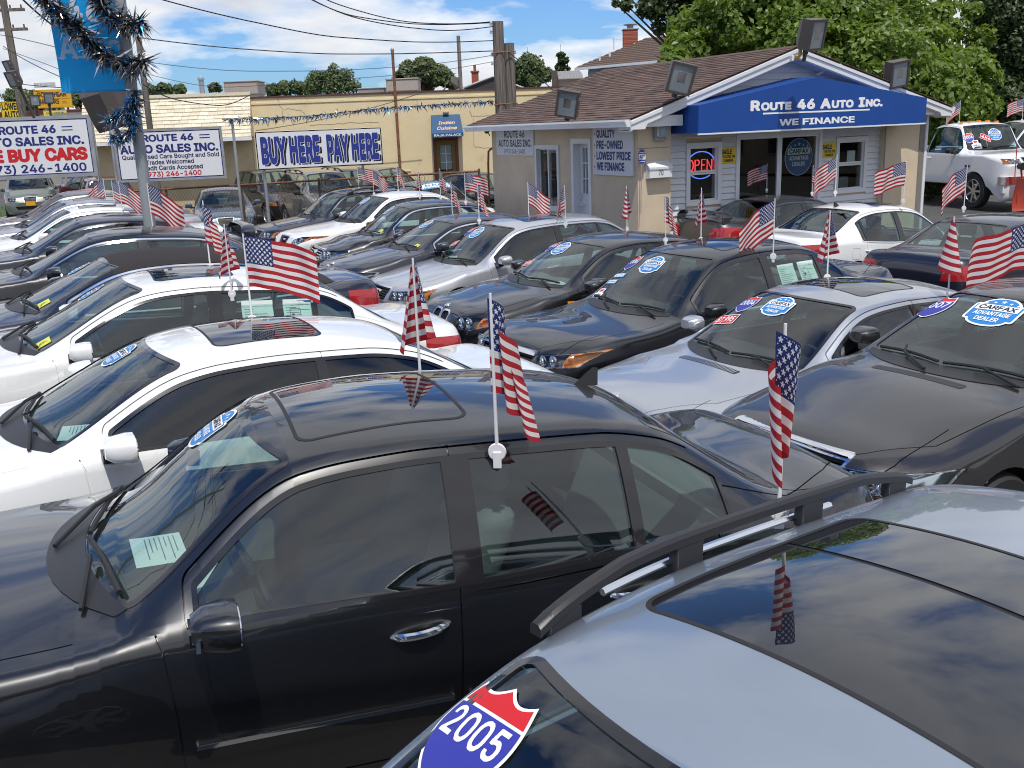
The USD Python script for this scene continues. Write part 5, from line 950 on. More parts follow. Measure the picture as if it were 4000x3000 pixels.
board('lot_sign', 'white framed sign with red WE BUY CARS lettering at the left edge', 25.5, 26.0, (-112, 478), (340, 460), (-100, 698), (369, 671),
    lambda w, h: lines(w, h, [('ROUTE 46', .76, .13, .26, .73, NAVY, B3), ('AUTO SALES INC.', .545, .14, .06, .95, NAVY, B3), ('WE BUY CARS', .265, .20, .05, .965, RED, dict(bold=7)), ('(973) 246-1400', .05, .14, .08, .94, NAVY, B2)]) + dash2(w, h, .78, .87, .79),
    posts=[(2.98, .05, .05, STEEL), (.3, .05, .05, STEEL)], frame_w=.085, frame_mat=STEEL)
board('lot_sign', 'white sign listing quality used cars bought and sold behind the light pole', 25.0, 25.4, (458, 518), (860, 502), (473, 708), (877, 685),
    lambda w, h: lines(w, h, [('ROUTE 46', .79, .13, .25, .74, NAVY, B3), ('AUTO SALES INC.', .555, .155, .03, .97, NAVY, B3), ('Quality Used Cars Bought and Sold', .43, .085, .04, .97, (.03, .03, .10), B2), ('Trades Welcomed', .31, .085, .26, .72, (.03, .03, .10), B2), ('Credit Cards Accepted', .19, .085, .20, .80, (.03, .03, .10), B2), ('(973) 246-1400', .055, .095, .24, .78, RED, B2)]) + dash2(w, h, .80, .90, .82),
    posts=[(2.84, .18, .035, STEEL), (-.12, .12, .035, STEEL)], frame_w=.05, frame_mat=STEEL)
def buyhere(w, h):
    g = unary_union([affinity.translate(fitw('BUY HERE', .62 * h, .46 * w, bold=6), .265 * w, .19 * h), affinity.translate(fitw('PAY HERE', .62 * h, .42 * w, bold=6), .76 * w, .19 * h)])
    return [(affinity.translate(g, .018 * w, -.045 * h), BLK), (g.buffer(.010), (.70, .71, .73)), (g, (.02, .035, .24))]
board('lot_sign', 'wide white BUY HERE PAY HERE sign on two thin posts', 24.6, 25.6, (1000, 516), (1490, 496), (1009, 666), (1498, 641), buyhere, border=BLK, posts=[(.15, -.1, .04, STEEL), (2.62, -.3, .035, STEEL)])
# ---- light pole with banner and tinsel
px_, py_ = at(588, 900, 14.3)[:2]; lp = thing('light_pole', 'tall grey steel light pole with a blue banner on it', 'light pole', frame((px_, py_, float(gz(px_, py_))), (1, 0, 0)))
POLEG = plain('grey_pole_paint', (.27, .29, .31), .45, noise=.08, nscale=2)
part('shaft', tube([(0, 0, 0), (0, 0, 1.2), (0, 0, 7.5)], (.085, .083, .072), 20), POLEG, lp); part('base_plate', cham(-.18, .18, -.18, .18, 0, .03, .006), POLEG, lp, smooth=False); [part('ground_bolt', cyl((a_, b, .03), (a_, b, .08), .015), STEEL, lp) for a_ in (-.14, .14) for b in (-.14, .14)]
bl_, br_ = at(240, 347, 14.3), at(512, 372, 14.3); bw = br_[0] - bl_[0] - .01; bz = (bl_[2] + br_[2]) / 2
BANM = mk('banner_vinyl', {'a': ('attribute', {'attribute': 'ink'}), 'tc': ('texture_coordinate', {}), 'n': ('noise_texture', {'scale': 2.5, 'detail': 3.0}), 'b': ('bump', {'strength': .25, 'distance': .03}), 'p': ('principled_bsdf', {'roughness': .4}), 't': ('translucent_bsdf', {}), 'm': ('mix_closure', {'fac': .45})}, [('a.color', 'p.base_color'), ('a.color', 't.color'), ('tc.object', 'n.vector'), ('n.fac', 'b.height'), ('b.normal', 'p.normal'), ('p.BSDF', 'm.closure1'), ('t.BSDF', 'm.closure2')], surface='m.closure')
bt = thing('pole_banner', 'bright blue vinyl banner reading 46 Auto hung from the light pole', 'banner', frame((bl_[0], py_ - .02, bz), (1, 0, 0)))
AU = unary_union([text('A', .27, bold=3, anchor='l'), sbox(-.03, 0, .085, .022), sbox(.17, 0, .31, .022), text('u', .27, bold=4, anchor='l', x=.31), sbox(.285, .18, .36, .202), text('t', .27, bold=4, anchor='l', x=.53), text('o', .27, bold=4, anchor='l', x=.67)])
F46 = unary_union([text('4', .30, bold=4, anchor='l'), text('6', .30, bold=4, anchor='l', x=.30), sbox(.08, 0, .26, .022)])
BLU2 = (.006, .34, .74)
L = [(sbox(0, 0, bw, 2.3), BLU2), (affinity.translate(AU, .05, .46), (.80, .80, .80)), (affinity.translate(F46, .21, .93), (.80, .80, .80)), (affinity.translate(fitw('ROUTE', .26, .8, bold=3), bw / 2, 1.4), (.66, .68, .70))]
v, f, c = printed(L, .008, .045); wav = .014 * np.sin(v[:, 1] * 5) + .03 * ((v[:, 0] - bw / 2) / bw) ** 2 + .02 * np.exp(-((v[:, 0] - .42) ** 2 + (v[:, 1] - .33) ** 2) / .01)
part('cloth', (np.stack([v[:, 0], wav - v[:, 2], v[:, 1]], 1), f), BANM, bt, smooth=False, cols=c)
part('hem_rod', cyl((-.02, .02, .01), (bw + .1, .02, .01), .014), STEEL, bt)
TINS = plain('silver_tinsel', (.62, .60, .56), .16, metal=1.); TINB = plain('blue_tinsel', (.03, .22, .52), .2, metal=.8); TIND = plain('dark_tinsel', (.16, .15, .15), .25, metal=1.)
def tinsel(name, label, pts, n, ln, blue=.15, dark=.35, down=.6, seed=1, w=.012, cat_='garland', group=None):
    r = np.random.default_rng(seed); P = np.array(pts); seg = np.r_[0, np.cumsum(np.linalg.norm(np.diff(P, axis=0), axis=1))]; T = thing(name, label, cat_, None, group); sets = {0: [], 1: [], 2: []}
    f = PchipInterpolator(seg, P); part('cord', tube(f(np.linspace(0, seg[-1], 40)), .007, 5), TIND, T)
    for k in range(n):
        s = r.random() * seg[-1]; p = f(s); d = r.normal(size=3); d[2] -= down * 1.6; d /= np.linalg.norm(d); L_ = ln * (.55 + .6 * r.random()); side = np.cross(d, r.normal(size=3)); side /= np.linalg.norm(side); bend = r.normal(size=3) * .25 * L_; bend[2] -= .15 * L_
        q = [p + side * w * .5, p - side * w * .5, p + d * L_ * .55 + bend * .3 - side * w * .55, p + d * L_ * .55 + bend * .3 + side * w * .55, p + d * L_ + bend]
        u = r.random(); sets[1 if u < blue else 2 if u < blue + dark else 0].append(q)
    for k, m in ((0, TINS), (1, TINB), (2, TIND)):
        if sets[k]:
            V = np.array(sets[k]).reshape(-1, 3); n_ = len(sets[k]); f0 = np.array([[0, 1, 2], [0, 2, 3], [3, 2, 4]]); part('fringe', (V, (f0[None] + 5 * np.arange(n_)[:, None, None]).reshape(-1, 3)), m, T, smooth=False, kind='stuff')
tp = lambda L_, y: [at(a_, b, y) for a_, b in L_]
tinsel('tinsel_garland', 'silver tinsel garland sweeping from the upper left corner across the blue banner', tp([(150, -60), (215, 25), (300, 95), (365, 165), (430, 215), (500, 240), (565, 232)], 14.05), 1700, .24, .12, .45, seed=2, w=.022)
tinsel('tinsel_garland', 'short silver tinsel garland hanging down the right side of the blue banner to the pole', tp([(378, -60), (402, 20), (450, 65), (505, 85), (560, 78)], 14.1), 950, .22, .08, .5, seed=3, w=.022)
tinsel('tinsel_garland', 'blue and silver tinsel loop left of the light pole between banner and sign', tp([(530, 352), (512, 395), (480, 440), (430, 462), (418, 470)], 14.1), 650, .14, .38, .3, seed=4, w=.016)
tinsel('tinsel_garland', 'lower blue tinsel strand drooping beside the light pole to the sign post', tp([(540, 380), (520, 450), (512, 500), (470, 535), (435, 530)], 14.1), 650, .14, .42, .3, seed=5, w=.016)
tinsel('tinsel_string', 'string of short white and blue tinsel stretched across the yellow wall', [at(880, 466, 25.4), at(1150, 456, 26.5), at(1400, 432, 28), at(1650, 412, 29.5), at(1930, 396, 31)], 620, .16, .34, .2, down=.5, seed=6, w=.03)
# ---- floodlights
FLOODB = plain('bronze_housing', (.075, .062, .055), .45, noise=.1); LAMPGL = mk('flood_glass', {'p': ('principled_bsdf', {'base_color': (.30, .34, .36), 'roughness': .08, 'metallic': .35, 'coat_weight': .6})})
def flood(label, px, py, y, face, tilt, s=.46, roll=0, foot=None, name='floodlight', post=None):
    c = at(px, py, y); h = np.array([math.sin(rad(face)), math.cos(rad(face)), 0]); M = frame(c, h); Rt = np.eye(4); t = rad(tilt); Rt[0, 0], Rt[0, 2], Rt[2, 0], Rt[2, 2] = math.cos(t), math.sin(t), -math.sin(t), math.cos(t)
    Rr = np.eye(4); q = rad(roll); Rr[1, 1], Rr[1, 2], Rr[2, 1], Rr[2, 2] = math.cos(q), -math.sin(q), math.sin(q), math.cos(q)
    T = thing(name, label, 'floodlight', M @ Rr @ Rt, 'floodlights'); a_, b = s * .42, s * .5
    part('housing', hull([(x, y_, z) for x, k in ((s * .28, 1), (-s * .12, 1), (-s * .34, .62)) for y_ in (-a_ * k, a_ * k) for z in (-b * k, b * k)]), FLOODB, T, smooth=False)
    rim = m3.Manifold.cube((s * .06, 2 * a_ + .02, 2 * b + .02)).translate((s * .28, -a_ - .01, -b - .01)) - m3.Manifold.cube((s * .2, 2 * a_ - s * .14, 2 * b - s * .14)).translate((s * .25, -a_ + s * .07, -b + s * .07)); part('door_frame', rim, FLOODB, T, smooth=False)
    part('lens', bx(s * .281, s * .30, -a_ + s * .07, a_ - s * .07, -b + s * .07, b - s * .07), LAMPGL, T, smooth=False); part('reflector', bx(s * .301, s * .308, -a_ * .35, a_ * .35, -b * .2, b * .45), REFLECTOR, T, smooth=False); part('latch', cat(*[bx(s * .1, s * .2, a_ + .001, a_ + .02, z, z + .03) for z in (-b * .5, b * .4)]), GREYMET, T, smooth=False)
    if foot is not None: part('bracket', cat(cyl((-s * .05, 0, -b * .8), (-s * .05, 0, -b - foot), .035, n=10), cyl((-s * .05, 0, -b - .02), (-s * .05, 0, -b - .09), .05, n=10)), FLOODB, T)
    return T, M
flood('brown floodlight standing on the roof above the left gutter', 2222, 402, 18.3, 196, 12, .46, roll=-12, foot=.06)
flood('brown floodlight on the left roof slope with a torn plastic patch', 2655, 302, 17.6, 178, 12, .50, roll=-14, foot=.10)
flood('grey floodlight on a short pipe above the gable peak', 3165, 132, 17.9, 142, 14, .50, roll=4, foot=.22)
flood('brown floodlight behind the right roof slope beside the trees', 3495, 286, 20.3, 160, 12, .50, roll=8, foot=.10)
pk = at(3125, 215, 18.0); T = thing('pipe_elbow', 'yellow pipe elbow carrying the floodlight at the gable peak', 'pipe', frame(pk, (1, 0, 0))); part('pipe', tube([(0, 0, .22), (0, 0, .0), (-.03, .0, -.04), (-.12, .02, -.05)], .032, 10), plain('yellow_pipe', (.55, .36, .08), .5), T); part('flange', bx(-.16, -.12, -.06, .1, -.1, .0, .01), WHITEP, T)
flood('large brown floodlight seen from behind beside the sign about quality used cars', 415, 412, 22, 20, -18, 1.0, roll=-10, foot=.35)
flood('brown floodlight high at the left edge above the yellow signs', 57, 305, 24, 210, 20, .34, foot=.8); flood('small dark floodlight on the leaning utility pole at the left edge', 36, 255, 27, 210, 20, .26, foot=.02)
flood('grey floodlight in front of the yellow sign, left of a pair', 137, 391, 30, 160, 8, .30, foot=.5); flood('grey floodlight in front of the yellow sign, right of a pair', 189, 381, 30, 150, 8, .30, foot=.6)
# ---- utility poles and wires
WOOD = mk('weathered_wood', {'tc': ('texture_coordinate', {}), 'mp': ('mapping', {'scale': (14.0, 14.0, .7)}), 'n': ('noise_texture', {'scale': 1.6, 'detail': 7.0}), 'r': ('rgb_ramp', {'ramp': [(.3, (.075, .062, .052)), (.7, (.22, .19, .165))]}), 'b': ('bump', {'strength': .5, 'distance': .02}), 'p': ('principled_bsdf', {'roughness': .9})}, [('tc.object', 'mp.vector'), ('mp.vector', 'n.vector'), ('n.fac', 'r.fac'), ('r.color', 'p.base_color'), ('n.fac', 'b.height'), ('b.normal', 'p.normal')])
CABLE = plain('black_cable', (.015, .015, .016), .6)
def upole(name, label, px, ptop, y, r0, r1, lean=0.0, extra=None, cat_='utility pole'):
    t = at(px, ptop, y); g = float(gz(t[0], y)); h = t[2] - g; T = thing(name, label, cat_, frame((t[0] - lean * h, y, g), (1, 0, 0)))
    part('shaft', tube([(0, 0, -.1), (lean * h * .5, 0, h * .5), (lean * h, 0, h)], (r0, (r0 + r1) / 2, r1), 12), WOOD, T)
    return T, h
T, h = upole('utility_pole', 'thick weathered double wooden utility pole behind the office roof', 1944, 84, 31, .20, .165)
part('second_pole', tube([(.30, .12, -.1), (.31, .12, h - .62)], (.20, .16), 12), WOOD, T); [part('strap', tube([(-.2, -.2, z), (.5, -.1, z + .03), (.52, .3, z), (-.2, .25, z), (-.2, -.2, z)], .018, 5), RUST, T) for z in (h - 2.4, h - .9)]; part('insulator', cat(*[xf(rev([(0, 0), (.05, .01), (.05, .05), (.03, .06), (.05, .08), (.03, .12), (0, .12)], 12), yawm(-.2, -.12, z, 0)) for z in (h - .12, h - .35, h - 1.0, h - 1.25)]), plain('insulator_grey', (.4, .4, .42), .3), T)
T, h = upole('utility_pole', 'thin dark utility pole with a street lamp rising over the yellow building', 1790, 140, 46, .11, .08); part('lamp_arm', cat(tube([(0, 0, h - 2.2), (.5, 0, h - 2.6), (1.0, 0, h - 2.85)], .04, 6), hull([(.2 + a_, b, h - 2.55 - .35 * a_ + c_) for a_ in (0, .95) for b in (-.12, .12) for c_ in (0, .1)])), GREYMET, T); part('flood', hull([(-.45, -.1, h - 1.9), (-.1, -.1, h - 2.2), (-.12, .2, h - 1.75), (-.4, .2, h - 1.7), (-.25, 0, h - 2.3)]), FLOODB, T)
T, h = upole('utility_pole', 'leaning dark utility pole with two crossarms at the left edge', -2, -80, 38, .17, .12, lean=-.012)
for z in (at(0, 40, 38)[2], at(0, 117, 38)[2]): zz = z - float(gz(-20, 38)); part('crossarm', cat(bx(-.5, .62, -.06, .06, zz - .05, zz + .05), *[cyl((x, 0, zz + .05), (x, 0, zz + .17), .03, n=6) for x in (-.4, .12, .52)]), WOOD, T)
T, h = upole('utility_pole', 'slim dark pole just right of the grey light pole', 541, 150, 30, .10, .085)
def wire(label, pts, y0, y1, r=.014, name='overhead_wire'):
    P = np.array([at(a_, b, y0 + (y1 - y0) * k / (len(pts) - 1)) for k, (a_, b) in enumerate(pts)]); s = np.r_[0, np.cumsum(np.linalg.norm(np.diff(P, axis=0), axis=1))]
    solo(name, tube(PchipInterpolator(s, P)(np.linspace(0, s[-1], 30)), r, 5), CABLE, label, 'wire', 'overhead wires')
wire('upper overhead wire running up from the double pole to the top edge', [(1215, -2), (1400, 66), (1600, 92), (1930, 88)], 25, 31); wire('second overhead wire just beneath the upper one at the double pole', [(1270, -4), (1400, 42), (1620, 88), (1930, 84)], 25, 31); wire('third overhead wire curving up from the double pole', [(1212, -6), (1400, 72), (1620, 110), (1740, 119), (1930, 103)], 25.2, 31)
wire('long overhead wire sagging from the top edge to the double pole', [(630, -2), (1000, 88), (1330, 146), (1600, 163), (1935, 158)], 22, 31); wire('long overhead wire from the grey light pole to the double pole', [(545, 147), (1000, 195), (1350, 211), (1640, 208), (1930, 199)], 29.7, 31, .016); wire('faint lower overhead wire above the flat roof', [(560, 240), (1000, 278), (1300, 275), (1600, 258), (1930, 215)], 29.7, 31, .009); wire('thin overhead wire low over the yellow building', [(560, 285), (900, 340), (1300, 312), (1640, 285), (1930, 240)], 29.7, 31, .008)
wire('guy wire dropping from the double pole behind the brown roof', [(1985, 203), (2070, 272), (2160, 352)], 31, 27); wire('thick cable at the upper left passing behind the blue banner', [(85, -6), (160, 62), (226, 114)], 22, 24, .02)
wire('thin wire sloping from the leaning pole behind the banner', [(12, 180), (110, 240), (236, 300)], 37, 33, .014); wire('second thin wire sloping from the leaning pole', [(12, 190), (120, 228), (236, 272)], 37, 33, .010); wire('wire crossing the clouds at the left below the crossarm', [(0, 136), (110, 158), (232, 188)], 37, 33, .012); wire('low wire beside the floodlight at the left edge', [(60, 325), (150, 336), (240, 342)], 37, 33, .014); wire('lowest wire at the left passing the yellow sign', [(45, 343), (150, 358), (232, 372)], 37, 33, .014)
wire('cable sagging over the cream mansard', [(560, 330), (700, 392), (850, 412), (985, 366)], 26, 36, .016); wire('thin cable over the parapet of the yellow building', [(1000, 510), (1280, 462), (1640, 365)], 36.5, 36.6, .012)
# ---- chain-link fence
fa, fb = np.array([-10.9, 26.2]), np.array([-.62, 24.75]); T = thing('chain_link_fence', 'rusty chain-link fence with top rail behind the parked rows', 'fence'); fd = fb - fa; fl = np.linalg.norm(fd); fd /= fl
ztl, ztr = at(472, 752, 26.2)[2], at(1915, 667, 24.8)[2]; ft = lambda u: ztl + (ztr - ztl) * u / fl; fz = lambda u: float(gz(*(fa + fd * u))) + .02
FENW = plain('rusty_wire', (.13, .10, .08), .7, metal=.3, noise=.2); w_ = []
P3 = lambda u, z, o=0.0: (fa[0] + fd[0] * u + o * fd[1], fa[1] + fd[1] * u - o * fd[0], z)
st = .085; H_ = 1.62
for k in np.arange(-H_ * .62, fl, st):
    for sg in (1, -1):
        pts = []
        u0, u1 = (k, k + H_ * .62) if sg > 0 else (k + H_ * .62, k)
        for t in np.linspace(0, 1, 5):
            u = u0 + (u1 - u0) * t
            if 0 <= u <= fl: b_ = fz(u); pts.append(P3(u, b_ + (ft(u) - b_) * t + (.05 if t == 1 else 0), .004 * sg))
        if len(pts) > 1: w_.append(tube(pts, .0028, 3, cap=False))
part('chain_link', cat(*w_), FENW, T, smooth=False, kind='stuff'); part('top_rail', tube([P3(u, ft(u), -.02) for u in np.linspace(-.1, fl, 12)], .024, 8), RUST, T)
for u in np.linspace(0, fl, 6): part('post', cyl(P3(u, fz(u) - .1, -.05), P3(u, ft(u) + .06, -.05), .03, n=10), FENW, T)
# ------------------------------------------------------------------ fixtures on the office
def onfront(name, label, cat_, px, py, b=0.0, d=0.0): a_, z = ofr(px, py, b); M = MO.copy(); M[:3, 3] = MO[:3, :3] @ np.array([a_, b - d, z]) + MO[:3, 3]; return thing(name, label, cat_, M)
def board_side(name, label, tl, tr, bl, br, layers):
    b0, b1 = (osd(*tl)[0] + osd(*bl)[0]) / 2, (osd(*tr)[0] + osd(*br)[0]) / 2; zt, zb = (osd(*tl)[1] + osd(*tr)[1]) / 2, (osd(*bl)[1] + osd(*br)[1]) / 2; w, h = b0 - b1, zt - zb
    M = np.eye(4); M[:3, 0], M[:3, 1], M[:3, 2] = -OV, (0, 0, 1), -OU; M[:3, 3] = OC + OV * b0 + np.array([0, 0, zb]) - OU * .036
    T = thing(name, label, 'sign', M); pn = part('panel', cham(0, w, 0, h, -.034, 0, .004), WHITEP, T, smooth=False); pprint('lettering', [(sbox(.003, .003, w - .003, h - .003), (.62, .64, .67))] + layers(w, h), INK, pn, np.array([[1, 0, 0, 0], [0, 1, 0, 0], [0, 0, 1, .0012], [0, 0, 0, 1.]]))
board_side('wall_sign', 'pale wall sign giving the lot name and phone number under the far gutter', (1940, 502), (2087, 499), (1949, 605), (2091, 609), lambda w, h: lines(w, h, [('ROUTE 46', .66, .24, .23, .78, BLK, B2), ('AUTO SALES INC.', .33, .24, .06, .95, BLK, B2), ('(973) 246-1400', .07, .16, .22, .78, BLK, {})]))
def qual(w, h):
    o = lines(w, h, [('QUALITY', .78, .14, .10, .57, NAVY, B3), ('PRE-OWNED', .55, .15, .10, .77, NAVY, B3), ('LOWEST PRICE', .325, .15, .10, .955, NAVY, B3), ('WE FINANCE', .105, .15, .10, .80, NAVY, B3)])
    return [(unary_union([star(.030, .045 * w, (y + .065) * h) for y in (.78, .55, .325, .105)]), (.40, .03, .04))] + o
board_side('wall_sign', 'large pale wall sign listing four selling points with red stars', (2321, 494), (2476, 491), (2323, 680), (2480, 690), qual)
T = onfront('mailbox', 'white wall mailbox numbered 70 beside the siding', 'mailbox', 2522, 700, 0, .0); w = ofr(2609, 695)[0] - ofr(2522, 700)[0]; hh = .30
part('box', hull([(x, y, z) for x in (0, w) for y, z in ((-.002, 0), (-.13, .02), (-.13, .20), (-.002, hh))]), WHITEP, T, smooth=False); part('lid', hull([(x, y, z) for x in (-.01, w + .01) for y, z in ((-.003, hh + .012), (-.003, hh + .0), (-.145, .195), (-.145, .208), (-.145, .17), (-.135, .17))]), WHITEP, T, smooth=False); pprint('lettering', [(affinity.translate(text('70', .085, bold=1, sx=.75), w / 2, .06), BLK)], INK, T, MF(-.1315))
T = onfront('wall_lamp', 'square grey wall lamp with a ribbed lens above the mailbox', 'wall lamp', 2572, 512, 0); part('housing', cham(-.13, .13, -.10, -.002, -.17, .17, .03), plain('lamp_grey', (.30, .31, .33), .5), T, smooth=False); lw = part('lens', cham(-.125, .125, -.17, -.1005, -.10, .165, .03), mk('ribbed_lens', {'p': ('principled_bsdf', {'base_color': (.5, .53, .56), 'roughness': .2, 'coat_weight': .5})}), T, smooth=False)
for k in range(9): part('rib', bx(-.105 + k * .0255, -.095 + k * .0255, -.176, -.1705, -.085, .15), LAMPGL, lw, smooth=False)
T = onfront('security_camera', 'white bullet security camera under the gable peak', 'camera', 3205, 250, -.05, .14); part('body', xf(cyl((-.24, 0, .03), (.20, -.10, -.06), .072, n=20), np.eye(4)), WHITEP, T); part('hood', cyl((-.24, 0, .034), (.24, -.109, -.066), .08, n=20), WHITEP, T); part('lens', cyl((.2405, -.1092, -.0662), (.246, -.1105, -.0672), .058, n=20), GLOSSBLK, T); part('bracket', tube([(-.02, -.02, -.06), (-.06, .02, -.16), (-.12, .12, -.20)], .022, 8), WHITEP, T); part('knob', cyl((.02, -.05, .06), (.02, -.05, .13), .035, n=12), GREYMET, T)
T = onfront('alarm_sign', 'small blue octagonal alarm sign on a thin stake at the wall corner', 'sign', 2492, 612, 0, .12); part('plate', xf(tri(extr(Polygon([(.085 * math.cos(t), .27 / 2 * math.sin(t)) for t in np.arange(8) * math.pi / 4 + math.pi / 8]), .01)), MF(0)), plain('alarm_blue', (.05, .07, .32), .5), T, smooth=False); pprint('lettering', [(unary_union([sbox(-.075, -.05, .075, .05)]), W_), (fitw('ADT', .06, .12, bold=4, y=-.03), (.05, .07, .32)), (unary_union([sbox(-.055, .07, .055, .08), sbox(-.06, -.09, .06, -.08)]), W_)], INK, T, MF(-.0125)); part('stake', tube([(.0, .005, -.13), (-.02, .005, -1.0)], .008, 6), STEEL, T)
for k, (a_, b) in enumerate(((2811, 640), (3206, 618))):
    T = onfront('camera_notice', ['yellow SMILE notice beside the neon sign window', 'yellow SMILE notice between the glass door and the right window'][k], 'sign', a_, b, .118); s = ofr(2874, 640, .118)[0] - ofr(2811, 640, .118)[0]; hq = .78 * s
    part('plate', cham(0, s, -.012, -.002, 0, hq, .003), plain(f'notice_yellow_{k}', (.72, .50, .02), .5), T, smooth=False); pprint('lettering', lines(s, hq, [('SMILE', .58, .26, .06, .72, BLK, B3), ("YOU'RE ON", .34, .16, .14, .92, BLK, B3), ('CAMERA', .10, .16, .22, .82, BLK, B3)]), INK, T, MF(-.0128))
NEONR = mk('neon_red', {'e': ('emission', {'color': (1, .05, .06), 'strength': 2.2})}, surface='e.emission'); NEONB = mk('neon_blue', {'e': ('emission', {'color': (.10, .22, 1.0), 'strength': 1.8})}, surface='e.emission')
q = fo['w1']; T = thing('neon_sign', 'neon sign with red OPEN letters in a blue oval inside the left window', 'neon sign', MO); n0, n1 = q[0] + .03, q[1] - .04; zc_ = q[2] + (q[3] - q[2]) * .66; nw = n1 - n0; NB = .20
def ntube(pts): return tube([(n0 + nw * a_, NB, zc_ + .11 * b) for a_, b in pts], .011, 6)
letters = [[(.10 + .10 * math.cos(t), .9 * math.sin(t)) for t in np.linspace(0, 2 * math.pi, 17)], [(.27, -.9), (.27, .9), (.40, .85), (.44, .45), (.40, .05), (.28, .0)], [(.66, .9), (.52, .9), (.52, -.9), (.66, -.9)], [(.53, 0), (.64, 0)], [(.74, -.9), (.74, .9), (.92, -.9), (.92, .9)]]
for l in letters: part('letter_tube', ntube(l), NEONR, T)
for t0, t1 in ((-.2, 3.0), (3.3, 5.4)): part('oval_tube', tube([(n0 + nw * (.52 + .55 * math.cos(t)), NB + .01, zc_ + .25 * math.sin(t)) for t in np.linspace(t0, t1, 24)], .011, 6), NEONB, T)
part('mounting_bar', cat(bx(n0, n1, NB + .03, NB + .05, zc_ + .05, zc_ + .06), bx(n0, n1, NB + .03, NB + .05, zc_ - .07, zc_ - .06)), GLOSSBLK, T, smooth=False)
a_, z_ = ofr(3122, 605, .19); T = thing('door_emblem', 'round blue dealer emblem hanging inside the right glass door', 'sign', MO); L = [(affinity.translate(g, a_, z_), c_) for g, c_ in carfax_print(.64)]; L = [(affinity.translate(Point(0, 0).buffer(.36, 32), a_, z_ - .04), W_), (affinity.translate(Point(0, 0).buffer(.35, 32), a_, z_ - .04), (.02, .10, .30))] + L[2:]
part('disc', xf(tri(extr(affinity.translate(Point(0, 0).buffer(.36, 32), a_, z_ - .04), .006)), MF(.2085)), WHITEP, T, smooth=False); pprint('lettering', L, INK, T, MF(.2015))
a_, z_ = ofr(3312, 620, .19); T = thing('window_notice', 'white paper notice taped inside the upper right window', 'notice', MO); part('sheet', bx(a_ - .02, a_ + .20, .196, .198, z_ - .10, z_ + .16), PAPER, T, smooth=False)
a_, z_ = ofr(3285, 735, .4); T = thing('storage_box', 'grey cardboard box standing behind the lower right window', 'box', MO); part('carton', cham(a_, a_ + .25, .45, .7, z_ - .1, z_ + .22, .004), plain('grey_carton', (.30, .29, .30), .8), T, smooth=False); part('flap', bx(a_ + .01, a_ + .24, .46, .69, z_ + .2205, z_ + .226), plain('tape', (.4, .38, .34), .6), T, smooth=False)
T = onfront('corner_spotlight', 'small black spotlight on the far corner of the tan wall', 'spotlight', 1916, 512, 5.9); part('lamp', xf(rev([(.0, -.08), (.05, -.06), (.07, .04), (.06, .05), (0, .045)], 14), frame((-.08, 0, .02), (0, 0, 1), (-.8, -.5, -.2))), RUBBER, T); part('arm', tube([(-.06, .02, -.02), (-.02, .03, -.08), (.0, .06, -.1)], .012, 6), RUBBER, T)
p = at(1907, 580, 24.2); T = thing('vent_hose', 'thin brown pipe bending out of the far tan wall down to the ground', 'pipe', frame((0, 0, 0), (1, 0, 0))); part('pipe', tube([at(1940, 579, 23.6), at(1918, 581, 23.6), at(1908, 592, 23.6), at(1907, 640, 23.6), at(1910, 780, 23.6), at(1912, 870, 23.6)], .025, 8), RUST, T); part('collar', cyl(at(1944, 579, 23.6), at(1936, 579, 23.6), .045, n=10), GREYMET, T)
# ------------------------------------------------------------------ vehicles beyond the rows
def outcar(name, label, spec, px, py_, y, deg, paint, **kw):
    p = at(px, py_, y); M = yawm(p[0], y, float(gz(p[0], y)), deg); return make_car(name, label, {**spec, 'res': .42}, M, paint, **kw)
outcar('parked_sedan', 'weathered slate blue sedan facing the camera behind the chain-link fence', dict(L=4.9, W=1.88, H=1.42), 884, 900, 29.2, -74, P_BLUE, grille='trap', light='box', amber=False, dark=False, inter=INTGREY)
TALL = dict(BSPEC_SUV)
outcar('parked_suv', 'boxy silver sport utility with tan sides behind the fence under the wide white sign', {**TALL, 'H': 1.78, 'L': 4.6, 'xh': .55, 'xc': 1.05, 'xhs': .42, 'xcs': .92, 'zc': 1.16, 'zhf': .95, 'belt': 1.10, 'beltr': 1.14, 'zd': 1.2, 'zs': .32}, 1262, 800, 30.0, -62, P_TAN, grille='bars', light='box', rails=(.2, -1.8), inter=INTGREY, mirrorm=SATIN)
outcar('parked_suv', 'dark brown sport utility half hidden left of the boxy silver one', {**TALL, 'H': 1.75, 'zs': .3}, 1075, 780, 33.5, -58, P_BROWN, grille='bars', light='box', mirrorm=SATIN)
outcar('parked_wagon', 'tan wagon with a blue reflecting windshield behind the wide white sign', {**TALL, 'H': 1.66, 'xh': .8, 'xc': 1.5, 'xhs': .66, 'xcs': 1.3, 'xB': .1, 'xq': -1.0}, 1475, 760, 34.5, -40, P_TAN, grille='bars', light='trap')
outcar('parked_sedan', 'pale green grey sedan with a white sun strip across its windshield', dict(L=4.7, H=1.42), 1690, 800, 28.3, -62, P_GREEN, grille='bars', light='trap', inter=INTGREY, mast=True, stickers=[('strip', 0, .80, 1.0, 'SALE')])
outcar('parked_sedan', 'black sedan with a rounded roof against the yellow wall near the office', dict(L=4.7, H=1.46), 1880, 740, 32.0, -45, P_BROWN, grille='bars', light='trap')
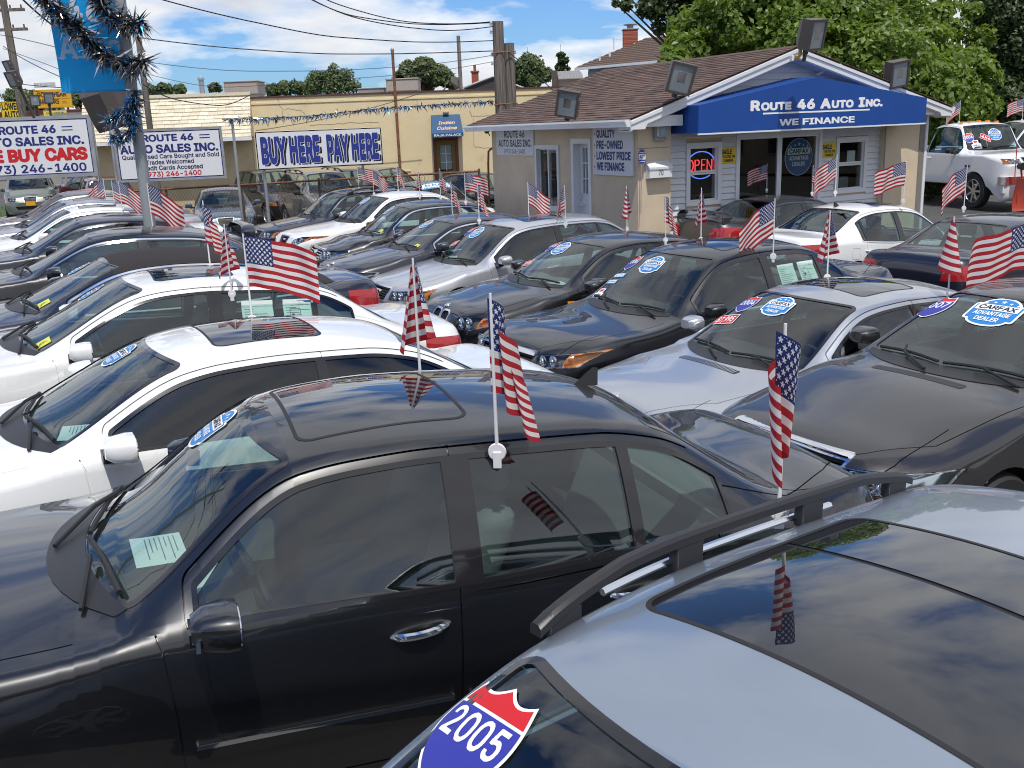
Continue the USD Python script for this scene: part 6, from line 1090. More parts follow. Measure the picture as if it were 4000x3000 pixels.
outcar('parked_minivan', 'grey green minivan with a yellow front plate beyond the left row', {**TALL, 'L': 5.1, 'W': 1.92, 'H': 1.74, 'xh': .95, 'xc': 1.72, 'xhs': .80, 'xcs': 1.5, 'xB': .25, 'xq': -1.0, 'zc': 1.10, 'zhf': .84, 'belt': 1.0, 'swf': 1.2}, 132, 820, 37.5, -66, P_GREEN, grille='trap', light='box', dark=False, emblem='bar', plate=PLATEYEL, inter=INTGREY)
outcar('parked_suv', 'dark maroon sport utility with a red tail lamp between the two left signs', {**TALL, 'H': 1.75}, 405, 760, 33.5, 118, P_MAROON, grille='bars', light='box')
outcar('parked_sedan', 'red car with a bright curved windshield glimpsed between the two left signs', dict(L=4.5, H=1.5), 405, 740, 39.0, -40, P_MAROON, grille='bars', light='trap')
VANS = dict(L=5.4, W=2.0, H=2.08, xh=1.0, xc=1.75, xhs=.88, xcs=1.6, xr=-2.4, xd=-2.55, xrs=-2.3, xds=-2.5, xtop=-.5, zc=1.30, zd=1.3, zhf=1.0, belt=1.22, beltr=1.24, swf=1.4, swr=.2, xq=None, xB=.35, doors=2, ye=.74, yc=.80, yb=.94, yw=.98, hoody=.74, wr=.36, zs=.3, hr=.07)
outcar('parked_van', 'white van behind the pickup at the right edge', VANS, 4075, 560, 29.5, 186, P_WHITE, grille='bars', light='box')
# pickup: cab and bonnet, with an open bed cut behind
TR = dict(L=5.75, W=2.0, H=2.08, blunt=.45, xh=.95, xc=1.42, xhs=.88, xcs=1.30, xr=-.12, xd=-.34, xrs=-.07, xds=-.32, xtop=.40, zc=1.40, zd=1.31, zhf=1.25, belt=1.30, beltr=1.31, swf=1.20, swr=-.12, xq=None, xB=-.17, doors=2, ye=.70, yc=.79, yb=.94, yw=.98, hoody=.82, fax=.98, rax=1.28, wr=.43, zs=.56, wk=.07, rk=.03, hh=.07, hr=.07, decklip=-.005, res=.8)
wq = at(3812, 740, 24.4); hq = np.array([math.cos(rad(-79)), math.sin(rad(-79)), 0]); rq = np.array([hq[1], -hq[0], 0]); tc_ = np.array([wq[0], 24.4, .02]) - hq * (5.75 / 2 - .98) - rq * .86
MT = frame(tc_, hq); _mb = make_car
c, T, og = make_car('pickup_truck', 'white pickup truck with amber roof lamps and a red snow plow', TR, MT, P_WHITE, cat_='pickup truck', grille='bars', light='box', amber=True, dark=False, pillar=False, mirrorm=SATIN, tail=True, lowgrille=False, hoodline=True, stickers=[('year', -.62, .42, .24, '2006'), ('owner', -.48, .20, .22), ('carfax', .10, .44, .34), ('price', -.18, .36, .3, '4X4', -28)], emblem='oval')
part('bed_floor', bx(-2.72, -.52, -.80, .80, float(c.zt(-1.5)) + .004, float(c.zt(-1.5)) + .010), SATIN, T, smooth=False)
for sg in (1, -1): part('bed_rail', cham(-2.80, -.46, sg * .88 - .07, sg * .88 + .07, float(c.zt(-1.5)) - .03, float(c.zt(-1.5)) + .075, .015), P_WHITE, T, smooth=False)
part('tailgate', cham(-2.86, -2.76, -.80, .80, float(c.zt(-1.5)) - .03, float(c.zt(-1.5)) + .07, .015), P_WHITE, T, smooth=False); part('bed_front', cham(-.52, -.44, -.80, .80, float(c.zt(-1.5)) - .03, float(c.zt(-1.5)) + .07, .015), P_WHITE, T, smooth=False)
part('bumper', hull([(x, y, z) for x, k in ((c.hl + .02, .85), (c.hl - .12, .97)) for y in (-.97 * k, .97 * k) for z in (.62, .80)]), CHROME, T, smooth=False); part('valance', hull([(x, y, z) for x in (c.hl - .02, c.hl - .3) for y in (-.85, .85) for z in (.42, .61)]), P_WHITE, T, smooth=False)
for y in (-.52, -.26, 0, .26, .52): z = float(c.zt(.55)) - (float(c.zt(.55)) - float(c.ze(.55))) * (y / float(c.ye(.55))) ** 2; part('roof_lamp', hull([(.62 + dx, y + dy, z + dz) for dx, k in ((-.07, .6), (.0, 1), (.05, .8)) for dy in (-.045 * k, .045 * k) for dz in (-.01, .035 * k)]), AMBER, T)
for sg in (1, -1): part('fender_badge', bx(1.55, 1.72, sg * .965 - .012, sg * .965 + .012, 1.0, 1.05), GLOSSBLK, T, smooth=False)
PLOWR = car_paint('plow_red', (.42, .035, .012), dust=.15)
MPl = frame(tc_ + hq * 3.75 + np.array([0, 0, .0]), hq); T = thing('snow_plow', 'red snow plow blade standing in front of the white pickup', 'snow plow', MPl)
prof = [(.0 + .16 * (1 - math.cos(t)) - .22 * math.sin(t) * .4, .08 + .42 * t) for t in np.linspace(0, 1.75, 10)]; prof2 = [(x - .012, z) for x, z in prof]
g = Polygon(prof + prof2[::-1]); part('blade', xf(tri(extr(g.buffer(.001), 2.5)), np.array([[1, 0, 0, 0], [0, 0, 1, -1.25], [0, 1, 0, 0], [0, 0, 0, 1.]])), PLOWR, T)
for y in np.linspace(-1.15, 1.15, 6): part('rib', hull([(-.02, y, .12), (-.02, y + .02, .12), (-.16, y, .4), (-.16, y + .02, .4), (.02, y, .75), (.02, y + .02, .75)]), PLOWR, T)
part('push_frame', cat(hull([(-.15, -.35, .25), (-.15, .35, .25), (-.15, -.35, .35), (-.15, .35, .35), (-.95, -.45, .42), (-.95, .45, .42), (-.95, -.45, .55), (-.95, .45, .55)])), PLOWR, T, smooth=False); part('lift_arm', tube([(-.75, 0, .5), (-.6, 0, 1.0), (-.35, 0, .75)], .05, 8), PLOWR, T)
for sg in (1, -1): part('plow_lamp', xf(rev([(0, -.1), (.07, -.08), (.09, .05), (.085, .055), (0, .05)], 14), frame((-.62, sg * .62, 1.05), (0, 0, 1), (1, 0, 0))), RUBBER, T); part('lamp_post', tube([(-.65, sg * .5, .5), (-.65, sg * .6, .98)], .025, 6), PLOWR, T); part('guide_stick', tube([(-.05, sg * 1.22, .7), (-.05, sg * 1.24, 1.5)], .012, 6), PLOWR, T)
# red brick steps between the left signs
BRK = [plain(f'red_brick_{k}', c_, .85, noise=.2, nscale=20, bump=.4, bscale=90) for k, c_ in enumerate([(.36, .10, .06), (.42, .13, .08), (.30, .08, .05)])]; CAPB = plain('brick_cap', (.50, .22, .15), .8, noise=.1)
p = at(345, 790, 30.5); T = thing('brick_pier', 'stepped red brick pier with pale caps beside the grey green minivan', 'brick pier', frame((p[0] - .35, 30.5, float(gz(p[0], 30.5))), (1, 0, 0)))
xa = [at(q, 750, 30.5)[0] - p[0] + .35 for q in (294, 334, 335, 364)]; g_ = float(gz(p[0], 30.5)); hb = [(xa[0], xa[1], at(314, 765, 30.5)[2] - g_ - .09), (xa[2], xa[3], at(345, 735, 30.5)[2] - g_ - .09)]
for (x0, x1, h) in hb:
    z = 0; r_ = 0
    while z < h - .08:
        x = x0 - (.0 if r_ % 2 else .10)
        while x < x1: a_, b = max(x, x0), min(x + .205, x1); x += .215; (b - a_ > .03) and part('brick', bx(a_, b, -.30 + .003 * rng.random(), .30, z, z + .066), BRK[int(rng.integers(3))], T, smooth=False)
        z += .076; r_ += 1
    part('mortar', bx(x0 + .008, x1 - .008, -.29, .292, 0, z - .012), CONC, T, smooth=False); part('cap', cham(x0 - .05, x1 + .05, -.36, .36, z, z + .09, .012), CAPB, T, smooth=False)
# ------------------------------------------------------------------ yellow signs and low red shop at the far left
SIGY = plain('sign_yellow', (.72, .46, .02), .5); DARKRED = plain('dark_red_board', (.10, .022, .02), .7, noise=.2)
board('shop_sign', 'yellow sign reading LOWER AUTO behind the white sign at the left edge', 40, 40, (4, 396), (84, 396), (9, 470), (92, 468), lambda w, h: [(sbox(.03, .03, w - .03, h - .03), (.75, .50, .01))] + lines(w, h, [('LOWER', .56, .34, .08, .92, BLK, B3), ('AUTO', .12, .34, .12, .90, BLK, B3)]), border=BLK, posts=[(.42, -.1, .05, STEEL)], backing=SIGY)
board('shop_sign', 'orange yellow GOODYEAR MOTORS sign beneath the blue banner', 55, 55, (133, 346), (280, 352), (139, 418), (285, 424), lambda w, h: [(sbox(.03, .03, w - .03, h - .03), (.68, .36, .01)), (affinity.translate(sbox(0, 0, w * .9, .03), w * .05, h * .47), (.30, .12, .01))] + lines(w, h, [('GOODYEAR', .60, .24, .08, .88, (.10, .03, .01), B3), ('MOTORS', .22, .24, .14, .66, (.10, .03, .01), B3), ('INC.', .22, .13, .74, .88, (.35, .15, .01), B2)]), border=(.6, .3, .02), posts=[(.7, -.1, .08, STEEL), (1.4, -.1, .08, STEEL)], backing=SIGY)
board('shop_sign', 'small white sign board standing on top of the orange yellow sign', 55.1, 55.1, (133, 323), (216, 322), (134, 342), (217, 341), lambda w, h: lines(w, h, [('SALES SERVICE', .25, .5, .06, .94, (.2, .2, .22), B2)]), border=(.3, .3, .32))
board('shop_sign', 'small yellow notice board below the orange yellow sign', 52, 52, (170, 430), (264, 432), (173, 470), (266, 470), lambda w, h: [(sbox(.04, .04, w - .04, h - .04), (.74, .60, .05))] + lines(w, h, [('COLLISION', .62, .2, .12, .88, BLK, B2), ('REPAIR', .25, .2, .25, .75, BLK, B2)]), border=(.3, .25, .05), posts=[(.6, -.1, .05, STEEL)], backing=SIGY)
p0, p1 = at(60, 470, 62), at(470, 420, 62); T = thing('shop_building', 'low dark red shop building far off behind the yellow signs', 'building', frame((p0[0] - 6, 62, -.2), (1, 0, 0)))
w = p1[0] - p0[0] + 6; h = p1[2] + .2; part('wall', bx(0, w, 0, 6, -.3, h - .9), plain('shop_wall', (.32, .28, .24), .9, noise=.1), T, smooth=False); part('fascia', cham(-.1, w + .1, -.25, 6.1, h - .89, h, .02), DARKRED, T, smooth=False); pprint('lettering', [(affinity.translate(text('KITCHENS', .42, bold=1, anchor='l'), 7.3, h - .68), (.40, .17, .08))], INK, T, MF(-.253))
for k in range(4): wp = part('window', cham(1 + 2.4 * k, 2.8 + 2.4 * k, -.05, .02, .6, 1.9, .01), GLOSSBLK, T, smooth=False)
# ------------------------------------------------------------------ house on the hill behind
BRNR = [plain(f'house_shingle_{k}', c_, .9, noise=.2, nscale=10) for k, c_ in enumerate([(.115, .075, .055), (.10, .066, .05)])]; GSID = plain('grey_siding', (.46, .48, .50), .6, noise=.05)
yh = 62; e0, e1, r0, r1 = at(2252, 272, yh), at(2620, 222, yh - 5), at(2395, 183, yh + 3.5), at(2760, 118, yh)
T = thing('house', 'grey sided house with a brown hipped roof and brick chimney behind the office', 'house', frame((0, 0, 0), (1, 0, 0)))
zf_ = (e0[2] + e1[2]) / 2; zr_ = (r0[2] + r1[2]) / 2; d = np.array([e1[0] - e0[0], e1[1] - e0[1], 0]); Lh = np.linalg.norm(d); d /= Lh; n_ = np.array([-d[1], d[0], 0]); o = np.array([e0[0], e0[1], 0]); Lh = 9.5; Wd = 7.2
P_ = lambda a_, b, z: o + d * a_ + n_ * b + np.array([0, 0, z])
part('wall', hull([P_(a_, b, z) for a_ in (.5, Lh) for b in (.5, Wd - .5) for z in (-.5, zf_ - .02)]), GSID, T, smooth=False)
rp = part('roof', hull([P_(a_, b, zf_) for a_ in (0, Lh + .4) for b in (0, Wd)] + [P_(a_, Wd / 2, zr_) for a_ in (2.7, Lh - 1.5)]), BRNR[0], T, smooth=False)
rise = zr_ - zf_; es_ = n_ * (Wd / 2) + np.array([0, 0, rise]); Ls_ = np.linalg.norm(es_); es_ /= Ls_; en_ = np.cross(d, es_)
for k in range(int(Ls_ / .3)): s0 = k * .3; u = s0 / Ls_; a0, a1 = 2.7 * u, Lh + .4 - 1.9 * u; part('shingle_course', hull([P_(a_, 0, zf_) + es_ * s + en_ * hh for a_ in (a0, a1) for s, hh in ((s0, .006), (s0, .035), (s0 + .31, .004), (s0 + .31, .010))]), BRNR[k % 2], T, smooth=False, kind='stuff')
part('gutter', hull([P_(a_, b, z) for a_ in (-.05, Lh + .45) for b in (-.14, -.002) for z in (zf_ - .16, zf_ - .01)]), WHITEP, T, smooth=False); part('downpipe', hull([P_(a_, b, z) for a_ in (5.6, 5.72) for b in (.36, .49) for z in (-.3, zf_ - .1)]), WHITEP, T, smooth=False)
for k in range(14): z = zf_ - .25 - .2 * k; part('siding_plank', hull([P_(a_, b, q) for a_ in (.5, Lh) for b, q in ((.499, z), (.499, z - .19), (.47, z - .19), (.49, z))]), GSID, T, smooth=False)
for a_ in (1.7, 2.5, 4.2): wp = part('window', hull([P_(a_ + da, b, z) for da in (0, .7) for b in (.44, .469) for z in (zf_ - 1.5, zf_ - .45)]), GLOSSBLK, T, smooth=False)
cb, ct = at(2462, 190, yh + 1.2), at(2462, 118, yh + 1.2); chw = .42
ch = part('chimney', bx(cb[0] - chw, cb[0] + chw, yh + .8, yh + 1.64, cb[2] - 1.2, ct[2] - .02), BRK[2], rp, smooth=False)
z = cb[2] - .2; r_ = 0
MORT = CONC
while z < ct[2] - .1:
    part('brick_course', cat(*[bx(cb[0] - chw - .015 + .215 * k + (.0 if r_ % 2 else -.05), cb[0] - chw + .19 + .215 * k + (.0 if r_ % 2 else -.05), yh + .785, yh + .80, z, z + .07) for k in range(4)]), BRK[r_ % 3], T, smooth=False, kind='stuff'); z += .085; r_ += 1
part('chimney_cap', cat(cham(cb[0] - chw - .06, cb[0] + chw + .06, yh + .74, yh + 1.7, ct[2], ct[2] + .07, .01), cyl((cb[0], yh + 1.2, ct[2] + .07), (cb[0], yh + 1.2, ct[2] + .28), .2, n=12), cyl((cb[0], yh + 1.2, ct[2] + .30), (cb[0], yh + 1.2, ct[2] + .34), .42, n=14)), GREYMET, T, smooth=False)
for a_, b in ((2343, 240), (2382, 224), (2478, 190)): q0 = at(a_, b, yh - .4 if a_ < 2400 else yh + .4); part('vent_pipe', cyl(q0 - [0, 0, .5], q0 + [0, 0, .32], .06, n=8), WHITEP, rp)
for k in range(-1, 3): pass
q0, q1 = at(2398, 196, yh + 2), at(2398, 168, yh + 2); part('television_aerial', cat(tube([q0, q1, q1 + [0, 0, .3]], .02, 5), tube([q1 + [.1, 0, .2], q1 + [.7, 0, .25]], .015, 5), tube([q1 + [.6, 0, .0], q1 + [.62, 0, .45]], .015, 5)), GREYMET, rp)
# little grey lean-to with a curved metal hood
p = at(2158, 335, 44); q = at(2272, 268, 44); T = thing('roof_shed', 'small shed with a curved corrugated hood behind the office roof', 'shed', frame((p[0], 44, p[2] - 2), (1, 0, 0))); w, h = q[0] - p[0], q[2] - p[2] + 2
part('wall', bx(.25, w, .2, 1.6, 0, h - .25), TAUPE, T, smooth=False); part('chimney', bx(.0, .24, .1, .5, 0, h - .02), FLOODB, T, smooth=False)
for k in range(8): u0, u1 = .25 + (w - .2) * k / 8, .25 + (w - .2) * (k + 1) / 8; part('roof_sheet', hull([(x, y, z + (.02 if abs(x - (u0 + u1) / 2) < .01 else 0)) for x in (u0 + .002, (u0 + u1) / 2, u1 - .002) for y, z in ((-.25, h - .42), (-.25, h - .40), (.3, h - .24), (.3, h - .20), (1.6, h - .03), (1.6, h))]), GREYMET, T, smooth=False)
# dark gabled roof far behind the flat parapet
p = at(1790, 352, 58); q = at(1935, 345, 58); a_ = at(1905, 300, 58); T = thing('house', 'dark gabled rooftop with a chimney beyond the yellow parapet', 'house', frame((0, 0, 0), (1, 0, 0)))
part('roof', hull([(p[0] - .6, 58, p[2] - .2), (q[0] + 2, 58, p[2] - .2), (a_[0] + .3, 58, a_[2]), (p[0] - .6, 66, p[2] - .2), (q[0] + 2, 66, p[2] - .2), (a_[0] + .3, 66, a_[2])]), plain('slate_dark', (.05, .047, .045), .85, noise=.2), T, smooth=False); part('wall', bx(p[0], q[0] + 1.5, 58.2, 65.8, -.5, p[2] - .21), GSID, T, smooth=False)
c0, c1 = at(1857, 335, 59), at(1857, 282, 59); part('chimney', cat(bx(c0[0] - .2, c0[0] + .2, 59, 59.5, c0[2] - .6, c1[2]), bx(c0[0] - .25, c0[0] + .25, 58.95, 59.55, c1[2], c1[2] + .08), cyl((c0[0], 59.2, c1[2] + .08), (c0[0], 59.2, c1[2] + .4), .08, n=8)), BRK[2], T, smooth=False)
part('bargeboard', tube([(p[0] - .6, 57.95, p[2] - .2), (a_[0] + .3, 57.95, a_[2]), (q[0] + 2, 57.95, p[2] - .2)], .07, 4), GREYMET, T)
# ------------------------------------------------------------------ trees and shrubs
def leafmat(name, dark, light, trans):
    return mk(name, {'g': ('geometry', {}), 'tc': ('texture_coordinate', {}), 'n': ('noise_texture', {'scale': .55, 'detail': 3.0}), 'a': ('math', {'math_type': 'multiply_add', 'value2': .55}), 'r': ('rgb_ramp', {'ramp': [(.15, dark), (.55, tuple((x + y) / 2 for x, y in zip(dark, light))), (.95, light)]}),
        'p': ('principled_bsdf', {'roughness': .42, 'specular_ior_level': .4}), 't': ('translucent_bsdf', {'color': trans}), 'm': ('mix_closure', {'fac': .32})},
        [('tc.object', 'n.vector'), ('g.random_per_island', 'a.value1'), ('n.fac', 'a.value3'), ('a.value', 'r.fac'), ('r.color', 'p.base_color'), ('p.BSDF', 'm.closure1'), ('t.BSDF', 'm.closure2')], surface='m.closure')
LF_MAPLE = leafmat('maple_leaf', (.05, .095, .014), (.23, .31, .055), (.30, .44, .04)); LF_DARK = leafmat('dark_leaf', (.02, .04, .015), (.075, .11, .035), (.08, .14, .02)); LF_MID = leafmat('mid_leaf', (.06, .095, .04), (.19, .23, .10), (.2, .28, .07)); LF_SHRUB = leafmat('shrub_leaf', (.022, .028, .012), (.075, .08, .035), (.06, .07, .02))
BARK = plain('tree_bark', (.075, .058, .045), .9, noise=.35, nscale=8, bump=.5, bscale=30)
def leaves(centres, radii, n, size, seed, fill=.55, flat_=.85):
    r = np.random.default_rng(seed); C = np.asarray(centres, float); Rr = np.asarray(radii, float); wts = Rr ** 2; k = r.choice(len(C), n, p=wts / wts.sum()); d = r.normal(size=(n, 3)); d /= np.linalg.norm(d, axis=1, keepdims=True)
    rad_ = (fill + (1 - fill) * r.random(n) ** .6); rad_ *= .72 + .5 * meshkit.noise(d * 2.3 + C[k] * .7, 5); p = C[k] + d * (Rr[k] * rad_)[:, None] * [1, 1, flat_]
    clump = meshkit.noise(p * 1.5, 9); keep = clump > .30; p, d = p[keep], d[keep]; n = len(p)
    nn = d + r.normal(size=(n, 3)) * .7 + [0, 0, .5]; nn /= np.linalg.norm(nn, axis=1, keepdims=True); a_ = np.cross(nn, r.normal(size=(n, 3))); a_ /= np.linalg.norm(a_, axis=1, keepdims=True); b = np.cross(nn, a_); s = size * (.6 + .7 * r.random(n))[:, None]
    t = p - a_ * s * .5; q = p + a_ * s * .62; e = p + b * s * .36 + nn * s * .10; f_ = p - b * s * .36 + nn * s * .10; V = np.stack([t, f_, q, e], 1).reshape(-1, 3); i = np.arange(n)[:, None] * 4
    return V, np.vstack([i + [0, 1, 2], i + [0, 2, 3]])
def tree(name, label, base, blobs, n, size, mat, seed, trunk=.2, group=None, y=None, depth=1.0, limbs=True, cat_='tree', fill=.5):
    """base: (px, y) of the trunk; blobs: (px, py, radius in photo pixels, metres nearer or farther)."""
    bp = at(base[0], 700, base[1]); x0, y0 = bp[0], base[1]; g = float(gz(x0, y0)); C = []; Rr = []
    for (a_, b, r_, dy) in blobs: yy = y0 + dy; q = at(a_, b, yy); C.append(q); Rr.append(r_ / FPX * yy)
    C = np.array(C); top = C[:, 2].max(); T = thing(name, label, cat_, None, group); mid = C.mean(0)
    tr_ = [tube([(x0, y0, g - .1), (x0 + (mid[0] - x0) * .2, y0, g + (mid[2] - g) * .55), (mid[0], mid[1], mid[2])], (trunk, trunk * .8, trunk * .45), 10)]
    part('trunk', tr_[0], BARK, T)
    if limbs:
        ms = []
        for q, r_ in zip(C, Rr): s0 = np.array([x0 + (mid[0] - x0) * .2, y0, g + (mid[2] - g) * .55]); m_ = (s0 + q) / 2 + [0, 0, .15 * r_]; ms.append(tube([s0, m_, q, q + (q - m_) * .35], (trunk * .5, trunk * .3, trunk * .12, .012), 6))
        for m_ in ms: part('limb', m_, BARK, T)
    part('crown', leaves(C, Rr, n, size, seed, fill), mat, T, smooth=False)
    return T
tree('maple_tree', 'large light green maple crowding over the back of the office roof', (3050, 34), [(2680, 215, 100, 0), (2760, 130, 150, 1), (2920, 60, 190, 0), (3100, 10, 180, 1), (3130, 200, 190, -1), (3300, 90, 200, 0), (3420, 250, 210, -1.5), (3330, 400, 190, -1), (3600, 210, 150, 1), (3620, 380, 200, -1), (3760, 300, 140, 0), (3770, 430, 130, 0), (3540, 480, 140, -1), (2640, 250, 70, -1), (3500, 60, 120, 2), (2870, 230, 150, 2), (3050, -90, 170, 1), (3300, -80, 150, 1)], 62000, .20, LF_MAPLE, 21, .26)
tree('maple_tree', 'thin high maple branch of loose leaves crossing the sky gap at the upper right', (3720, 37), [(3660, 60, 60, 0), (3740, 110, 50, 0), (3700, 20, 50, 1), (3800, 40, 40, 0), (3830, 150, 60, 0)], 2600, .19, LF_MAPLE, 22, .12, fill=.1)
tree('dark_tree', 'tall dark tree rising behind the maple at the top edge', (2780, 46), [(2560, 20, 70, 0), (2660, 60, 90, 0), (2780, 30, 110, 1), (2640, -40, 90, 0), (2800, 130, 90, 1), (2900, -40, 110, 0), (2450, 22, 26, 0), (2405, 14, 16, 0), (2510, 45, 24, 0), (2580, 105, 34, 0)], 9000, .24, LF_DARK, 23, .22, fill=.2)
tree('dark_tree', 'dark shaded trees closing the view at the right edge above the pickup', (3960, 38), [(3900, 60, 120, 0), (3980, 180, 140, 0), (3900, 330, 110, 0), (4040, 320, 150, 1), (3960, 420, 110, -1), (4060, 20, 150, 0), (3850, 470, 90, 0), (3720, 560, 120, 0), (3830, 610, 90, 1)], 26000, .20, LF_DARK, 24, .22)
tree('round_tree', 'dense round green tree behind the flat roof beside the rusty pipe', (1640, 62), [(1600, 290, 55, 0), (1660, 275, 55, 0), (1720, 300, 50, 0), (1570, 320, 45, 0), (1640, 330, 60, 1), (1760, 320, 40, 0)], 14000, .22, LF_MID, 25, .2)
tree('round_tree', 'loose green tree between the double pole and the brown roofed house', (2060, 60), [(2030, 270, 45, 0), (2085, 255, 45, 0), (2120, 290, 40, 0), (2005, 300, 35, 0), (2060, 315, 55, 0), (2060, 225, 22, 0)], 6500, .20, LF_MID, 26, .15, fill=.25)
tree('small_tree', 'small dark leafy sapling poking up left of the brown roofed house', (2195, 52), [(2190, 215, 14, 0), (2200, 240, 20, 0), (2185, 262, 18, 0), (2205, 275, 22, 0)], 900, .20, LF_DARK, 27, .06)
tree('wispy_tree', 'sparse tree with upright twigs behind the flat roof unit', (1300, 55), [(1240, 300, 40, 0), (1290, 285, 45, 0), (1340, 300, 40, 0), (1300, 335, 60, 0), (1225, 335, 45, 0), (1375, 335, 35, 0)], 4200, .16, LF_MID, 28, .10, fill=.1)
for k, (b_, bl2, lab) in enumerate((((1150, 70), [(1060, 350, 30, 0), (1110, 345, 30, 0), (1160, 340, 32, 0), (1210, 345, 34, 0)], 'low green tree line peeping over the flat roof right of the cream mansard'), ((760, 75), [(580, 360, 40, 0), (640, 355, 35, 0), (700, 352, 26, 0), (840, 345, 25, 0)], 'green trees just showing above the cream mansard'), ((300, 70), [(110, 400, 60, 0), (60, 380, 45, 0), (180, 420, 55, 0), (310, 390, 40, 0), (345, 400, 40, 0), (395, 380, 45, 0), (440, 385, 40, 0)], 'green trees behind the yellow signs at the far left'))):
    tree('distant_tree', lab, b_, bl2, 6000, .24, LF_MID, 40 + k, .15, fill=.2)
def shrub(label, px, py_, y, r_, n, seed, mat=LF_SHRUB, size=.07, h=1.0, name='shrub'):
    q = at(px, py_, y); g = float(gz(q[0], y)); R_w = r_ / FPX * y; T = thing(name, label, 'shrub'); rr = np.random.default_rng(seed); C = np.array([[q[0], y, g + R_w * h * .8]] + [[q[0] + rr.normal() * R_w * .4, y + rr.normal() * R_w * .4, g + R_w * h * (.5 + .9 * rr.random())] for _ in range(5)])
    part('stem', cat(*[tube([(q[0], y, g - .05), (c[0] * .5 + q[0] * .5, c[1], g + (c[2] - g) * .5), c], (.025, .018, .008), 5) for c in C]), BARK, T); part('foliage', leaves(C, [R_w * .75] + [R_w * .5] * 5, n, size, seed, .3, h), mat, T, smooth=False)
shrub('brownish rounded shrub against the fence left of the slate blue sedan', 655, 800, 27.0, 75, 5200, 51); shrub('dark green clipped hedge behind the fence next to the office corner', 1860, 740, 26.8, 60, 5200, 52, LF_DARK, h=1.1); shrub('dark hedge continuing left behind the fence', 1760, 750, 27.2, 50, 3600, 53, LF_DARK); shrub('small green bush under the wide white sign by the fence', 1545, 735, 29.5, 45, 2600, 54, LF_MID); shrub('small bright weed at the kerb in front of the grey green minivan', 140, 835, 33, 45, 1500, 55, LF_MAPLE, h=.6)
shrub('low bushes below the trees beside the pickup bed', 3640, 640, 27.5, 90, 6000, 56, LF_MID, size=.1)
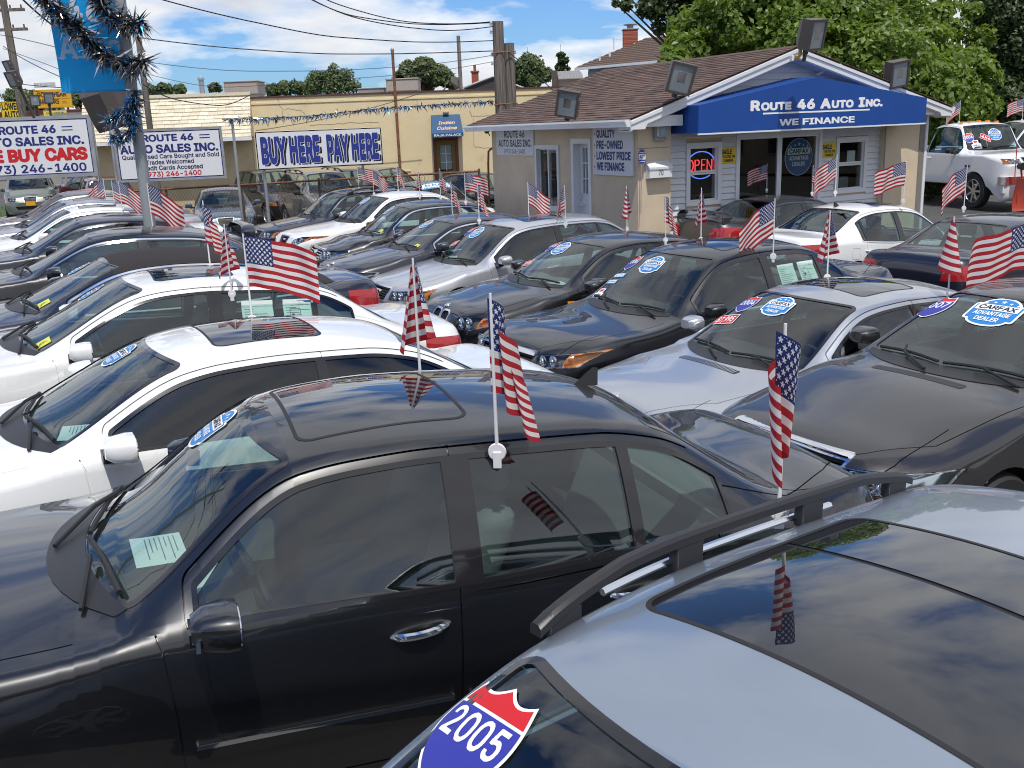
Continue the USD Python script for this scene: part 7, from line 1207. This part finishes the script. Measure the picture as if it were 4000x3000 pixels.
# ------------------------------------------------------------------ small flags clipped to the car windows
m_ = lambda t, a=None, b=None, c=None: ('math', {k: v for k, v in (('math_type', t), ('value1', a), ('value2', b), ('value3', c)) if v is not None})
FLAG = mk('flag_cloth', {
    'uv': ('uvmap', {'attribute': 'st'}), 'sp': ('separate_xyz', {}),
    's1': m_('multiply', b=13.0), 's2': m_('floor'), 's3': m_('modulo', b=2.0), 's4': m_('less_than', b=.5), 'stripe': ('mix', {'color1': (.74, .72, .70), 'color2': (.42, .018, .028)}),
    'X': m_('multiply', b=30.0), 'v2': m_('subtract', b=6 / 13), 'Y': m_('multiply', b=10 / (7 / 13)),
    'sum': m_('add'), 'dif': m_('subtract'), 'a': m_('multiply', b=.5), 'b': m_('multiply', b=.5), 'ra': m_('round'), 'rb': m_('round'), 'da': m_('subtract'), 'db': m_('subtract'), 'dx': m_('add'), 'dy': m_('subtract'),
    'dx2': m_('multiply'), 'dy2': m_('multiply'), 'd2': m_('add'), 'd': m_('sqrt'), 'an': m_('arctan2'), 'an5': m_('multiply', b=5.0), 'cs': m_('cosine'), 'rr': m_('multiply_add', b=.17, c=.40), 'st': m_('less_than'),
    'e1': m_('greater_than', b=.35), 'e2': m_('less_than', b=11.65), 'e3': m_('greater_than', b=.35), 'e4': m_('less_than', b=9.65), 'e12': m_('multiply'), 'e34': m_('multiply'), 'e': m_('multiply'), 'ste': m_('multiply'),
    'cant': ('mix', {'color1': (.016, .028, .13), 'color2': (.74, .74, .74)}), 'c1': m_('less_than', b=.4), 'c2': m_('greater_than', b=6 / 13), 'c12': m_('multiply'), 'fin': ('mix', {}),
    'p': ('principled_bsdf', {'roughness': .75}), 't': ('translucent_bsdf', {}), 'm': ('mix_closure', {'fac': .35})},
    [('uv.UV', 'sp.vector'), ('sp.y', 's1.value1'), ('s1.value', 's2.value1'), ('s2.value', 's3.value1'), ('s3.value', 's4.value1'), ('s4.value', 'stripe.fac'),
     ('sp.x', 'X.value1'), ('sp.y', 'v2.value1'), ('v2.value', 'Y.value1'), ('X.value', 'sum.value1'), ('Y.value', 'sum.value2'), ('X.value', 'dif.value1'), ('Y.value', 'dif.value2'), ('sum.value', 'a.value1'), ('dif.value', 'b.value1'),
     ('a.value', 'ra.value1'), ('b.value', 'rb.value1'), ('a.value', 'da.value1'), ('ra.value', 'da.value2'), ('b.value', 'db.value1'), ('rb.value', 'db.value2'), ('da.value', 'dx.value1'), ('db.value', 'dx.value2'), ('da.value', 'dy.value1'), ('db.value', 'dy.value2'),
     ('dx.value', 'dx2.value1'), ('dx.value', 'dx2.value2'), ('dy.value', 'dy2.value1'), ('dy.value', 'dy2.value2'), ('dx2.value', 'd2.value1'), ('dy2.value', 'd2.value2'), ('d2.value', 'd.value1'), ('dx.value', 'an.value1'), ('dy.value', 'an.value2'), ('an.value', 'an5.value1'), ('an5.value', 'cs.value1'), ('cs.value', 'rr.value1'),
     ('d.value', 'st.value1'), ('rr.value', 'st.value2'), ('X.value', 'e1.value1'), ('X.value', 'e2.value1'), ('Y.value', 'e3.value1'), ('Y.value', 'e4.value1'), ('e1.value', 'e12.value1'), ('e2.value', 'e12.value2'), ('e3.value', 'e34.value1'), ('e4.value', 'e34.value2'), ('e12.value', 'e.value1'), ('e34.value', 'e.value2'), ('st.value', 'ste.value1'), ('e.value', 'ste.value2'),
     ('ste.value', 'cant.fac'), ('sp.x', 'c1.value1'), ('sp.y', 'c2.value1'), ('c1.value', 'c12.value1'), ('c2.value', 'c12.value2'), ('c12.value', 'fin.fac'), ('stripe.color', 'fin.color1'), ('cant.color', 'fin.color2'),
     ('fin.color', 'p.base_color'), ('fin.color', 't.color'), ('p.BSDF', 'm.closure1'), ('t.BSDF', 'm.closure2')], surface='m.closure')
FPOLE = plain('white_plastic', (.72, .72, .72), .35)
def cloth(kind, seed):
    """A 0.30 x 0.44 m flag on a 0.52 m stick, as a grid: u along the fly, v up the hoist. The stick is the z axis, the fly points along x."""
    r = np.random.default_rng(seed); nu, nv = 34, 22; u, v = np.meshgrid(np.linspace(0, 1, nu), np.linspace(0, 1, nv), indexing='ij'); h, w = .31, .45; ph = r.random() * 6
    z0 = .205 + h * v
    if kind == 'wave':                                   # blown straight out
        sag = .30; x = w * (u * .93 - .02 * np.sin(6 * u)); y = .035 * np.sin(9 * u + ph + 1.2 * v) * np.sqrt(u) + .012 * np.sin(17 * u + 3 * v); z = z0 - w * sag * u ** 1.6 + .012 * np.sin(7 * u + 2 * v) * u
    elif kind == 'slope':                                # flying, drooping at 45 degrees
        x = w * .72 * u; y = .045 * np.sin(8 * u + ph + v) * u ** .6 + .02 * np.sin(15 * u - 2 * v) * u; z = z0 - w * .55 * u ** 1.25 + .02 * np.sin(6 * u + ph) * u - .03 * u * (1 - v)
    elif kind == 'furl':                                 # hanging in folds against the stick
        k = .20 + .10 * (1 - v); x = w * k * u ** .8 + .018 * np.sin(14 * u + ph); y = .040 * np.sin(13 * u + ph) * (1.15 - .5 * v) * np.minimum(1, 3 * u); z = z0 - w * .62 * u ** 1.15 * (.6 + .4 * v)
    elif kind == 'skirt':                                # wrapped round the stick like a skirt
        a_ = 4.6 * u - 1.1; R = (.012 + .062 * (1 - v) ** 1.1) * (1 + .18 * np.sin(9 * u + ph)); x = R * np.cos(a_ + ph * .1); y = R * np.sin(a_ + ph * .1); z = z0 - .05 * u * (1 - v) - .03 * u
    else:                                                # folded once in front of the stick
        a_ = 2.0 * math.pi * u; x = w * .10 * np.sin(a_ * .9) * (.6 + .5 * v) + .02 * u - .03; y = -.02 - .06 * u - .035 * np.sin(a_ * 1.3); z = z0 - .10 * u - .03 * u * v
    P = np.stack([x, y, z], -1).reshape(-1, 3); uv = np.stack([u, v], -1).reshape(-1, 2); i, j = np.meshgrid(np.arange(nu - 1), np.arange(nv - 1), indexing='ij'); q = i * nv + j; f = np.stack([q, q + nv, q + nv + 1, q + 1], -1).reshape(-1, 4); f = np.vstack([f[:, [0, 1, 2]], f[:, [0, 2, 3]]])
    fn = np.cross(P[f[:, 1]] - P[f[:, 0]], P[f[:, 2]] - P[f[:, 0]]); n = np.zeros_like(P)
    for c_ in range(3): np.add.at(n, f[:, c_], fn)
    return P, f, n / np.maximum(np.linalg.norm(n, axis=1, keepdims=True), 1e-9), uv
FSRC = {}
def flag_at(label, base, kind, yaw, size=1.0, lean=0.0, seed=0):
    h = np.array([math.cos(rad(yaw)), math.sin(rad(yaw)), 0]); M = frame(base, h, (lean, 0, 1)); S_ = np.diag([size, size, size, 1.0]); key = (kind, seed)
    if key in FSRC: return ref(FSRC[key], 'car_flag', label, 'flag', M @ S_, 'american flags clipped to the cars')
    T = thing('car_flag', label, 'flag', M @ S_, 'american flags clipped to the cars'); FSRC[key] = T.GetPath()
    part('stick', tube([(0, 0, .0), (0, 0, .3), (0, 0, .53)], (.0065, .0055, .0045), 8), FPOLE, T); part('clip', cat(xf(rev([(0, -.006), (.028, -.006), (.031, 0), (.028, .006), (0, .006)], 20), np.array([[1, 0, 0, 0], [0, 0, 1, 0], [0, 1, 0, 0], [0, 0, 0, 1.]])), bx(-.014, .014, -.012, .004, -.055, .002, .003)), FPOLE, T)
    P, f, n, uv = cloth(kind, 100 + seed); p = part('cloth', (P, f), FLAG, T, smooth=False, uv=uv, normals=n)
    return T
def on_car(key, side, px, py):
    M = CARS[key][3]; c = CARS[key][0]; yv = side * (c.S['ye'] + .07); n = M[:3, 1]; p0 = M[:3, 3] + n * yv
    return onpl(px, py, p0, n)
# car, side (+1 its left, -1 its right), foot of the stick, kind, direction of the fly, size, label
FL = [('L0', 1, 1942, 1765, 'furl', -8, 1.12, 'furled flag on the near side window of the nearest black sedan', 1), ('L0', -1, 1643, 1490, 'skirt', 0, 1.15, 'furled flag reflected in the roof of the nearest black sedan', 2), ('L1', -1, 985, 1250, 'wave', 10, 1.1, 'widely spread flag above the sunroof of the white coupe', 3), ('L2', 1, 906, 1148, 'skirt', 0, 1.0, 'wrapped flag clipped to the near window of the white four-door sedan', 4), ('L2', -1, 822, 1045, 'furl', 0, 1.1, 'narrow hanging flag between the white sedan and the convertible', 5),
      ('L4', -1, 600, 912, 'slope', 5, 1.25, 'big flag just right of the grey light pole', 6), ('L5', -1, 597, 868, 'skirt', 0, 1.2, 'flag partly hidden by the bigger flag beside the light pole', 4), ('L6', 1, 481, 843, 'slope', 10, 1.1, 'flag with a round clip left of the light pole', 6), ('L7', 1, 451, 822, 'slope', 12, 1.1, 'middle flag of the cluster left of the light pole', 7), ('L7', -1, 418, 808, 'slope', 172, 1.1, 'leftmost flag of the cluster beside the sign post', 7), ('L8', 1, 398, 795, 'skirt', 20, 1.1, 'flag hidden behind the cluster left of the light pole', 4),
      ('R9', -1, 1402, 735, 'wave', 12, .95, 'flag flying over the far side of the navy wagon', 8), ('R9', 1, 1461, 756, 'slope', 0, .95, 'flag clipped to the near side of the navy wagon', 6), ('R8', -1, 1556, 748, 'furl', 10, 1.05, 'flag over the roof of the white sedan with black grille, left of two', 1), ('R8', 1, 1640, 768, 'skirt', 0, 1.0, 'flag on the near window of the white sedan with black grille', 9), ('R7', -1, 1722, 772, 'furl', 0, 1.05, 'hanging flag over the black compact sedan, left of two', 5), ('R7', 1, 1819, 790, 'wave', 8, 1.0, 'spread flag with diamond clip on the black compact sedan', 3), ('R6', -1, 1768, 848, 'furl', 4, 1.1, 'dark furled flag over the navy coupe, left of two', 10), ('R6', 1, 1872, 862, 'furl', 0, 1.05, 'drooping flag clipped to the navy coupe above its chrome trim', 1),
      ('R5', -1, 2066, 852, 'slope', 6, 1.05, 'flag reflected in the sunroof of the bright silver sedan', 11), ('R5', 1, 2209, 876, 'furl', 178, 1.05, 'flag with white round clip on the bright silver sedan', 5), ('R4', -1, 2449, 895, 'skirt', 40, 1.05, 'pale skirt shaped flag above the black sedan with twin oval grille', 4), ('R4', 1, 2600, 938, 'furl', 0, 1.0, 'flag clipped to the near window of the twin oval grille sedan', 10), ('R3', -1, 2738, 938, 'skirt', 0, 1.1, 'wide skirt shaped flag over the roof of the chrome strip sedan', 9), ('R3', 1, 3020, 1002, 'slope', 178, 1.1, 'flag with a white round clip on the chrome strip sedan', 6),
      ('R2', -1, 3231, 1085, 'skirt', 10, 1.15, 'dark flag reflected in the sunroof of the silver sedan', 2), ('R2', 1, 3704, 1146, 'skirt', 80, 1.15, 'flag on the near window of the silver sedan with price sticker', 4), ('R1', -1, 4016, 1165, 'wave', 184, 1.15, 'flag cut by the right edge beside the dark charcoal sedan', 3), ('R0', -1, 3043, 1990, 'fold', 0, 1.12, 'largest flag, rising behind the roof rail of the blue silver wagon', 12),
      ('B0', 1, 2995, 742, 'wave', 186, .95, 'flag on the roof edge of the dark grey sedan by the office', 8), ('B0', -1, 3172, 755, 'furl', 0, .95, 'flag with round clip on the near side of the dark grey sedan', 5), ('B1', 1, 3263, 752, 'slope', 184, 1.15, 'flag leaning over the rear of the white sedan by the office', 7), ('B1', -1, 3529, 785, 'wave', 188, 1.15, 'broad flag on the near window of the white sedan by the office', 13), ('B2', 1, 3765, 813, 'slope', 184, 1.15, 'flag on the far side of the navy sedan at the right edge', 6)]
for k_, sd, px, py, kind, yaw, size, lab, seed in FL: flag_at(lab, on_car(k_, sd, px, py), kind, yaw, size, 0.0, seed)
flag_at('tiny flag on the cab of the white pickup', at(3746, 478, 25.0), 'slope', 170, 1.0, 0, 6); flag_at('flag at the right edge above the white pickup', at(3992, 470, 24.6), 'wave', 186, 1.0, 0, 8)
# ------------------------------------------------------------------ papers behind the glass
def form(w, h, seed):
    r = np.random.default_rng(seed); L = [(sbox(0, 0, w, h), (.78, .80, .78))]; g = []
    for k in range(int(h / .02) - 2): y = h - .03 - k * .018; x1 = w * (.35 + .55 * r.random()); g.append(sbox(w * .08, y, x1, y + .004))
    return L + [(unary_union(g), (.12, .13, .15))]
def dash_paper(key, label, x, y, rot, w=.28, h=.20, seed=0):
    c, T0, og, M = CARS[key]; v, f, col = printed(form(w, h, seed), .0006, .05); v = v - [w / 2, h / 2, 0]; a_ = rad(rot); R2 = np.array([[math.cos(a_), -math.sin(a_), 0], [math.sin(a_), math.cos(a_), 0], [0, 0, 1]]); v = v @ R2.T
    zz = c.S['zc'] - .018 + .12 * np.maximum(0, np.abs(v[:, 0]) - .06) ** 1.3; L = np.stack([v[:, 0] + x, v[:, 1] + y, zz + v[:, 2]], 1)
    solo('paper_sheet', xf((L, f), M), INK, label, 'paper', smooth=False, cols=col)
dash_paper('L0', 'white printed sheet on the dashboard of the nearest black sedan, the upper of two', CARS['L0'][0].S['xcs'] - .10, .10, 95, .30, .19, 1); dash_paper('L0', 'folded printed sheet on the dashboard of the nearest black sedan, the lower of two', CARS['L0'][0].S['xcs'] - .18, .42, 70, .36, .16, 2)
dash_paper('L1', 'curled white sheet on the dashboard of the white coupe', CARS['L1'][0].S['xcs'] - .12, .30, 80, .30, .2, 3); dash_paper('R4', 'white sheet on the dashboard of the twin oval grille sedan', CARS['R4'][0].S['xcs'] - .12, .28, 80, .26, .18, 4); dash_paper('R5', 'pale sheet on the dashboard of the bright silver sedan', CARS['R5'][0].S['xcs'] - .12, -.45, 60, .26, .18, 5); dash_paper('R7', 'wide white sheet under the windshield of the black compact sedan', CARS['R7'][0].S['xcs'] - .16, .05, 90, .5, .2, 6)
def guide(key, label, xc_, w, seed):
    c, T0, og, M = CARS[key]; h = .30; L = [(sbox(0, 0, w, h), (.70, .78, .74)), (sbox(.01, h - .03, w - .01, h - .012), (.02, .16, .32))] + form(w, h, seed)[1:]
    if seed % 2: L += [(rrect(.05, .06, w * .55, h - .07, .01).boundary.buffer(.002), (.05, .05, .06)), (Point(w * .3, h * .6).buffer(.014), (.04, .05, .06))]
    v, f, col = printed(L, .0006, .05); zc = c.S['belt'] + .06; x = xc_ + w / 2 - v[:, 0]; z = zc + v[:, 1]
    i = [int(np.argmin(np.abs(c.X - q))) for q in x]; y = np.array([np.interp(z_, c.grid[k, 12:c.nh - 20, 2], c.grid[k, 12:c.nh - 20, 1]) for k, z_ in zip(i, z)]) - .014 + v[:, 2]
    part('price_sheet', (np.stack([x, y, z], 1), f), INK, T0, smooth=False, cols=col)
for k_, xs_ in (('R3', (-.62, -.92)), ('L2', (-.66, -.98))):
    for q, x in enumerate(xs_): guide(k_, '', x, .24, q)
# ------------------------------------------------------------------ across the road, out of frame, seen only mirrored in paint and glass
BRICKD = plain('dark_brick_wall', (.16, .085, .06), .9, noise=.25, nscale=3, bump=.3)
def block(label, x, y, deg, w, d, h, mat, trim):
    T = thing('roadside_building', label, 'building', yawm(x, y, float(gz(x, y)) - .3, deg)); part('wall', bx(0, w, 0, d, 0, h), mat, T, smooth=False); part('parapet', cham(-.1, w + .1, -.1, d + .1, h + .002, h + .4, .03), trim, T, smooth=False)
    for k in range(int(w / 3.2)): x0 = 1.0 + 3.2 * k; wp = part('window', cham(x0, x0 + 1.9, -.06, -.002, 1.0, 2.7, .01), GLOSSBLK, T, smooth=False); part('sill', bx(x0 - .1, x0 + 2.0, -.14, -.003, .88, .98), CONC, wp, smooth=False)
block('dark brick shop row across the road behind the viewer', 26, -17, 180, 46, 9, 4.4, BRICKD, GREYMET)
block('tan workshop to the right of the viewer', 33, 24, 270, 26, 9, 4.2, TANW, GREYMET)
for k, (x, y, r) in enumerate(((-14, -24, 3.4), (-3, -27, 4.2), (9, -25, 3.6), (20, -27, 4.4), (30, -6, 3.6), (-34, 20, 3.2))):
    g = float(gz(x, y)); T = thing('street_tree', ['spreading tree behind the dark brick row, far left', 'tall tree behind the dark brick row', 'round tree behind the middle of the dark brick row', 'tree behind the right end of the brick row', 'tree beside the tan workshop', 'tree beyond the yellow painted shop'][k], 'tree'); rr = np.random.default_rng(70 + k); C = np.array([[x, y, g + 5.2]] + [[x + rr.normal() * r * .5, y + rr.normal() * r * .5, g + 4.4 + rr.random() * 3] for _ in range(6)])
    part('trunk', tube([(x, y, g - .1), (x, y, g + 3), (x, y, g + 5)], (.25, .2, .1), 10), BARK, T); part('crown', leaves(C, [r * .75] + [r * .55] * 6, 5200, .42, 80 + k, .4), LF_MID, T, smooth=False)
for k, (x, y) in enumerate(((-14.5, 13.5), (-8.5, -3.0))):
    g = float(gz(x, y)); T = thing('utility_pole', ['roadside utility pole beyond the left edge with a street lamp arm', 'roadside utility pole behind the viewer with a street lamp arm'][k], 'utility pole', frame((x, y, g), (1, 0, 0))); part('shaft', tube([(0, 0, -.1), (0, 0, 5), (0, 0, 10.5)], (.17, .15, .12), 12), WOOD, T); part('crossarm', bx(-1.2, 1.2, -.06, .06, 9.6, 9.75), WOOD, T, smooth=False); part('lamp_arm', tube([(0, 0, 7.2), (.8, .3, 8.0), (2.2, .8, 8.3)], .045, 8), STEEL, T); part('lamp_head', hull([(1.9 + a_, .72 + b, 8.2 + c_) for a_ in (0, .75) for b in (-.14, .2) for c_ in (0, .16)]), GREYMET, T)
for k, z in enumerate((9.85, 9.3, 8.4, 7.6)):
    x0, y0, x1, y1 = -19.5, 27.5, -3.5, -17; u = np.linspace(0, 1, 40); P = np.stack([x0 + (x1 - x0) * u + .25 * k, y0 + (y1 - y0) * u, z - .9 * np.abs(np.sin(u * 2.7 * math.pi)) * .6], 1); solo('overhead_wire', tube(P, .016, 5), CABLE, ['topmost', 'second', 'third', 'lowest'][k] + ' roadside wire strung beyond the left edge', 'wire', 'overhead wires')
